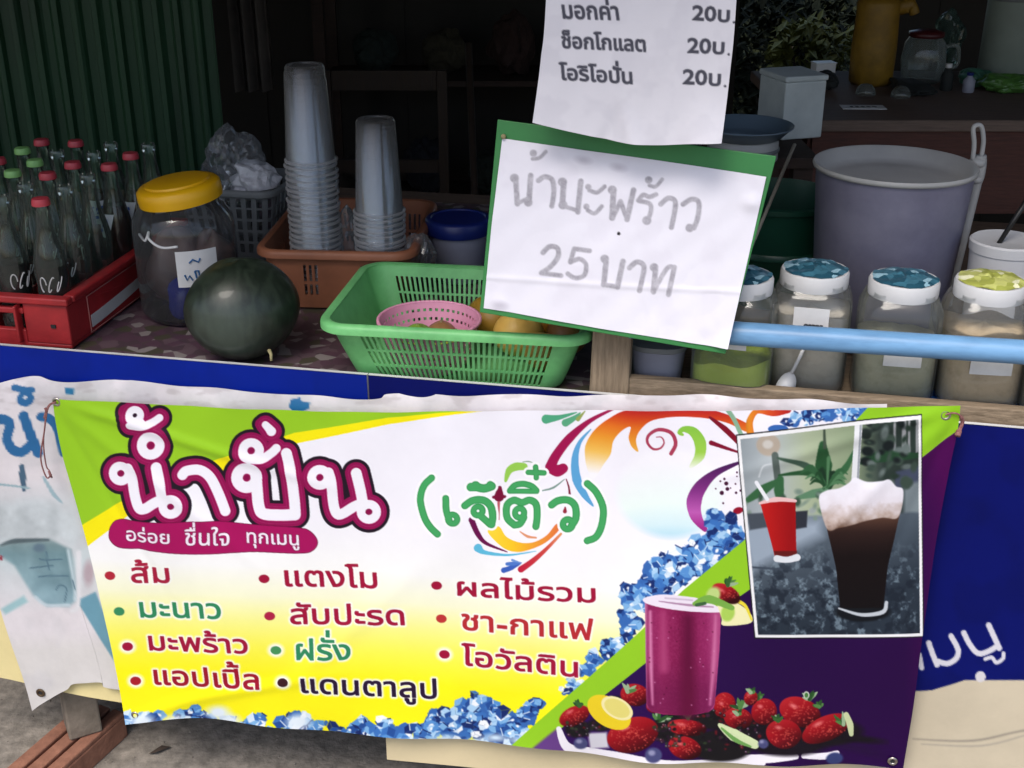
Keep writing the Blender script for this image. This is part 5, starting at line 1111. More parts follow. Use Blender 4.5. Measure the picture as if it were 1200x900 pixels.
def basket(name, label, cat, m, loc, rz, bottom, top, h, rc, n, bands, hole, lip=.012, thick=.0026, lipdrop=.012, group=None):
    t = thing(name, label, cat, loc, rz, group)
    B, _ = rrect(bottom[0], bottom[1], rc * .8, n); T, NN = rrect(top[0], top[1], rc, n)
    zs = sorted({0.004, h} | {z for b in bands for z in b})
    mb = MB(); vs, fs = [], []
    for z in zs:
        q = z / h; q2 = q ** .9
        for i in range(n): p = B[i] * (1 - q2) + T[i] * q2; vs.append((p[0], p[1], z))
    for j in range(len(zs) - 1):
        inb = any(abs(zs[j] - b[0]) < 1e-9 for b in bands)
        for i in range(n):
            if inb and hole(i, T[i], T[(i + 1) % n]): continue
            fs.append((j * n + i, j * n + (i + 1) % n, (j + 1) * n + (i + 1) % n, (j + 1) * n + i))
    fs.append(tuple(reversed(range(n)))); mb.add(vs, fs)
    mb.build('basket_wall', m, t, solid=thick)
    prof = [(-thick / 2, -.004), (-thick / 2, .003), (lip * .3, .0055), (lip * .85, .003), (lip, -.002), (lip, -lipdrop), (lip - .0025, -lipdrop), (lip - .003, -.003), (thick, -.003)]
    mb = MB(); vs, fs = [], []; k = len(prof)
    for i in range(n):
        for a_, z in prof: vs.append((T[i][0] + NN[i][0] * a_, T[i][1] + NN[i][1] * a_, h + z))
    for i in range(n):
        for j in range(k): fs.append((i * k + j, ((i + 1) % n) * k + j, ((i + 1) % n) * k + (j + 1) % k, i * k + (j + 1) % k))
    mb.add(vs, fs); mb.build('rim', m, t, smooth=True, autosmooth=50)
    return t

# ---- printed plastic sheet lying on the counter
M['table_sheet'] = mat('patterned_table_sheet', rgb(104, 86, 92), .5, col2=rgb(58, 44, 54), scale=34, amount=1.3)
_N, _L = nt(M['table_sheet'])
tcn = _N.new('ShaderNodeTexCoord'); vo = _N.new('ShaderNodeTexVoronoi'); vo.inputs['Scale'].default_value = 46
_L.new(tcn.outputs['Object'], vo.inputs['Vector'])
vr = _N.new('ShaderNodeValToRGB'); vr.color_ramp.interpolation = 'CONSTANT'
for i_, (p_, c_) in enumerate(((0, rgb(92, 66, 80)), (.25, rgb(104, 84, 92)), (.5, rgb(84, 66, 74)), (.74, rgb(80, 76, 62)), (.86, rgb(148, 140, 138)))):
    e = vr.color_ramp.elements[i_] if i_ < 2 else vr.color_ramp.elements.new(p_)
    e.position = p_; e.color = (*c_, 1)
sep = _N.new('ShaderNodeSeparateColor'); _L.new(vo.outputs['Color'], sep.inputs[0]); _L.new(sep.outputs[0], vr.inputs[0])
mxn = _N.new('ShaderNodeMix'); mxn.data_type = 'RGBA'; mxn.blend_type = 'MULTIPLY'; mxn.inputs[0].default_value = .28
_b = _N['Principled BSDF']; src = _b.inputs['Base Color'].links[0].from_socket
_L.new(vr.outputs[0], mxn.inputs[6]); _L.new(src, mxn.inputs[7]); _L.new(mxn.outputs[2], _b.inputs['Base Color'])
nu, nv = 80, 60
uu, ww_ = np.meshgrid(np.linspace(-.28, 1.08, nu), np.linspace(.012, 1.12, nv))
P = F0[None, None] + EX * uu[..., None] - EN * ww_[..., None]; P[..., 2] = TZ + .0035 + .0012 * np.sin(uu * 23 + 2 * np.sin(ww_ * 9)) * np.sin(ww_ * 19)
tag(grid_obj('table_sheet', P, None, M['table_sheet']), 'thin purple patterned plastic sheet covering the left of the counter top', 'table cover')
TS = TZ + .005

# ---- soda crate and its bottles
M['crate_red'] = mat('red_crate_plastic', rgb(172, 40, 44), .5, col2=rgb(120, 26, 30), scale=14, amount=.8, bump=.1, bscale=30)
M['white_paint'] = mat('white_paint', (.7, .7, .68), .5)
M['line_paint'] = mat('pale_line_paint', rgb(190, 120, 112), .6)
CW, CD, CH = .315, .50, .118
CSZ = .82
cz = TS + CH * CSZ
k1, k2 = on_z(76, 350, cz), on_z(161, 293, cz)
cdir = (k2 - k1) / np.linalg.norm(k2 - k1); crz = math.atan2(cdir[1], cdir[0]) - math.pi / 2
cr_ = thing('soda_crate', 'red plastic soda crate with a white swoosh on its side, full of glass bottles', 'crate', (k1[0], k1[1], TS), crz)
cr_.scale = (1, 1, CSZ)
# local frame: x from -CW to 0 (right side at 0), y from 0 (front) to CD
mb = MB(); th = .012
mb.box((-CW / 2, CD / 2, .006), (CW - .002, CD - .002, .010))
for (c, s) in (((-.0425, th / 2, .055), (.085, th, .09)), ((-CW + .0425, th / 2, .055), (.085, th, .09)), ((-CW / 2, th / 2, .020), (CW - .17, th, .04)), ((-CW / 2, th / 2, .082), (CW - .17, th, .014)),
               ((-CW / 2, CD - th / 2, .055), (CW, th, .09)), ((-th / 2, CD / 2, .055), (th, CD - 2 * th, .09)), ((-CW + th / 2, CD / 2, .055), (th, CD - 2 * th, .09))):
    mb.box(c, s)
for x in (-.095, -CW + .095): mb.box((x, -.002, .055), (.006, .02, .085))
mb.build('crate_wall', M['crate_red'], cr_, bevel=.003)
mb = MB()
for (c, s) in (((-CW / 2, .004, CH - .008), (CW + .012, .022, .017)), ((-CW / 2, CD - .004, CH - .008), (CW + .012, .022, .017)), ((.003 - .006, CD / 2, CH - .008), (.022, CD - .030, .0165)), ((-CW + .003, CD / 2, CH - .008), (.022, CD - .030, .0165))): mb.box(c, s)
mb.build('crate_rim', M['crate_red'], cr_, bevel=.004)
mb = MB()
for i in range(1, 4): mb.box((-CW + CW * i / 4, CD / 2, .04), (.004, CD - .03, .055))
for j in range(1, 6): mb.box((-CW / 2, CD * j / 6, .038), (CW - .03, .004, .05))
mb.build('divider', M['crate_red'], cr_)
mb = MB(); yz = []
for i in range(13):
    t = i / 12; y = .075 + .33 * t; yz.append((y, .018 + .030 * t ** 1.6, .046 + .030 * t ** 1.8 - .022 * t ** 4))
mb.add([(.0012, y, a_) for y, a_, b_ in yz] + [(.0012, y, b_) for y, a_, b_ in yz], [(i, i + 1, 13 + i + 1, 13 + i) for i in range(12)])
mb.build('painted_swoosh', M['white_paint'], cr_, solid=.0008)
mb = MB()
for y0, z0, y1, z1 in ((.07, .008, .07, .092), (.07, .092, .44, .092), (.07, .008, .44, .008), (.44, .008, .44, .092)): mb.tube([(.0006, y0, z0), (.0006, y1, z1)], .0013, 6)
mb.build('painted_line', M['line_paint'], cr_)
mb = MB(); mb.box((-.030, -.0008, .052), (.009, .003, .008)); mb.build('slot_shade', M['hole'], cr_)  # dark block on the crate front stands in for a slot's shade

M['bottle_glass'] = clear('bottle_glass', (.80, .90, .85), milky=.036, milk=(.58, .64, .59), rough=.035, ior=1.5, refl=1.2)
M['cola'] = mat('cola', (.006, .003, .003), .15); M['red_drink'] = mat('dark_red_drink', (.045, .006, .006), .2)
M['cap_red'] = mat('red_bottle_cap', rgb(188, 62, 74), .4); M['cap_green'] = mat('green_bottle_cap', rgb(136, 190, 110), .4)
M['bottle_label'] = mat('white_bottle_label', (.68, .68, .72), .55); M['label_blue'] = mat('blue_label_ink', rgb(40, 86, 176), .55)
M['bottle_print'] = mat('white_glass_print', (.6, .6, .6), .5)
BP = [(.0, .004), (.022, .001), (.0275, .006), (.0285, .03), (.0268, .062), (.0258, .09), (.0275, .118), (.0270, .135), (.0220, .158), (.0160, .182), (.0128, .205), (.0120, .226), (.0136, .228), (.0140, .236), (.0125, .240)]
def rad(z): return float(np.interp(z, [b for a_, b in BP[1:]], [a_ for a_, b in BP[1:]]))
BC = {}
def bpart(key, parent):
    """bottle parts: each mesh built once, then shared by the copies"""
    if key in BC:
        c = BC[key].copy(); COL.objects.link(c); c.parent = parent; return c
    mb = MB(); nm, kw, m = key.split(':')[0], {}, None
    if key == 'glass': nm = 'glass'; mb.lathe(BP[1:], 24, cap0=True); m = M['bottle_glass']
    elif nm == 'cap':
        mb.lathe([(.0138, .229), (.0152, .2295), (.0150, .236), (.0132, .2405), (.006, .2415), (.00001, .2415)], 21); m = M['cap_red'] if 'red' in key else M['cap_green']
    elif nm == 'drink':
        lv = float(key.split('=')[1]); zz = [z for z in np.linspace(.006, lv, 12)]
        mb.lathe([(max(rad(z) - .0016, .001), z) for z in zz], 24, cap0=True, cap1=True); m = M['cola'] if 'cola' in key else M['red_drink']
    elif nm == 'label':
        vs, fs = [], []
        for j, z in enumerate(np.linspace(.108, .152, 6)):
            for i in range(11):
                a_ = -math.pi / 2 + R(-62 + 124 * i / 10) * (.55 + .45 * j / 5); r_2 = rad(z) + .0007; vs.append((r_2 * math.cos(a_), r_2 * math.sin(a_), z))
        for j in range(5):
            for i in range(10): fs.append((j * 11 + i, j * 11 + i + 1, (j + 1) * 11 + i + 1, (j + 1) * 11 + i))
        mb.add(vs, fs); m = M['bottle_label']
    elif nm == 'label_print':
        rr = random.Random(4)
        for k in range(16):
            a0, z = -math.pi / 2 + rr.uniform(-.55, .55), rr.uniform(.118, .144); r_2 = rad(z) + .0012; w_ = rr.uniform(.002, .005)
            c = (r_2 * math.cos(a0), r_2 * math.sin(a0)); tx, ty = -math.sin(a0), math.cos(a0)
            mb.add([(c[0] - tx * w_, c[1] - ty * w_, z - w_ * .6), (c[0] + tx * w_, c[1] + ty * w_, z - w_ * .2), (c[0] + tx * w_ * .7, c[1] + ty * w_ * .7, z + w_), (c[0] - tx * w_ * .8, c[1] - ty * w_ * .8, z + w_ * .7)], [(0, 1, 2, 3)])
        m = M['label_blue']
    elif nm == 'glass_print':
        for q in range(3):
            a0 = -math.pi / 2 + .5 * (q - 1); pts = []
            for k in range(14):
                t = k / 13 * 4.6; z = .100 + .013 * math.sin(t + q) ; a_ = a0 + .20 * math.cos(t); r_2 = rad(z) + .0004; pts.append((r_2 * math.cos(a_), r_2 * math.sin(a_), z))
            mb.tube(pts, .0011, 5)
        m = M['bottle_print']
    o = mb.build(nm, m, parent, smooth=True, autosmooth=60); BC[key] = o
    return o
ORD = ['front', 'second', 'third', 'fourth', 'fifth', 'back']; CLM = ['right-hand', 'second', 'third', 'left-hand']
plan = {(0, 0): ('r', 'cola', 0), (0, 1): ('', '', 0), (0, 2): ('', '', 0), (0, 3): ('r', 'red', 1), (0, 4): ('r', 'red', 1), (0, 5): ('', 'red', 1),
        (1, 0): ('', 'cola', 0), (1, 1): ('', '', 0), (1, 2): ('r', '', 0), (1, 3): ('r', '', 0), (1, 4): ('', 'red', 1), (1, 5): ('', '', 0),
        (2, 0): ('r', 'cola', 0), (2, 1): ('', '', 0), (2, 2): ('g', '', 0), (2, 3): ('g', '', 0), (2, 4): ('', '', 0), (2, 5): ('r', '', 0),
        (3, 0): ('', '', 0), (3, 1): ('', '', 0), (3, 2): ('r', 'cola', 0), (3, 3): ('r', '', 0), (3, 4): ('g', '', 0), (3, 5): ('r', '', 0)}
ca, sa = math.cos(crz), math.sin(crz)
for (ci, ri), (cap, dr, lb) in plan.items():
    lx, ly = -CW * (ci + .5) / 4 + rng.uniform(-.004, .004), CD * (ri + .5) / 6 + rng.uniform(-.004, .004)
    wx, wy = k1[0] + lx * ca - ly * sa, k1[1] + lx * sa + ly * ca
    desc = {'r': 'red-capped', 'g': 'green-capped', '': 'uncapped'}[cap] + ' ' + {'cola': 'black cola', 'red': 'labelled dark red soda', '': 'empty soda'}[dr] + ' bottle, '
    desc += ORD[ri] + (' row, ' if ri in (0, 5) else ' row from front, ') + CLM[ci] + (' column' if ci in (0, 3) else ' column from right') + ', red crate'
    b = thing('soda_bottle', desc, 'bottle', (wx, wy, TS + .0115 * CSZ), crz + rng.uniform(-.9, 1.1), 'glass soda bottles in the red crate')
    b.scale = (1.05, 1.05, 1.06)
    bpart('glass', b)
    if cap: bpart('cap:red' if cap == 'r' else 'cap:green', b)
    if dr: bpart('drink:%s=%.3f' % (dr, .128 if dr == 'cola' else .165), b)
    if lb: q = bpart('label', b); bpart('label_print', q)
    else: bpart('glass_print', b)

# ---- big clear jar with a yellow lid
def label_patch(r0, z0, z1, a0, a1, nz=4, na=12, power=2.0):
    vs, fs = [], []
    for j in range(nz + 1):
        for i in range(na + 1):
            a_ = a0 + (a1 - a0) * i / na; cx, sy = math.cos(a_), math.sin(a_); q = (abs(cx) ** power + abs(sy) ** power) ** (-1 / power)
            vs.append((r0 * q * cx, r0 * q * sy, z0 + (z1 - z0) * j / nz))
    for j in range(nz):
        for i in range(na): fs.append((j * (na + 1) + i, j * (na + 1) + i + 1, (j + 1) * (na + 1) + i + 1, (j + 1) * (na + 1) + i))
    return vs, fs
M['pet_pale'] = clear('pale_pet_plastic', (.96, .97, .97), milky=.085, milk=(.72, .75, .72), rough=.08, ior=1.5, refl=.9)
M['pet'] = clear('clear_pet_plastic', (.93, .95, .96), milky=.045, milk=(.7, .72, .75), rough=.08, ior=1.5, refl=1.0)
M['yellow_lid'] = mat('yellow_lid_plastic', rgb(226, 176, 16), .38, col2=rgb(206, 150, 8), scale=6)
M['paper_note'] = mat('white_paper_note', (.74, .74, .74), .7)
M['blue_ink'] = mat('blue_pen_ink', rgb(36, 96, 150), .6)
M['blue_wrap'] = mat('blue_wrapper', rgb(20, 44, 150), .25, col2=rgb(150, 190, 220), scale=16, amount=1.4)
M['pale_bag'] = clear('pale_crumpled_bag', (.9, .92, .94), milky=.10, milk=(.7, .72, .76), rough=.12)
M['brown_cont'] = mat('brown_packets', rgb(96, 76, 72), .5, col2=rgb(60, 46, 46), scale=9, amount=1)
jp = on_z(214, 384, TS) + np.array([0, .085, 0]); jp[2] = TS
yj = thing('yellow_lidded_jar', 'big clear plastic jar with a yellow lid and a white note, beside the watermelon', 'jar', jp, -.2)
JR = .094; mb = MB()
mb.lathe([(.060, .002), (.084, .003), (JR, .016), (JR, .168), (JR * .97, .190), (.076, .213), (.0695, .218), (.0695, .234)], 44, cap0=True); mb.build('jar_body', M['pet'], yj, smooth=True)
mb = MB(); mb.lathe([(.0735, -.008), (.0765, -.008), (.0775, .004), (.0765, .017), (.071, .023), (.060, .0245), (.058, .028), (.050, .0295), (.00001, .0295)], 48)
ld = mb.build('jar_lid', M['yellow_lid'], yj, smooth=True, autosmooth=40, loc=(0, 0, .230), rot=(R(3), R(-6.5), 0))
mb = MB(); mb.add(*label_patch(JR + .001, .082, .150, R(-76), R(-30))); nl = mb.build('jar_label', M['paper_note'], yj, smooth=True)
mb = MB(); c0_ = R(-54)
def on_jar(a_, z, r=JR + .0018): return (r * math.cos(a_), r * math.sin(a_), z)
for st in ([(-62, .128), (-58, .134), (-52, .128), (-50, .135)], [(-68, .106), (-66, .096), (-63, .104), (-60, .095)], [(-57, .112), (-55, .094), (-52, .094), (-53, .112), (-57, .112)], [(-47, .104), (-45, .095), (-42, .102)]):
    mb.tube([on_jar(R(a_), z) for a_, z in st], .0017, 6)
mb.build('label_writing', M['blue_ink'], nl)
mb = MB(); mb.ball((.01, -.045, .045), .05, sc=(.75, .7, .85), noise=.12, seed=3); mb.build('blue_wrapper', M['blue_wrap'], yj, smooth=True)
mb = MB(); mb.ball((-.03, .01, .08), .06, sc=(.85, 1, 1.2), noise=.14, seed=5); mb.ball((.035, .035, .09), .05, sc=(.8, .8, 1.2), noise=.14, seed=6); mb.build('brown_packet', M['brown_cont'], yj, smooth=True)
mb = MB(); mb.tube(catmull([on_jar(R(-128), .172, .088), on_jar(R(-112), .166, .093), on_jar(R(-108), .182, .088), on_jar(R(-106), .170, .0925), on_jar(R(-90), .158, .0955), on_jar(R(-72), .160, .0955)], 5), .0026, 6); mb.build('white_string', M['paper_note'], yj, smooth=True)

# ---- watermelon
M['melon'] = mat('watermelon_rind', rgb(40, 50, 40), .42, col2=rgb(16, 26, 19), scale=16, amount=1.2, stretch=(1, 1, .35), coat=.15, bump=.05, bscale=14)
_N, _L = nt(M['melon']); _b = _N['Principled BSDF']; src = _b.inputs['Base Color'].links[0].from_socket
tcm = _N.new('ShaderNodeTexCoord'); mpm = _N.new('ShaderNodeMapping'); mpm.inputs['Scale'].default_value = (1, 1, .25)
wv = _N.new('ShaderNodeTexWave'); wv.inputs['Scale'].default_value = 9; wv.inputs['Distortion'].default_value = 14; wv.inputs['Detail'].default_value = 5; wv.inputs['Detail Scale'].default_value = 3
_L.new(tcm.outputs['Object'], mpm.inputs[0]); _L.new(mpm.outputs[0], wv.inputs['Vector'])
cr1 = _N.new('ShaderNodeValToRGB'); cr1.color_ramp.elements[0].color = (.35, .4, .36, 1); cr1.color_ramp.elements[1].color = (.95, .95, .92, 1); _L.new(wv.outputs['Fac'], cr1.inputs[0])
mm = _N.new('ShaderNodeMix'); mm.data_type = 'RGBA'; mm.blend_type = 'MULTIPLY'; mm.inputs[0].default_value = .8; _L.new(src, mm.inputs[6]); _L.new(cr1.outputs[0], mm.inputs[7])
# pale bloom with a soft highlight painted into one side, ragged edge
vd = _N.new('ShaderNodeVectorMath'); vd.operation = 'DISTANCE'; vd.inputs[1].default_value = (-.04, -.09, .065); _L.new(tcm.outputs['Object'], vd.inputs[0])
nz = _N.new('ShaderNodeTexNoise'); nz.inputs['Scale'].default_value = 26; nz.inputs['Detail'].default_value = 8; _L.new(tcm.outputs['Object'], nz.inputs['Vector'])
ad = _N.new('ShaderNodeMath'); ad.operation = 'MULTIPLY_ADD'; ad.inputs[1].default_value = .09; _L.new(nz.outputs['Fac'], ad.inputs[0]); _L.new(vd.outputs['Value'], ad.inputs[2])
mrm = _N.new('ShaderNodeMapRange'); mrm.inputs['From Min'].default_value = .07; mrm.inputs['From Max'].default_value = .13; mrm.inputs['To Min'].default_value = .42; mrm.inputs['To Max'].default_value = 0; _L.new(ad.outputs[0], mrm.inputs['Value'])
m3 = _N.new('ShaderNodeMix'); m3.data_type = 'RGBA'; _L.new(mrm.outputs[0], m3.inputs[0]); _L.new(mm.outputs[2], m3.inputs[6]); m3.inputs[7].default_value = (*rgb(88, 100, 92), 1); _L.new(m3.outputs[2], _b.inputs['Base Color'])
wl_ = on_z(290, 418, TS); wc = np.array([wl_[0] - .002, wl_[1] + .006, TS])
wm = thing('watermelon', 'whole dark green watermelon lying on the counter before the yellow-lidded jar', 'watermelon', wc, .3)
mb = MB(); mb.ball((0, 0, .0885), .0915, 48, 30, sc=(1.08, .98, .965), noise=.020, seed=2); mb.build('rind', M['melon'], wm, smooth=True)
M['stem'] = mat('dry_stem', rgb(160, 150, 110), .8)
mb = MB(); mb.tube([(.030, -.098, .045), (.032, -.106, .040), (.031, -.110, .030)], [.0035, .0028, .002], 7); mb.build('stem', M['stem'], wm, smooth=True)

# ---- grey mesh basket with plastic bags
M['grey_plastic'] = mat('grey_plastic', rgb(120, 124, 126), .5)
gb0 = on_y(288, 300, 2.62); gb0[2] = TS
hole_all = lambda i, a_, b_: i % 2 == 0
basket('mesh_basket', 'grey plastic mesh basket holding crumpled bags behind the yellow-lidded jar', 'basket', M['grey_plastic'], gb0, YAW, (.085, .075), (.108, .095), .155, .03, 64, [(.02, .04), (.046, .066), (.072, .092), (.098, .118), (.122, .142)], hole_all, lip=.008, lipdrop=.008)
def bag(name, label, cat, m, c, r, sc, seed, noise=.16, group=None):
    """a crumpled film bag: a creased lump"""
    t = thing(name, label, cat, c, seed * .7, group)
    bm = bmesh.new(); bmesh.ops.create_icosphere(bm, subdivisions=4, radius=1)
    rr = np.random.RandomState(seed); dirs = rr.randn(26, 3); dirs /= np.linalg.norm(dirs, axis=1)[:, None]; am = rr.uniform(-1, 1, 26)
    for v in bm.verts:
        q = np.array(v.co); k = 1.0
        for d_, a_ in zip(dirs, am): k += noise * .5 * a_ * max(0, 1 - abs(q @ d_ - .5) * 5)
        v.co = Vector([q[i] * k * r * sc[i] for i in range(3)]); v.co.z += r * sc[2]
    me = bpy.data.meshes.new('film'); bm.to_mesh(me); bm.free(); me.materials.append(m)
    o = bpy.data.objects.new('film', me); COL.objects.link(o); o.parent = t
    return t
M['white_film'] = mat('white_plastic_film', (.72, .72, .75), .3, col2=(.5, .5, .54), scale=9)
bag('plastic_bag', 'bright white crumpled plastic bag in the grey mesh basket', 'bag', M['white_film'], gb0 + np.array([.035, -.02, .115]), .05, (1.0, .9, .85), 5, .3)
bag('plastic_bag', 'clear crumpled plastic bag heaped over the back of the grey mesh basket', 'bag', M['pale_bag'], gb0 + np.array([-.015, .02, .10]), .075, (.9, .75, 1.05), 8, .3)

# ---- orange basket with the stacks of cups
M['orange'] = mat('orange_basket_plastic', rgb(164, 104, 74), .5, col2=rgb(122, 76, 54), scale=8)
OH = .118; oz = TS + OH
o0, o1, o2 = on_z(297, 296, oz), on_z(484, 300, oz), on_z(536, 236, oz)
exo = (o1 - o0); lw_ = np.linalg.norm(exo); exo /= lw_; eyo = np.array([-exo[1], exo[0], 0]); ld_ = float((o2 - o1) @ eyo)
oc = (o0 + o1) / 2 + eyo * ld_ / 2; oc[2] = TS; orz = math.atan2(exo[1], exo[0])
def hole_o(i, a_, b_): return i % 2 == 0 and ((i // 2) % 10) < 3 or (i % 2 == 0 and ((i // 2) % 10) in (4, 5, 6, 7) and a_[1] > 0)
basket('orange_basket', 'orange slotted plastic basket holding two stacks of clear cups', 'basket', M['orange'], oc, orz, (lw_ / 2 - .026, ld_ / 2 - .022), (lw_ / 2 - .010, ld_ / 2 - .010), OH, .035, 220, [(.030, .052), (.058, .092)], hole_o, lip=.014, thick=.003, lipdrop=.010)
M['cup'] = clear('clear_cup_plastic', (.97, .98, .99), milky=.05, milk=(.88, .86, .84), rough=.09, ior=1.33, refl=1.1)
M['cup_lip'] = clear('clear_cup_lip', (.97, .98, .99), milky=.22, milk=(.86, .85, .86), rough=.1, ior=1.45)
CHH, CR0, CR1 = .178, .0475, .0355
mb = MB(); mb.lathe([(CR0 - .001, 0), (CR0 + .0026, .0006), (CR0 + .0030, .0035), (CR0 - .0002, .0055), (CR0 - .0022, .010), (CR1 + .001, CHH - .004), (CR1 - .002, CHH), (CR1 - .007, CHH - .0005), (CR1 - .008, CHH - .003), (.00001, CHH - .003)], 72)
c_mesh = None
def cup_stack(cx, cy, n, pitch, word, lean):
    global c_mesh
    for k in range(n):
        lb = ('topmost clear plastic cup, upside down on the %s stack' % word) if k == n - 1 else ('clear plastic cup nested upside down below the topmost cup of the %s stack' % word)
        if c_mesh is None:
            o = mb.build('plastic_cup', M['cup'], None, smooth=True, autosmooth=50); c_mesh = o
            o.data.materials.append(M['cup_lip'])
            for v_ in o.data.vertices:
                if .012 < v_.co.z < CHH - .012:
                    a_ = math.atan2(v_.co.y, v_.co.x); k_ = 1 + .010 * math.cos(12 * a_) + .004 * math.cos(5 * a_ + 1); v_.co.x *= k_; v_.co.y *= k_
            for p_ in o.data.polygons: p_.material_index = 1 if p_.center.z < .0052 else 0
        else:
            o = c_mesh.copy(); COL.objects.link(o)
        z = TS + .0065 + k * pitch
        o.location = (float(cx) + lean * k * pitch + rng.uniform(-.0012, .0012), float(cy) + rng.uniform(-.0012, .0012), z + rng.uniform(-.0016, .0016))
        o.rotation_euler = (rng.uniform(-.008, .008), rng.uniform(-.008, .008), rng.uniform(0, 6))
        tag(o, lb, 'cup', 'clear cups nested in the %s stack' % word)
s1 = on_z(361, 302, oz); s2 = on_z(440, 302, oz)
cup_stack(s1[0], s1[1] + .104, 26, .0108, 'taller left', 0)
cup_stack(s2[0], s2[1] + .100, 17, .0108, 'shorter right', 0)
bag('plastic_bag', 'small clear plastic wrapper tucked between the two stacks of cups', 'bag', M['pale_bag'], (s1 + s2) / 2 + np.array([-.005, .12, -.06]), .045, (.45, .5, 1.3), 11, .3)
bag('plastic_bag', 'small clear plastic wrapper at the right end of the orange basket', 'bag', M['pale_bag'], s2 + np.array([.070, .10, -.07]), .042, (.7, .8, 1.0), 12, .3)

# ---- clear tub with a blue lid
M['blue_lid'] = mat('blue_lid_plastic', rgb(24, 44, 120), .4, col2=rgb(14, 28, 90), scale=8)
M['frost'] = mat('frosted_plastic', rgb(150, 152, 166), .4, col2=rgb(126, 128, 144), scale=6)
tp = on_z(537, 337, TS) + np.array([0, .06, 0]); tp[2] = TS
tb = thing('lidded_tub', 'frosted plastic tub with a dark blue lid behind the green basket', 'tub', tp)
mb = MB(); mb.lathe([(.048, .001), (.052, .004), (.060, .105), (.061, .115)], 40, cap0=True, cap1=True); mb.build('tub_body', M['frost'], tb, smooth=True, autosmooth=50)
mb = MB(); mb.lathe([(.062, .100), (.066, .100), (.0675, .104), (.0675, .126), (.064, .130), (.056, .131), (.054, .128), (.00001, .127)], 44); mb.build('tub_lid', M['blue_lid'], tb, smooth=True, autosmooth=45)

# ---- green basket with fruit
M['green_basket'] = mat('green_basket_plastic', rgb(114, 188, 118), .45, col2=rgb(76, 144, 84), scale=13, amount=1.0)
GH = .108; gz = TS + GH
g0, g1, g2 = on_z(369, 383, gz), on_z(691, 400, gz), on_z(466, 309, gz)
exg = (g1 - g0); gl_ = np.linalg.norm(exg); exg /= gl_; eyg = np.array([-exg[1], exg[0], 0]); gd_ = float((g2 - g0) @ eyg)
gc = (g0 + g1) / 2 + eyg * gd_ / 2; gc[2] = TS; grz = math.atan2(exg[1], exg[0])
ghx, ghy = gl_ / 2 - .012, gd_ / 2 - .012
def hole_g(i, a_, b_):
    m_ = (np.array(a_) + np.array(b_)) / 2
    return i % 2 == 0 and (abs(m_[0]) < ghx - .045 if abs(abs(m_[1]) - ghy) < .004 else (abs(m_[1]) < ghy - .045 and abs(abs(m_[0]) - ghx) < .004 and False))
basket('green_basket', 'light green slotted plastic basket of fruit at the front of the counter', 'basket', M['green_basket'], gc, grz, (ghx - .040, ghy - .035), (ghx, ghy), GH, .035, 288, [(.008, .030), (.034, .060), (.064, .090)], hole_g, lip=.015, thick=.003, lipdrop=.011)
def gl(x, y, z=0.0): p = gc + exg * x + eyg * y; return np.array([p[0], p[1], TS + .006 + z])
M['pink'] = mat('pink_colander_plastic', rgb(232, 168, 192), .42, col2=rgb(214, 142, 172), scale=8)
pc = gl(-.058, -.055)
mbt = thing('pink_colander', 'pink round plastic colander inside the green basket', 'colander', pc, 0)
n = 96; zs = [.003, .020, .026, .036, .041, .051, .056, .066, .071, .081]; mb = MB(); vs, fs = [], []
for z in zs:
    r2 = .060 + (.084 - .060) * (z / .081) ** .8
    for i in range(n): vs.append((r2 * math.cos(6.28318 * i / n), r2 * math.sin(6.28318 * i / n), z))
for j in range(len(zs) - 1):
    for i in range(n):
        if j % 2 == 1 and i % 2 == 0: continue
        fs.append((j * n + i, j * n + (i + 1) % n, (j + 1) * n + (i + 1) % n, (j + 1) * n + i))
fs.append(tuple(reversed(range(n)))); mb.add(vs, fs); mb.build('colander_wall', M['pink'], mbt, solid=.002)
mb = MB(); mb.lathe([(.083, .080), (.0845, .0845), (.089, .0835), (.0895, .079), (.0875, .079), (.0865, .081), (.083, .080)], 60); mb.build('rim', M['pink'], mbt, smooth=True)
def fruit(name, label, cat, col, col2, c, r, sc, seed, rot=(0, 0, 0), group=None, scale=9, noise=.03):
    t = thing(name, label, cat, c, 0, group)
    m = mat(name + '_skin', col, .45, col2=col2, scale=scale, amount=1.1, bump=.12, bscale=120)
    mb = MB(); mb.ball((0, 0, 0), r, 26, 16, sc=sc, noise=noise, seed=seed)
    o = mb.build('flesh', m, t, smooth=True, rot=rot)
    zmin = min((Matrix.Rotation(rot[1], 3, 'Y') @ Matrix.Rotation(rot[0], 3, 'X') @ v.co).z for v in o.data.vertices); o.location = (0, 0, -zmin)
    mb = MB(); mb.tube([(0, 0, r * sc[2] * .95), (0, 0, r * sc[2] * 1.06)], [r * .09, r * .06], 7); q = mb.build('stalk', M['stem'], o)
    return t
fruit('lime', 'small green lime in the pink colander, the leftmost fruit', 'lime', rgb(122, 158, 56), rgb(80, 120, 40), pc + np.array([-.020, .01, .004]), .030, (1, 1, 1.05), 1)
fruit('lime', 'yellowish green lime in the middle of the pink colander', 'lime', rgb(150, 168, 60), rgb(110, 130, 44), pc + np.array([.022, -.016, .004]), .029, (1, 1, 1.1), 2, (R(60), 0, 0))
fruit('passion_fruit', 'brownish round fruit at the back of the pink colander', 'fruit', rgb(150, 112, 70), rgb(110, 76, 50), pc + np.array([.018, .034, .003]), .030, (1, 1, 1), 3)
fruit('orange', 'greenish brown orange beside the pink colander in the green basket', 'orange', rgb(152, 116, 34), rgb(104, 92, 30), gl(.032, .060), .044, (1.05, 1.05, .98), 4)
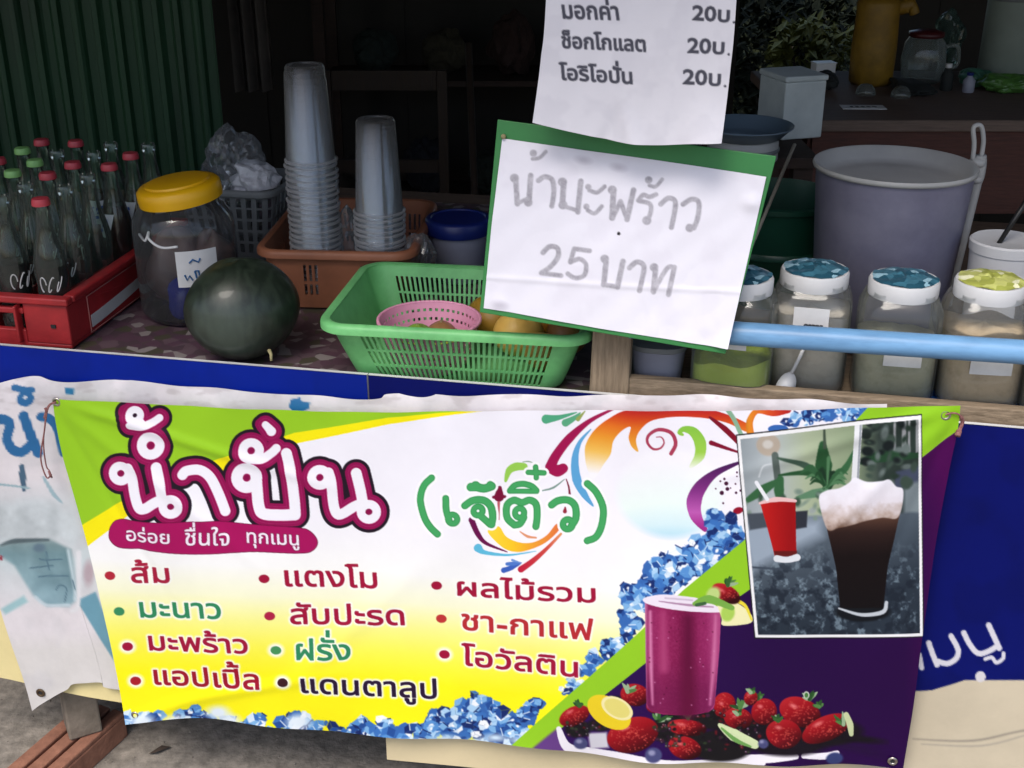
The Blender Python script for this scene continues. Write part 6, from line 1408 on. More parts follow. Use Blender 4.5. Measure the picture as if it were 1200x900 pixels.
fruit('mango', 'pale yellow mango in the green basket, half under the coconut sign', 'mango', rgb(222, 186, 96), rgb(206, 150, 66), gl(.088, -.010), .044, (1.0, .88, .95), 5, (R(20), R(15), 0), noise=.05)
fruit('mango', 'second pale yellow mango to the right, touching the first in the green basket', 'mango', rgb(214, 176, 88), rgb(190, 140, 60), gl(.140, -.055), .037, (1.15, .85, .85), 6, (0, R(25), 0), noise=.05)
fruit('sapodilla', 'brown sapodilla fruit at the right end of the green basket', 'fruit', rgb(150, 108, 64), rgb(112, 76, 46), gl(.170, .020), .036, (1, 1, .95), 7)
fruit('orange', 'dull orange fruit at the back of the green basket behind the mangoes', 'orange', rgb(170, 120, 40), rgb(130, 96, 36), gl(.118, .070), .040, (1, 1, .95), 8)

# ---- coconut water sign
sbase = FRONT.hit(735, 300, .012)
lean = R(10)
SN = np.array([EN[0] * math.cos(lean), EN[1] * math.cos(lean), math.sin(lean)])
SP = Plane(sbase, SN)
M['sign_green'] = mat('green_sign_board', rgb(52, 128, 66), .5, col2=rgb(40, 106, 54), scale=6, amount=.9)
M['paper_print'] = printed('hand_lettered_paper', rough=.7, bump=.25, bscale=60, dirt=.06, spec=.25)
sg = thing('coconut_sign', 'green board with a white paper lettered in grey for coconut juice at 25 baht', 'sign', sbase)
corners = [(583, 140), (910, 183), (850, 415), (562, 366)]
pf = [SP.hit(x, y, 0) - sbase for x, y in corners]
mb = MB(); mb.add([p for p in pf] + [p - SN * .006 for p in pf], [(0, 1, 2, 3), (7, 6, 5, 4), (0, 4, 5, 1), (1, 5, 6, 2), (2, 6, 7, 3), (3, 7, 4, 0)])
mb.build('board', M['sign_green'], sg, bevel=.0012)
G = coons([(589, 162), (700, 178), (800, 192), (898, 207)], [(898, 207), (884, 270), (853, 408)], [(567, 361), (600, 366), (700, 384), (800, 400), (853, 408)], [(589, 162), (576, 270), (567, 361)], 260, 200)
d, s, t = waves(G, [(.0010, 1.5, .7, 0), (.0006, 3.1, -1.6, 1), (.0004, 6, 4, 2)])
d = d + .0022
def dent(s0, t0, w_, a_): return a_ * np.exp(-(((s - s0) * 1.35) ** 2 + (t - t0) ** 2) / w_ ** 2)
d += dent(.97, .16, .05, .006) + dent(.06, .97, .05, .004) + dent(1, 1, .06, .006) + dent(.9, .96, .04, -.001) + dent(.3, .05, .06, .0025) + dent(.5, .55, .12, .0015)
d += .0018 * np.exp(-((s - .55 - .3 * (t - .5)) / .02) ** 2) * np.clip(t - .2, 0, 1) + .0014 * np.exp(-((t - .82 + .15 * s) / .018) ** 2)
o, P = sheet('paper', art_coconut(), SP, 0.0, G, np.maximum(d, .0012), M['paper_print'], k=.9)
o.data.vertices.foreach_set('co', (P - sbase).astype(np.float32).ravel()); o.parent = sg
mb = MB(); c = SP.hit(590, 160, .006) - sbase; mb.ball(c, .004, 12, 8); mb.build('thumbtack', M['stem'], sg, smooth=True)

# ---- price list hanging above it
pbase = FRONT.hit(745, 60, .030)
PN = np.array([EN[0] * math.cos(R(4)), EN[1] * math.cos(R(4)), math.sin(R(4))]); PP = Plane(pbase, PN)
pl = thing('price_list', 'white hand-lettered price list hanging above the green sign, its bottom edge curled', 'price list', pbase)
G = coons([(652, -300), (750, -292), (878, -280)], [(878, -280), (863, 0), (855, 90), (846, 166)], [(625, 143), (660, 152), (700, 161), (738, 168), (775, 170), (815, 167), (846, 166)], [(652, -300), (640, 0), (634, 70), (625, 143)], 200, 400)
d, s, t = waves(G, [(.002, .8, .3, 0), (.0010, 2.1, 1.1, 1), (.0004, 5, 5, 2)])
e_t = np.clip((t - .86) / .14, 0, 1)
d += e_t ** 2 * (.004 + .014 * np.exp(-((s - .93) / .12) ** 2)) - .006 * np.exp(-((s - .45 + .6 * (t - .9)) / .05) ** 2) * e_t + .005 * np.exp(-((s - .45 - .9 * (t - .9)) / .05) ** 2) * e_t
o, P = sheet('paper', art_price(), PP, 0.0, G, d, M['paper_print'], k=.86)
o.data.vertices.foreach_set('co', (P - pbase).astype(np.float32).ravel()); o.parent = pl
M['string'] = mat('pale_string', rgb(190, 186, 176), .8)
mb = MB()
for q in ((652, -298), (876, -278)):
    a_ = PP.hit(*q, .002) - pbase; mb.tube([a_, a_ + np.array([0, .12, .35])], .0012, 6)
mb.build('hanging_string', M['string'], pl)

# ---- wooden display frame, blue pipe, jars on the right
def fb(px, py, off): return FRONT.hit(px, py, off)
df = thing('display_frame', 'weathered wooden frame of the jar display at the right of the counter', 'frame', F0)
def plank(quad, off, thick, parent, m, name, base):
    """a sawn plank: its front face is the quad (flat on the stall front), with real depth behind"""
    pf = [fb(x, y, off) - base for x, y in quad]
    mb = MB(); mb.add(pf + [p - EN * thick for p in pf], [(0, 1, 2, 3), (7, 6, 5, 4), (0, 4, 5, 1), (1, 5, 6, 2), (2, 6, 7, 3), (3, 7, 4, 0)])
    return mb.build(name, m, parent, bevel=.002)
M['grey_wood_v'] = wood('weathered_wood_upright', rgb(150, 132, 110), rgb(92, 78, 62), stretch=(12, 12, 1))
plank([(695, 380), (740, 386), (736, 470), (690, 466)], -.022, .035, df, M['grey_wood_v'], 'post', F0)
plank([(736, 443), (1330, 492), (1330, 520), (736, 468)], -.026, .020, df, M['grey_wood'], 'rail', F0)
JZ = .790
mb = MB(); u0 = float((fb(742, 430, 0) - F0) @ EX)
c = along(u0 + .36, .16) - F0; c[2] = JZ - .0075 - F0[2]
mb.box(c, (.74, .22, .014), rz=YAW); mb.build('shelf', M['grey_wood'], df, bevel=.002)
M['pipe_blue'] = mat('light_blue_pvc', rgb(112, 158, 200), .38, col2=rgb(74, 112, 150), scale=16, amount=1.0, stretch=(.5, 1, 3))
pa, pb = fb(738, 382.6, -.012), fb(1320, 420.5, -.012)
pp = thing('blue_pipe', 'light blue plastic pipe running across the front of the jars', 'pipe', (pa + pb) / 2)
mb = MB(); mb.tube([pa - (pa + pb) / 2, pb - (pa + pb) / 2], .0185, 24); mb.build('pipe_tube', M['pipe_blue'], pp, smooth=True, autosmooth=50)
mb = MB()
for p_ in (pa + (pb - pa) * .97,):
    q = p_ - (pa + pb) / 2; mb.tube([q + np.array([0, .001, -.018]) - EN * .018, np.array([q[0], q[1], (JZ - .0) - ((pa + pb) / 2)[2]]) - EN * .022], .007, 8)
mb.build('pipe_bracket', M['grey_plastic'], pp)
tw = thing('blue_tray', 'bright blue plastic tray edge under the right-hand jars', 'tray', F0)
M['tray_blue'] = mat('blue_tray_plastic', rgb(24, 92, 182), .4)
t0_ = float((fb(1082, 445, 0) - F0) @ EX)
mb = MB(); c = along(t0_ + .16, .155) - F0; c[2] = JZ + .004 - F0[2]; mb.box(c, (.32, .20, .0075), rz=YAW)
for v_ in (.055, .255): c = along(t0_ + .16, v_) - F0; c[2] = JZ + .009 - F0[2]; mb.box(c, (.32, .006, .016), rz=YAW)
mb.build('tray_body', M['tray_blue'], tw, bevel=.0015)

def film_mat(name, c1, c2, c3):
    m = bpy.data.materials.new(name); m.use_nodes = True; N, L = nt(m); b = N['Principled BSDF']
    tc = N.new('ShaderNodeTexCoord'); vo = N.new('ShaderNodeTexVoronoi'); vo.inputs['Scale'].default_value = 60
    L.new(tc.outputs['Object'], vo.inputs['Vector']); sp = N.new('ShaderNodeSeparateColor'); L.new(vo.outputs['Color'], sp.inputs[0])
    cr = N.new('ShaderNodeValToRGB'); cr.color_ramp.interpolation = 'CONSTANT'
    for i, (p_, c_) in enumerate(((0, c1), (.45, c2), (.88, c3))):
        e = cr.color_ramp.elements[i] if i < 2 else cr.color_ramp.elements.new(p_); e.position = p_; e.color = (*c_, 1)
    L.new(sp.outputs[0], cr.inputs[0]); L.new(cr.outputs[0], b.inputs['Base Color']); b.inputs['Roughness'].default_value = .28
    bp = N.new('ShaderNodeBump'); bp.inputs['Strength'].default_value = .8; bp.inputs['Distance'].default_value = .003; L.new(vo.outputs['Distance'], bp.inputs['Height']); L.new(bp.outputs[0], b.inputs['Normal'])
    return m
M['film_blue'] = film_mat('blue_film', rgb(40, 82, 100), rgb(62, 112, 132), rgb(150, 190, 206)); M['film_lime'] = film_mat('lime_film', rgb(166, 172, 84), rgb(200, 204, 120), rgb(240, 240, 200))
M['white_lid'] = mat('white_lid_plastic', (.66, .66, .66), .4, col2=(.56, .56, .57), scale=10)
M['jar_note'] = mat('jar_note_paper', (.72, .72, .72), .65, col2=(.6, .6, .6), scale=40)
M['pen'] = mat('dark_pen_ink', rgb(60, 60, 66), .6)
def cont(name, c, c2, sc=40): return mat(name, c, .6, col2=c2, scale=sc, amount=1.2, bump=.5, bscale=120)
JRD, JHT = .064, .178
jars = [((867, 316), 'blue', cont('lime_syrup', rgb(186, 210, 84), rgb(150, 176, 66), 10), .062, 'half hidden jar of lime green syrup right beside the coconut sign'),
        ((956, 309), 'blue', cont('grey_powder', rgb(214, 206, 192), rgb(172, 162, 146)), .130, 'blue-topped jar of grey powder with an oval white label'),
        ((1061, 320), 'blue', cont('olive_powder', rgb(198, 196, 168), rgb(150, 148, 120)), .095, 'blue-topped jar of olive grey powder with a square white label'),
        ((1163, 322), 'lime', cont('tan_powder', rgb(214, 192, 160), rgb(172, 148, 116)), .118, 'jar of tan powder with a yellow-green top'),
        ((1266, 334), 'lime', cont('cream_powder', rgb(196, 180, 150), rgb(160, 144, 116)), .10, 'jar of cream powder cut off by the right edge of the photo')]
for ji, ((px, py), fc, cm_, fill, lb) in enumerate(jars):
    base_z = JZ + (.0085 if ji >= 3 else .0005)
    p_ = on_z(px, py, base_z + JHT + .024); p_[2] = base_z
    j = thing('powder_jar', lb, 'jar', p_, YAW + .05 * (ji - 2), 'white-lidded jars behind the blue pipe')
    mb = MB(); mb.lathe([(.045, .001), (JRD * .93, .002), (JRD, .010), (JRD, JHT * .74), (JRD * .985, JHT * .83), (JRD * .87, JHT * .93), (.0475, JHT * .96), (.0475, JHT)], 48, cap0=True, power=4.0); mb.build('jar_body', M['pet_pale'], j, smooth=True)
    mb = MB(); mb.lathe([(.04, .003), (JRD * .9, .004), (JRD - .0035, .012), (JRD - .0035, fill), (JRD * .6, fill + .004), (.00001, fill + .007)], 40, cap0=True, power=4.0); q_ = mb.build('powder', cm_, j, smooth=True, autosmooth=60)
    for v_ in q_.data.vertices:
        if v_.co.z > fill - .002: v_.co.z += .006 * math.sin(v_.co.x * 90 + ji) * math.cos(v_.co.y * 70 + 2 * ji) - .05 * v_.co.x * ((ji % 3) - 1)
    mb = MB(); mb.lathe([(.0490, JHT - .010), (.0535, JHT - .010), (.0542, JHT - .004), (.0542, JHT + .012), (.0520, JHT + .016), (.00001, JHT + .016)], 44); l_ = mb.build('jar_lid', M['white_lid'], j, smooth=True, autosmooth=45)
    mb = MB(); n_ = 40; vs = [(0, 0, JHT + .0235)]; fs = []
    for q in range(1, 7):
        for i in range(n_):
            a_ = 6.28318 * i / n_; rr_ = .0505 * q / 6 * (1 + (.03 * math.sin(5 * a_ + ji) if q == 6 else 0)); vs.append((rr_ * math.cos(a_), rr_ * math.sin(a_), JHT + .0165 + .007 * (1 - (q / 6) ** 2) + .0016 * math.sin(7 * a_ + q * 2 + ji)))
    for i in range(n_): fs.append((0, 1 + i, 1 + (i + 1) % n_))
    for q in range(5):
        for i in range(n_): fs.append((1 + q * n_ + i, 1 + q * n_ + (i + 1) % n_, 1 + (q + 1) * n_ + (i + 1) % n_, 1 + (q + 1) * n_ + i))
    mb.add(vs, fs); mb.build('lid_film', M['film_blue' if fc == 'blue' else 'film_lime'], l_, smooth=True)
    z0, z1, a0, a1 = ((.092, .140, -112, -68), (.088, .150, -112, -66), (.070, .116, -110, -62), (.062, .108, -112, -60), (.07, .11, -110, -70))[ji]
    mb = MB(); mb.add(*label_patch(JRD + .0008, z0, z1, R(a0), R(a1), power=4.0)); nl = mb.build('jar_label', M['jar_note'], j, smooth=True)
    mb = MB(); rr = random.Random(ji + 3); zc = z0 + (z1 - z0) * (.5 if ji == 1 else .62)
    def onq(a_, z):
        cx, sy = math.cos(a_), math.sin(a_); q = (cx ** 4 + sy ** 4) ** -.25 * (JRD + .0016); return (q * cx, q * sy, z)
    for q in range(5):
        a_ = R(-98 + 5 * q); mb.tube([onq(a_, zc - .004), onq(a_ + .03, zc + .005 * rr.uniform(.3, 1)), onq(a_ + .05, zc - .003), onq(a_ + .06, zc + .004)], .0011 if ji != 1 else .0026, 5)
    mb.build('label_writing', M['pen'], nl)
# tub of grey contents behind the frame, white scoop
gt0 = fb(770, 436, -.11); gt0[2] = JZ
gt = thing('small_tub', 'small grey translucent tub behind the wooden post under the coconut sign', 'tub', gt0, YAW)
mb = MB(); mb.lathe([(.034, .001), (.040, .003), (.046, .062)], 32, cap0=True, cap1=True, power=3); mb.build('tub_body', M['frost'], gt, smooth=True, autosmooth=50)
mb = MB(); mb.lathe([(.046, .060), (.049, .062), (.049, .070), (.00001, .071)], 32, power=3); mb.build('tub_lid', M['grey_plastic'], gt, smooth=True, autosmooth=50)
sp0 = fb(917, 432, -.045); sp0[2] = JZ
sc_ = thing('white_scoop', 'white plastic scoop leaning between the first two jars', 'scoop', sp0, YAW, rot=(R(-14), R(18), YAW))
mb = MB(); vs = [(0, -.002, .026)]; n_ = 20
for i in range(n_): a_ = 6.28318 * i / n_; vs.append((.015 * math.cos(a_), .004, .026 + .026 * math.sin(a_)))
mb.add(vs, [(0, 1 + i, 1 + (i + 1) % n_) for i in range(n_)]); mb.build('bowl', M['white_lid'], sc_, smooth=True, solid=.0015)
mb = MB(); mb.tube([(0, .004, .05), (.002, .004, .075), (.003, .006, .10)], .003, 8); mb.build('handle', M['white_lid'], sc_, smooth=True)
# white tub with a black spoon, right
wt0 = on_y(1172, 330, 2.02); wt0[2] = TZ
wt = thing('white_tub', 'round white tub with a dark spoon stuck in it, behind the yellow-green topped jar', 'tub', wt0)
mb = MB(); mb.lathe([(.045, .001), (.050, .003), (.058, .195)], 40, cap0=True); mb.lathe([(.056, .195), (.060, .196), (.0605, .212), (.057, .215), (.050, .212), (.00001, .211)], 40); mb.build('tub_body', M['white_lid'], wt, smooth=True, autosmooth=45)
M['black_plastic'] = mat('black_plastic', (.012, .012, .012), .4)
mb = MB(); mb.tube([(-.02, -.01, .205), (.03, .0, .30)], [.004, .0055], 8); mb.build('spoon_handle', M['black_plastic'], wt, smooth=True)

# ---- grey bucket
M['bucket'] = mat('grey_lavender_plastic', rgb(124, 123, 142), .4, col2=rgb(88, 86, 108), scale=8, amount=1.0, bump=.06, bscale=60)
M['bucket_pale'] = mat('pale_grey_plastic', rgb(178, 178, 176), .42, col2=rgb(150, 150, 150), scale=6)
bz = 1.095; bp_ = on_z(1049, 193, bz); bp_[2] = TZ
bk = thing('ice_bucket', 'tall lavender grey plastic bucket with a pale sunken lid and handle, behind the jars', 'bucket', bp_)
bh = bz - TZ; BR_ = .137
mb = MB(); mb.lathe([(.108, .001), (.112, .004), (BR_ - .004, bh - .012), (BR_ - .002, bh - .004)], 60, cap0=True); mb.build('bucket_body', M['bucket'], bk, smooth=True, autosmooth=50)
mb = MB(); mb.lathe([(BR_ - .003, bh - .007), (BR_ + .001, bh - .006), (BR_ + .0025, bh - .001), (BR_ + .0005, bh + .003), (BR_ - .005, bh + .002), (BR_ - .014, bh - .016), (BR_ - .030, bh - .024), (BR_ - .050, bh - .020), (BR_ - .062, bh - .024), (.00001, bh - .027)], 64); mb.build('bucket_lid', M['bucket_pale'], bk, smooth=True, autosmooth=60)
ah = R(12); hx_ = lambda r, z: ((r + .007) * math.cos(ah), (r + .007) * math.sin(ah), z)
mb = MB(); 
mb.tube(catmull([hx_(BR_ + .004, bh + .002), hx_(BR_ + .002, bh + .03), hx_(BR_ - .004, bh + .058), hx_(BR_ + .010, bh + .060), hx_(BR_ + .019, bh + .035), hx_(BR_ + .020, bh + .008)], 6), .0042, 8)
mb.tube(catmull([hx_(BR_ + .017, bh + .008), hx_(BR_ + .020, bh - .02), hx_(BR_ + .013, bh - .10), hx_(BR_ + .001, bh - .22), hx_(BR_ - .004, bh - .27)], 6), [.011] * 8 + [.009] * 17, 10)
mb.ball(hx_(BR_ + .014, bh - .004), .015, 14, 8, sc=(1, 1, .7)); mb.ball(hx_(BR_ + .016, bh - .034), .013, 14, 8, sc=(1, 1, .7))
mb.build('handle', M['bucket_pale'], bk, smooth=True)

# ---- dark green tub and the pale stick behind the sign
M['dark_green'] = mat('dark_green_plastic', rgb(20, 74, 54), .4, col2=rgb(12, 52, 40), scale=6)
gp = on_y(905, 300, 2.34); gp[2] = TZ
gtb = thing('green_tub', 'dark green ribbed plastic tub between the coconut sign and the grey bucket', 'tub', gp)
mb = MB(); mb.lathe([(.095, .001), (.10, .004), (.112, .10), (.116, .104), (.116, .112), (.113, .116), (.122, .195), (.128, .197), (.128, .206), (.120, .208), (.117, .19), (.098, .01), (.00001, .009)], 48, cap0=True); mb.build('tub_body', M['dark_green'], gtb, smooth=True, autosmooth=40)
M['stick'] = mat('pale_bamboo_stick', rgb(164, 160, 146), .7)
s0_, s1_ = on_y(868, 318, 2.08), on_y(930, 172, 2.30)
sk = thing('bamboo_stick', 'thin pale stick leaning back from behind the coconut sign', 'stick', (s0_[0], s0_[1], TZ))
dv = s1_ - s0_; s00 = s0_ - dv * ((s0_[2] - TZ - .002) / dv[2]) if dv[2] > .02 else s0_
sk.location = [float(c) for c in s00]
mb = MB(); mb.tube([(0, 0, 0), s1_ - s00 + dv * .02], .0035, 8); mb.build('shaft', M['stick'], sk, smooth=True)

# ================================================================== behind the counter
bt_z = float(on_y(1040, 141, 3.15)[2]); xl = float(on_y(938, 141, 3.15)[0])
bt = thing('back_table', 'dark reddish wooden table behind the bucket, loaded with drink things', 'table', (xl, 3.15, 0))
M['red_wood'] = wood('dark_red_wood', (.085, .030, .022), (.030, .012, .009)); M['top_wood'] = wood('worn_table_top', (.15, .105, .085), (.07, .048, .038))
mb = MB(); mb.box((.75, .36, bt_z - .015), (1.5, .72, .03)); mb.build('tabletop', M['top_wood'], bt, bevel=.004)
mb = MB(); mb.box((.75, .03, bt_z - .14), (1.42, .025, .22)); mb.box((.05, .36, bt_z - .14), (.025, .60, .22)); mb.build('apron', M['red_wood'], bt)
for x, y in ((.06, .06), (1.44, .06), (.06, .66), (1.44, .66)):
    mb = MB(); mb.box((x, y, (bt_z - .03 + GZ) / 2), (.06, .06, bt_z - .03 - GZ)); mb.build('leg', M['red_wood'], bt)
c0_ = on_y(1011, 133, 3.139); lbn = thing('paper_tag', 'small white paper tag on the front edge of the dark red table', 'tag', on_z(1011, 126, bt_z + .001))
mb = MB(); mb.box((0, 0, .001), (.115, .05, .002), rz=-.03); mb.build('tag_paper', M['paper_note'], lbn)
mb = MB()
for k in range(5): mb.box((-.03 + .015 * k, 0, .0025), (.007, .013, .0008), rz=.2 * k)
mb.build('tag_writing', M['pen'], lbn)
def onbt(px, py): p_ = on_z(px, py, bt_z); return p_
# yellow drink jug
M['yellow_juice'] = mat('yellow_cloth_cover', rgb(132, 100, 26), .55, col2=rgb(84, 62, 14), scale=16, amount=1, bump=.5, bscale=40)
p_ = onbt(1028, 104) + np.array([0, .08, 0]); jz = thing('yellow_container', 'tall mustard yellow wrapped container on the dark red table', 'container', p_)
mb = MB(); mb.lathe([(.055, 0), (.062, .01), (.064, .10), (.060, .20), (.062, .225), (.056, .24), (.03, .246), (.00001, .246)], 28, cap0=True); mb.build('wrap', M['yellow_juice'], jz, smooth=True)
mb = MB(); mb.tube(catmull([(.055, -.01, .215), (.085, -.02, .222), (.098, -.02, .20)], 5), [.022] * 6 + [.015] * 5, 10); mb.build('folded_end', M['yellow_juice'], jz, smooth=True)
mb = MB(); mb.lathe([(.03, .244), (.032, .262), (.00001, .264)], 20); mb.build('cap', M['white_lid'], jz, smooth=True)
# glass jug with a dark lid
p_ = onbt(1086, 100) + np.array([0, .06, 0]); jg = thing('glass_jug', 'cloudy glass jug with a dark lid beside the yellow container', 'jug', p_)
M['jug'] = clear('cloudy_glass', (.85, .9, .88), milky=.16, milk=(.5, .54, .52), rough=.1)
mb = MB(); mb.lathe([(.05, 0), (.058, .01), (.064, .06), (.058, .11), (.045, .13)], 32, cap0=True); mb.build('jug_body', M['jug'], jg, smooth=True)
mb = MB(); mb.lathe([(.046, .128), (.050, .13), (.050, .142), (.02, .15), (.00001, .15)], 32); mb.build('jug_lid', mat('dark_red_lid', rgb(76, 24, 28), .35), jg, smooth=True)
mb = MB(); mb.tube(catmull([(.06, 0, .10), (.095, 0, .10), (.10, 0, .05), (.063, 0, .035)], 6), .006, 8); mb.build('handle', M['jug'], jg, smooth=True)
# grey canister
p_ = onbt(1192, 98) + np.array([0, .10, 0]); cn = thing('grey_canister', 'tall pale grey canister at the right end of the dark red table', 'canister', p_)
mb = MB(); mb.lathe([(.078, 0), (.082, .006), (.080, .235), (.074, .245), (.00001, .250)], 36, cap0=True); mb.build('canister_body', mat('pale_green_grey', rgb(132, 142, 132), .6), cn, smooth=True, autosmooth=50)
mb = MB(); mb.lathe([(.082, .225), (.086, .226), (.086, .24), (.08, .246)], 36); mb.build('rim', M['grey_plastic'], cn, smooth=True)
for px, py, lb in ((1014, 111, 'small cloudy glass dome on the front of the dark red table, the left one'), (1055, 114, 'small cloudy glass dome on the front of the dark red table, the right one')):
    p_ = onbt(px, py); q = thing('glass_dome', lb, 'glass dome', p_, 0, 'glass domes on the dark red table'); mb = MB(); mb.lathe([(.026, 0), (.027, .004), (.025, .016), (.016, .027), (.006, .031), (.00001, .0315)], 24); mb.build('dome', M['jug'], q, smooth=True)
p_ = onbt(966, 96) + np.array([0, .03, 0]); wb = thing('white_box', 'little white cardboard box at the left end of the dark red table', 'box', p_, .2); mb = MB(); mb.box((0, 0, .025), (.062, .04, .05)); mb.build('carton', M['paper_note'], wb, bevel=.002); mb = MB(); mb.box((0, -.0002, .0515), (.064, .044, .003)); mb.build('flap', M['white_lid'], wb)
for px, py, sd in ((1150, 104, 3), (1185, 112, 4)):
    p_ = onbt(px, py); bag('produce_bag', ('bluish green clear bag of leaves on the dark red table' if sd == 3 else 'green bag of leaves at the front right of the dark red table'), 'bag', mat('leafy_bag', rgb(64, 110, 92) if sd == 3 else rgb(70, 110, 50), .3, col2=rgb(24, 50, 40), scale=20, amount=1.2), p_ + np.array([0, .04, 0]), .05, (1.4, .8, .5), sd, .3)
M['pod'] = mat('dark_cloth', (.016, .02, .02), .8)
for px, py, w_, h_ in ((1075, 112, .20, .03), (972, 108, .10, .05)):
    p_ = onbt(px, py) + np.array([0, .05, 0]); bag('dark_bag', 'dark crumpled cloth under the glass jug' if px > 1000 else 'dark crumpled cloth at the table end beside the white carton', 'cloth', M['pod'], p_, w_ / 2, (1, .5, h_ / w_), int(px), .25)
M['green_bag'] = clear('greenish_film', (.6, .75, .7), milky=.12, milk=(.25, .36, .32), rough=.12)
p_ = onbt(1120, 92) + np.array([0, .12, 0]); bag('film_bag', 'tall greenish clear bag standing behind the glass jug on the dark red table', 'bag', M['green_bag'], p_, .07, (.7, .5, 1.25), 21, .35)
for k_, (px, py, h_, lb) in enumerate(((1108, 106, .075, 'tiny dark bottle right of the glass jug on the dark red table'), (1134, 108, .055, 'tiny pale bottle beside the dark one on the dark red table'))):
    p_ = onbt(px, py); q = thing('small_bottle', lb, 'bottle', p_); mb = MB(); mb.lathe([(.015, 0), (.0165, .003), (.0165, h_ * .6), (.008, h_ * .78), (.007, h_ * .86)], 20, cap0=True, cap1=True); mb.build('bottle_body', M['pod'] if k_ == 0 else M['frost'], q, smooth=True, autosmooth=50)
    mb = MB(); mb.lathe([(.009, h_ * .85), (.0095, h_ * .86), (.0095, h_), (.00001, h_ + .001)], 18); mb.build('cap', M['white_lid'] if k_ == 0 else M['blue_lid'], q, smooth=True, autosmooth=50)
# bench, foam box, pan
bzz = float(on_y(930, 167, 3.0)[2]); bx0, bx1 = float(on_y(835, 167, 3.0)[0]), xl - .02
bn = thing('low_bench', 'dark wooden bench left of the red table carrying a foam box', 'bench', ((bx0 + bx1) / 2, 3.06, 0))
mb = MB(); mb.box((0, 0, bzz - .012), (bx1 - bx0, .44, .024)); mb.build('bench_top', M['dark_wood'], bn)
for x in (-1, 1):
    for y in (-.18, .18): mb = MB(); mb.box((x * ((bx1 - bx0) / 2 - .03), y, (bzz - .024 + GZ) / 2), (.045, .045, bzz - .024 - GZ)); mb.build('leg', M['dark_wood'], bn)
p_ = on_z(930, 166, bzz); fb_ = thing('foam_box', 'white foam box standing on the dark bench behind the signs', 'box', p_ + np.array([.005, .09, 0]), R(18))
M['foam'] = mat('white_foam', rgb(196, 204, 204), .7, col2=rgb(170, 178, 180), scale=14)
mb = MB(); mb.box((0, 0, .070), (.112, .13, .14)); mb.build('box_body', M['foam'], fb_, bevel=.004); mb = MB(); mb.box((0, 0, .147), (.118, .136, .014)); mb.build('box_lid', M['foam'], fb_, bevel=.004)
p_ = on_z(872, 158, bzz + .055); dr = thing('metal_pan', 'shallow blue grey metal pan on a pale drum behind the price list', 'pan', (p_[0], p_[1], bzz + .05))
M['zinc'] = mat('blue_grey_enamel', rgb(104, 122, 138), .3, col2=rgb(86, 104, 120), scale=5, coat=.2)
mb = MB(); mb.lathe([(.07, 0), (.085, .004), (.105, .028), (.112, .030), (.112, .027), (.104, .022), (.083, .001), (.00001, .001)], 44, cap0=True); mb.build('pan_body', M['zinc'], dr, smooth=True, autosmooth=50)
dd = thing('pale_drum', 'low pale drum under the blue grey pan', 'drum', (p_[0], p_[1], bzz)); mb = MB(); mb.lathe([(.078, 0), (.080, .003), (.080, .042), (.076, .049), (.00001, .049)], 36, cap0=True); mb.build('drum_body', M['bucket_pale'], dd, smooth=True, autosmooth=40)
mb = MB(); mb.lathe([(.0805, .020), (.083, .022), (.083, .028), (.0805, .030)], 36); mb.build('hoop', M['grey_plastic'], dd, smooth=True)
# dim things in the dark
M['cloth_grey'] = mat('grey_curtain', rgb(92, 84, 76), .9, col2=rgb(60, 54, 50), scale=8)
pc_ = on_y(296, 60, 3.55); hc = thing('hanging_cloth', 'dim grey cloth hanging in the dark beside the green metal wall', 'cloth', (pc_[0], pc_[1], 0)); nu, nv = 40, 30
uu, vv = np.meshgrid(np.linspace(-.055, .055, nu), np.linspace(.95, 2.2, nv)); P = np.stack([uu, .02 * np.sin(uu * 160 + vv) + .0 * vv, vv], -1); o = grid_obj('cloth_fold', P, None, M['cloth_grey'], hc)
mb = MB(); mb.tube([(-.12, 0, 2.2), (.12, 0, 2.2)], .008, 8); mb.build('rod', M['dark_wood'], hc)
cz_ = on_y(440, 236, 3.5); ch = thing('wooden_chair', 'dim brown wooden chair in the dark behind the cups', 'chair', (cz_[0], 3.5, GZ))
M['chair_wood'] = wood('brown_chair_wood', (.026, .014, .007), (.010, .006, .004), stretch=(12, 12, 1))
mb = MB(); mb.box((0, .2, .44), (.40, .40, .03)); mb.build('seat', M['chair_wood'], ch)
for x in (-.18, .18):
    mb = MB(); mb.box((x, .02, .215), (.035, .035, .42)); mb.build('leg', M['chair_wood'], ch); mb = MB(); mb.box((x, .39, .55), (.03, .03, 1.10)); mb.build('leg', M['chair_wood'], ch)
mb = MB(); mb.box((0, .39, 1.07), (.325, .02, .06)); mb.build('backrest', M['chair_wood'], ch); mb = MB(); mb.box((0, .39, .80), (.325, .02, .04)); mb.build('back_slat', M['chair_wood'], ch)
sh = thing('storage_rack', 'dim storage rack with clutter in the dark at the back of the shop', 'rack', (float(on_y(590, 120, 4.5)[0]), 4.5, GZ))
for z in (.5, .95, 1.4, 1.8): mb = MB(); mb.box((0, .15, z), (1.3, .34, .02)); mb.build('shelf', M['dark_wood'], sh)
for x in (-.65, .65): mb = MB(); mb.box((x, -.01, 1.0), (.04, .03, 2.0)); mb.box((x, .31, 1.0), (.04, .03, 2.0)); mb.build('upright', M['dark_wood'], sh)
cols = [rgb(60, 54, 50), rgb(34, 44, 40), rgb(50, 32, 28), rgb(30, 33, 42), rgb(54, 50, 36)]
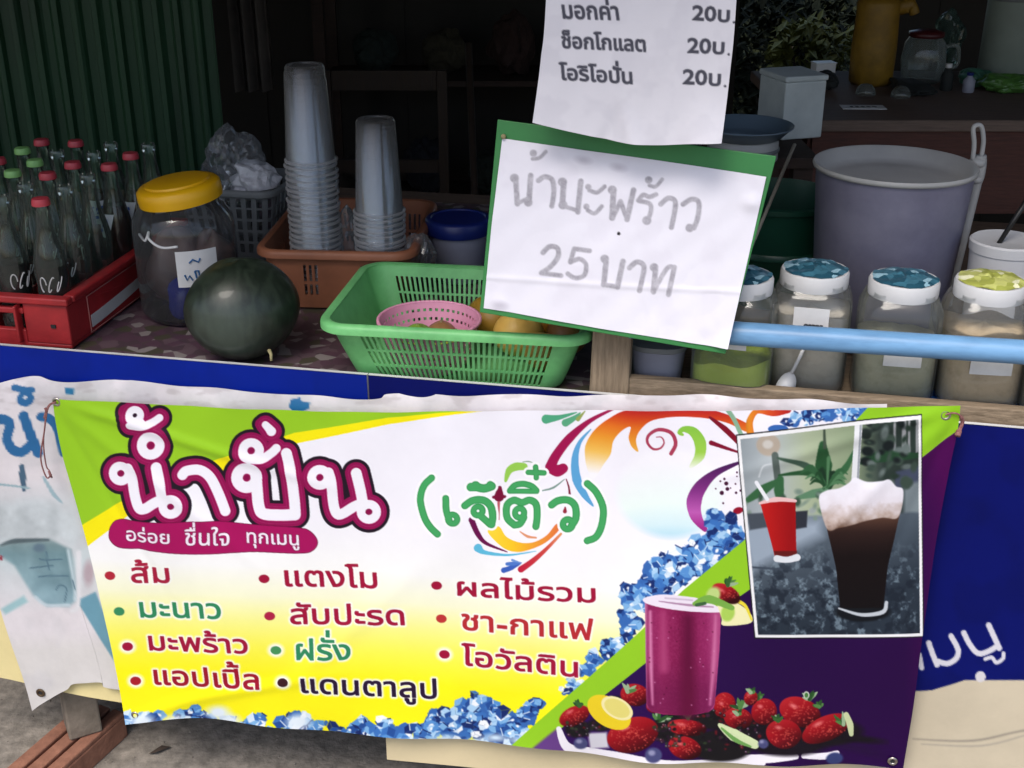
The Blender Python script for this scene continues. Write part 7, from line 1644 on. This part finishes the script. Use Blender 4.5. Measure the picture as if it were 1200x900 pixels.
for k in range(14):
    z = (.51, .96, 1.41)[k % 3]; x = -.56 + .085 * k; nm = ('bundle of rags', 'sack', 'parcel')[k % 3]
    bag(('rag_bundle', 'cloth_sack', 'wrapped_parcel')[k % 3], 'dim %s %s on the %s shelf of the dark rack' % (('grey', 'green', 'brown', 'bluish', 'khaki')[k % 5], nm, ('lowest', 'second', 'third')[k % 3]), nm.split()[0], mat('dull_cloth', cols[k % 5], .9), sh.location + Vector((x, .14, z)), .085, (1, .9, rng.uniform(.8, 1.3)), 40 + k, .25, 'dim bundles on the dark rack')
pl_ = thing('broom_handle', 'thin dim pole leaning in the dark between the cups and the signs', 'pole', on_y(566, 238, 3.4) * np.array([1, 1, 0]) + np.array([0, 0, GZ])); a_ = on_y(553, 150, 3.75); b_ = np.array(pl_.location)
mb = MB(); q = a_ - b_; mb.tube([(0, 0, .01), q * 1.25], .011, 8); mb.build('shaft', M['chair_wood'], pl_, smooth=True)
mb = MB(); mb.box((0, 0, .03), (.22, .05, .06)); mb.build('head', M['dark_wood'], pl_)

# ---- garden seen through the opening
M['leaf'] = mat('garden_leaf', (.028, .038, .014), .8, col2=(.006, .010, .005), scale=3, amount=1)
M['leaf_lit'] = mat('yellow_green_lit_leaf', (.20, .20, .03), .6, col2=(.05, .07, .015), scale=3, amount=1)  # bright leaf tone: the foliage's sunlit highlights are put into this colour
M['bark'] = mat('bark', (.07, .05, .04), .9)
def shrub(label, px, py, y, r, n, m, seed):
    c = on_y(px, py, y); t = thing('garden_shrub', label, 'shrub', (c[0], c[1], GZ), 0, 'shrubs in the garden behind the shop'); rr = random.Random(seed); mb = MB(); c[2] = max(c[2] - GZ, .2)
    for k in range(n):
        a_, b_ = rr.uniform(0, 6.28), math.acos(rr.uniform(-1, 1)); d_ = r * rr.uniform(.35, 1) ** .6 * (1 + .25 * math.sin(3 * a_ + seed))
        q = Vector((d_ * math.cos(a_) * math.sin(b_), d_ * math.sin(a_) * math.sin(b_), c[2] + d_ * .8 * math.cos(b_)))
        if q.z < .03: continue
        s_ = rr.uniform(.02, .06); E = Matrix.Rotation(rr.uniform(0, 6.28), 3, 'Z') @ Matrix.Rotation(rr.uniform(-1, 1), 3, 'X')
        mb.add([q + E @ Vector(v) * s_ for v in ((0, -1, 0), (.45, 0, .12), (0, 1.1, 0), (-.45, 0, .12))], [(0, 1, 2, 3)])
    mb.build('foliage', m, t)
    mb = MB()
    for k in range(5): a_ = k * 1.3; mb.tube([(0, 0, 0), (.1 * r * math.cos(a_), .1 * r * math.sin(a_), c[2] * .5), (.5 * r * math.cos(a_), .5 * r * math.sin(a_), c[2])], [.02, .015, .006], 6)
    mb.build('stem', M['bark'], t)
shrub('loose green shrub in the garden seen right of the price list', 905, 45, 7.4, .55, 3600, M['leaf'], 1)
shrub('small yellow-green shrub in the garden, sunlit highlights put into its leaf colour', 946, 62, 6.7, .24, 700, M['leaf_lit'], 2)
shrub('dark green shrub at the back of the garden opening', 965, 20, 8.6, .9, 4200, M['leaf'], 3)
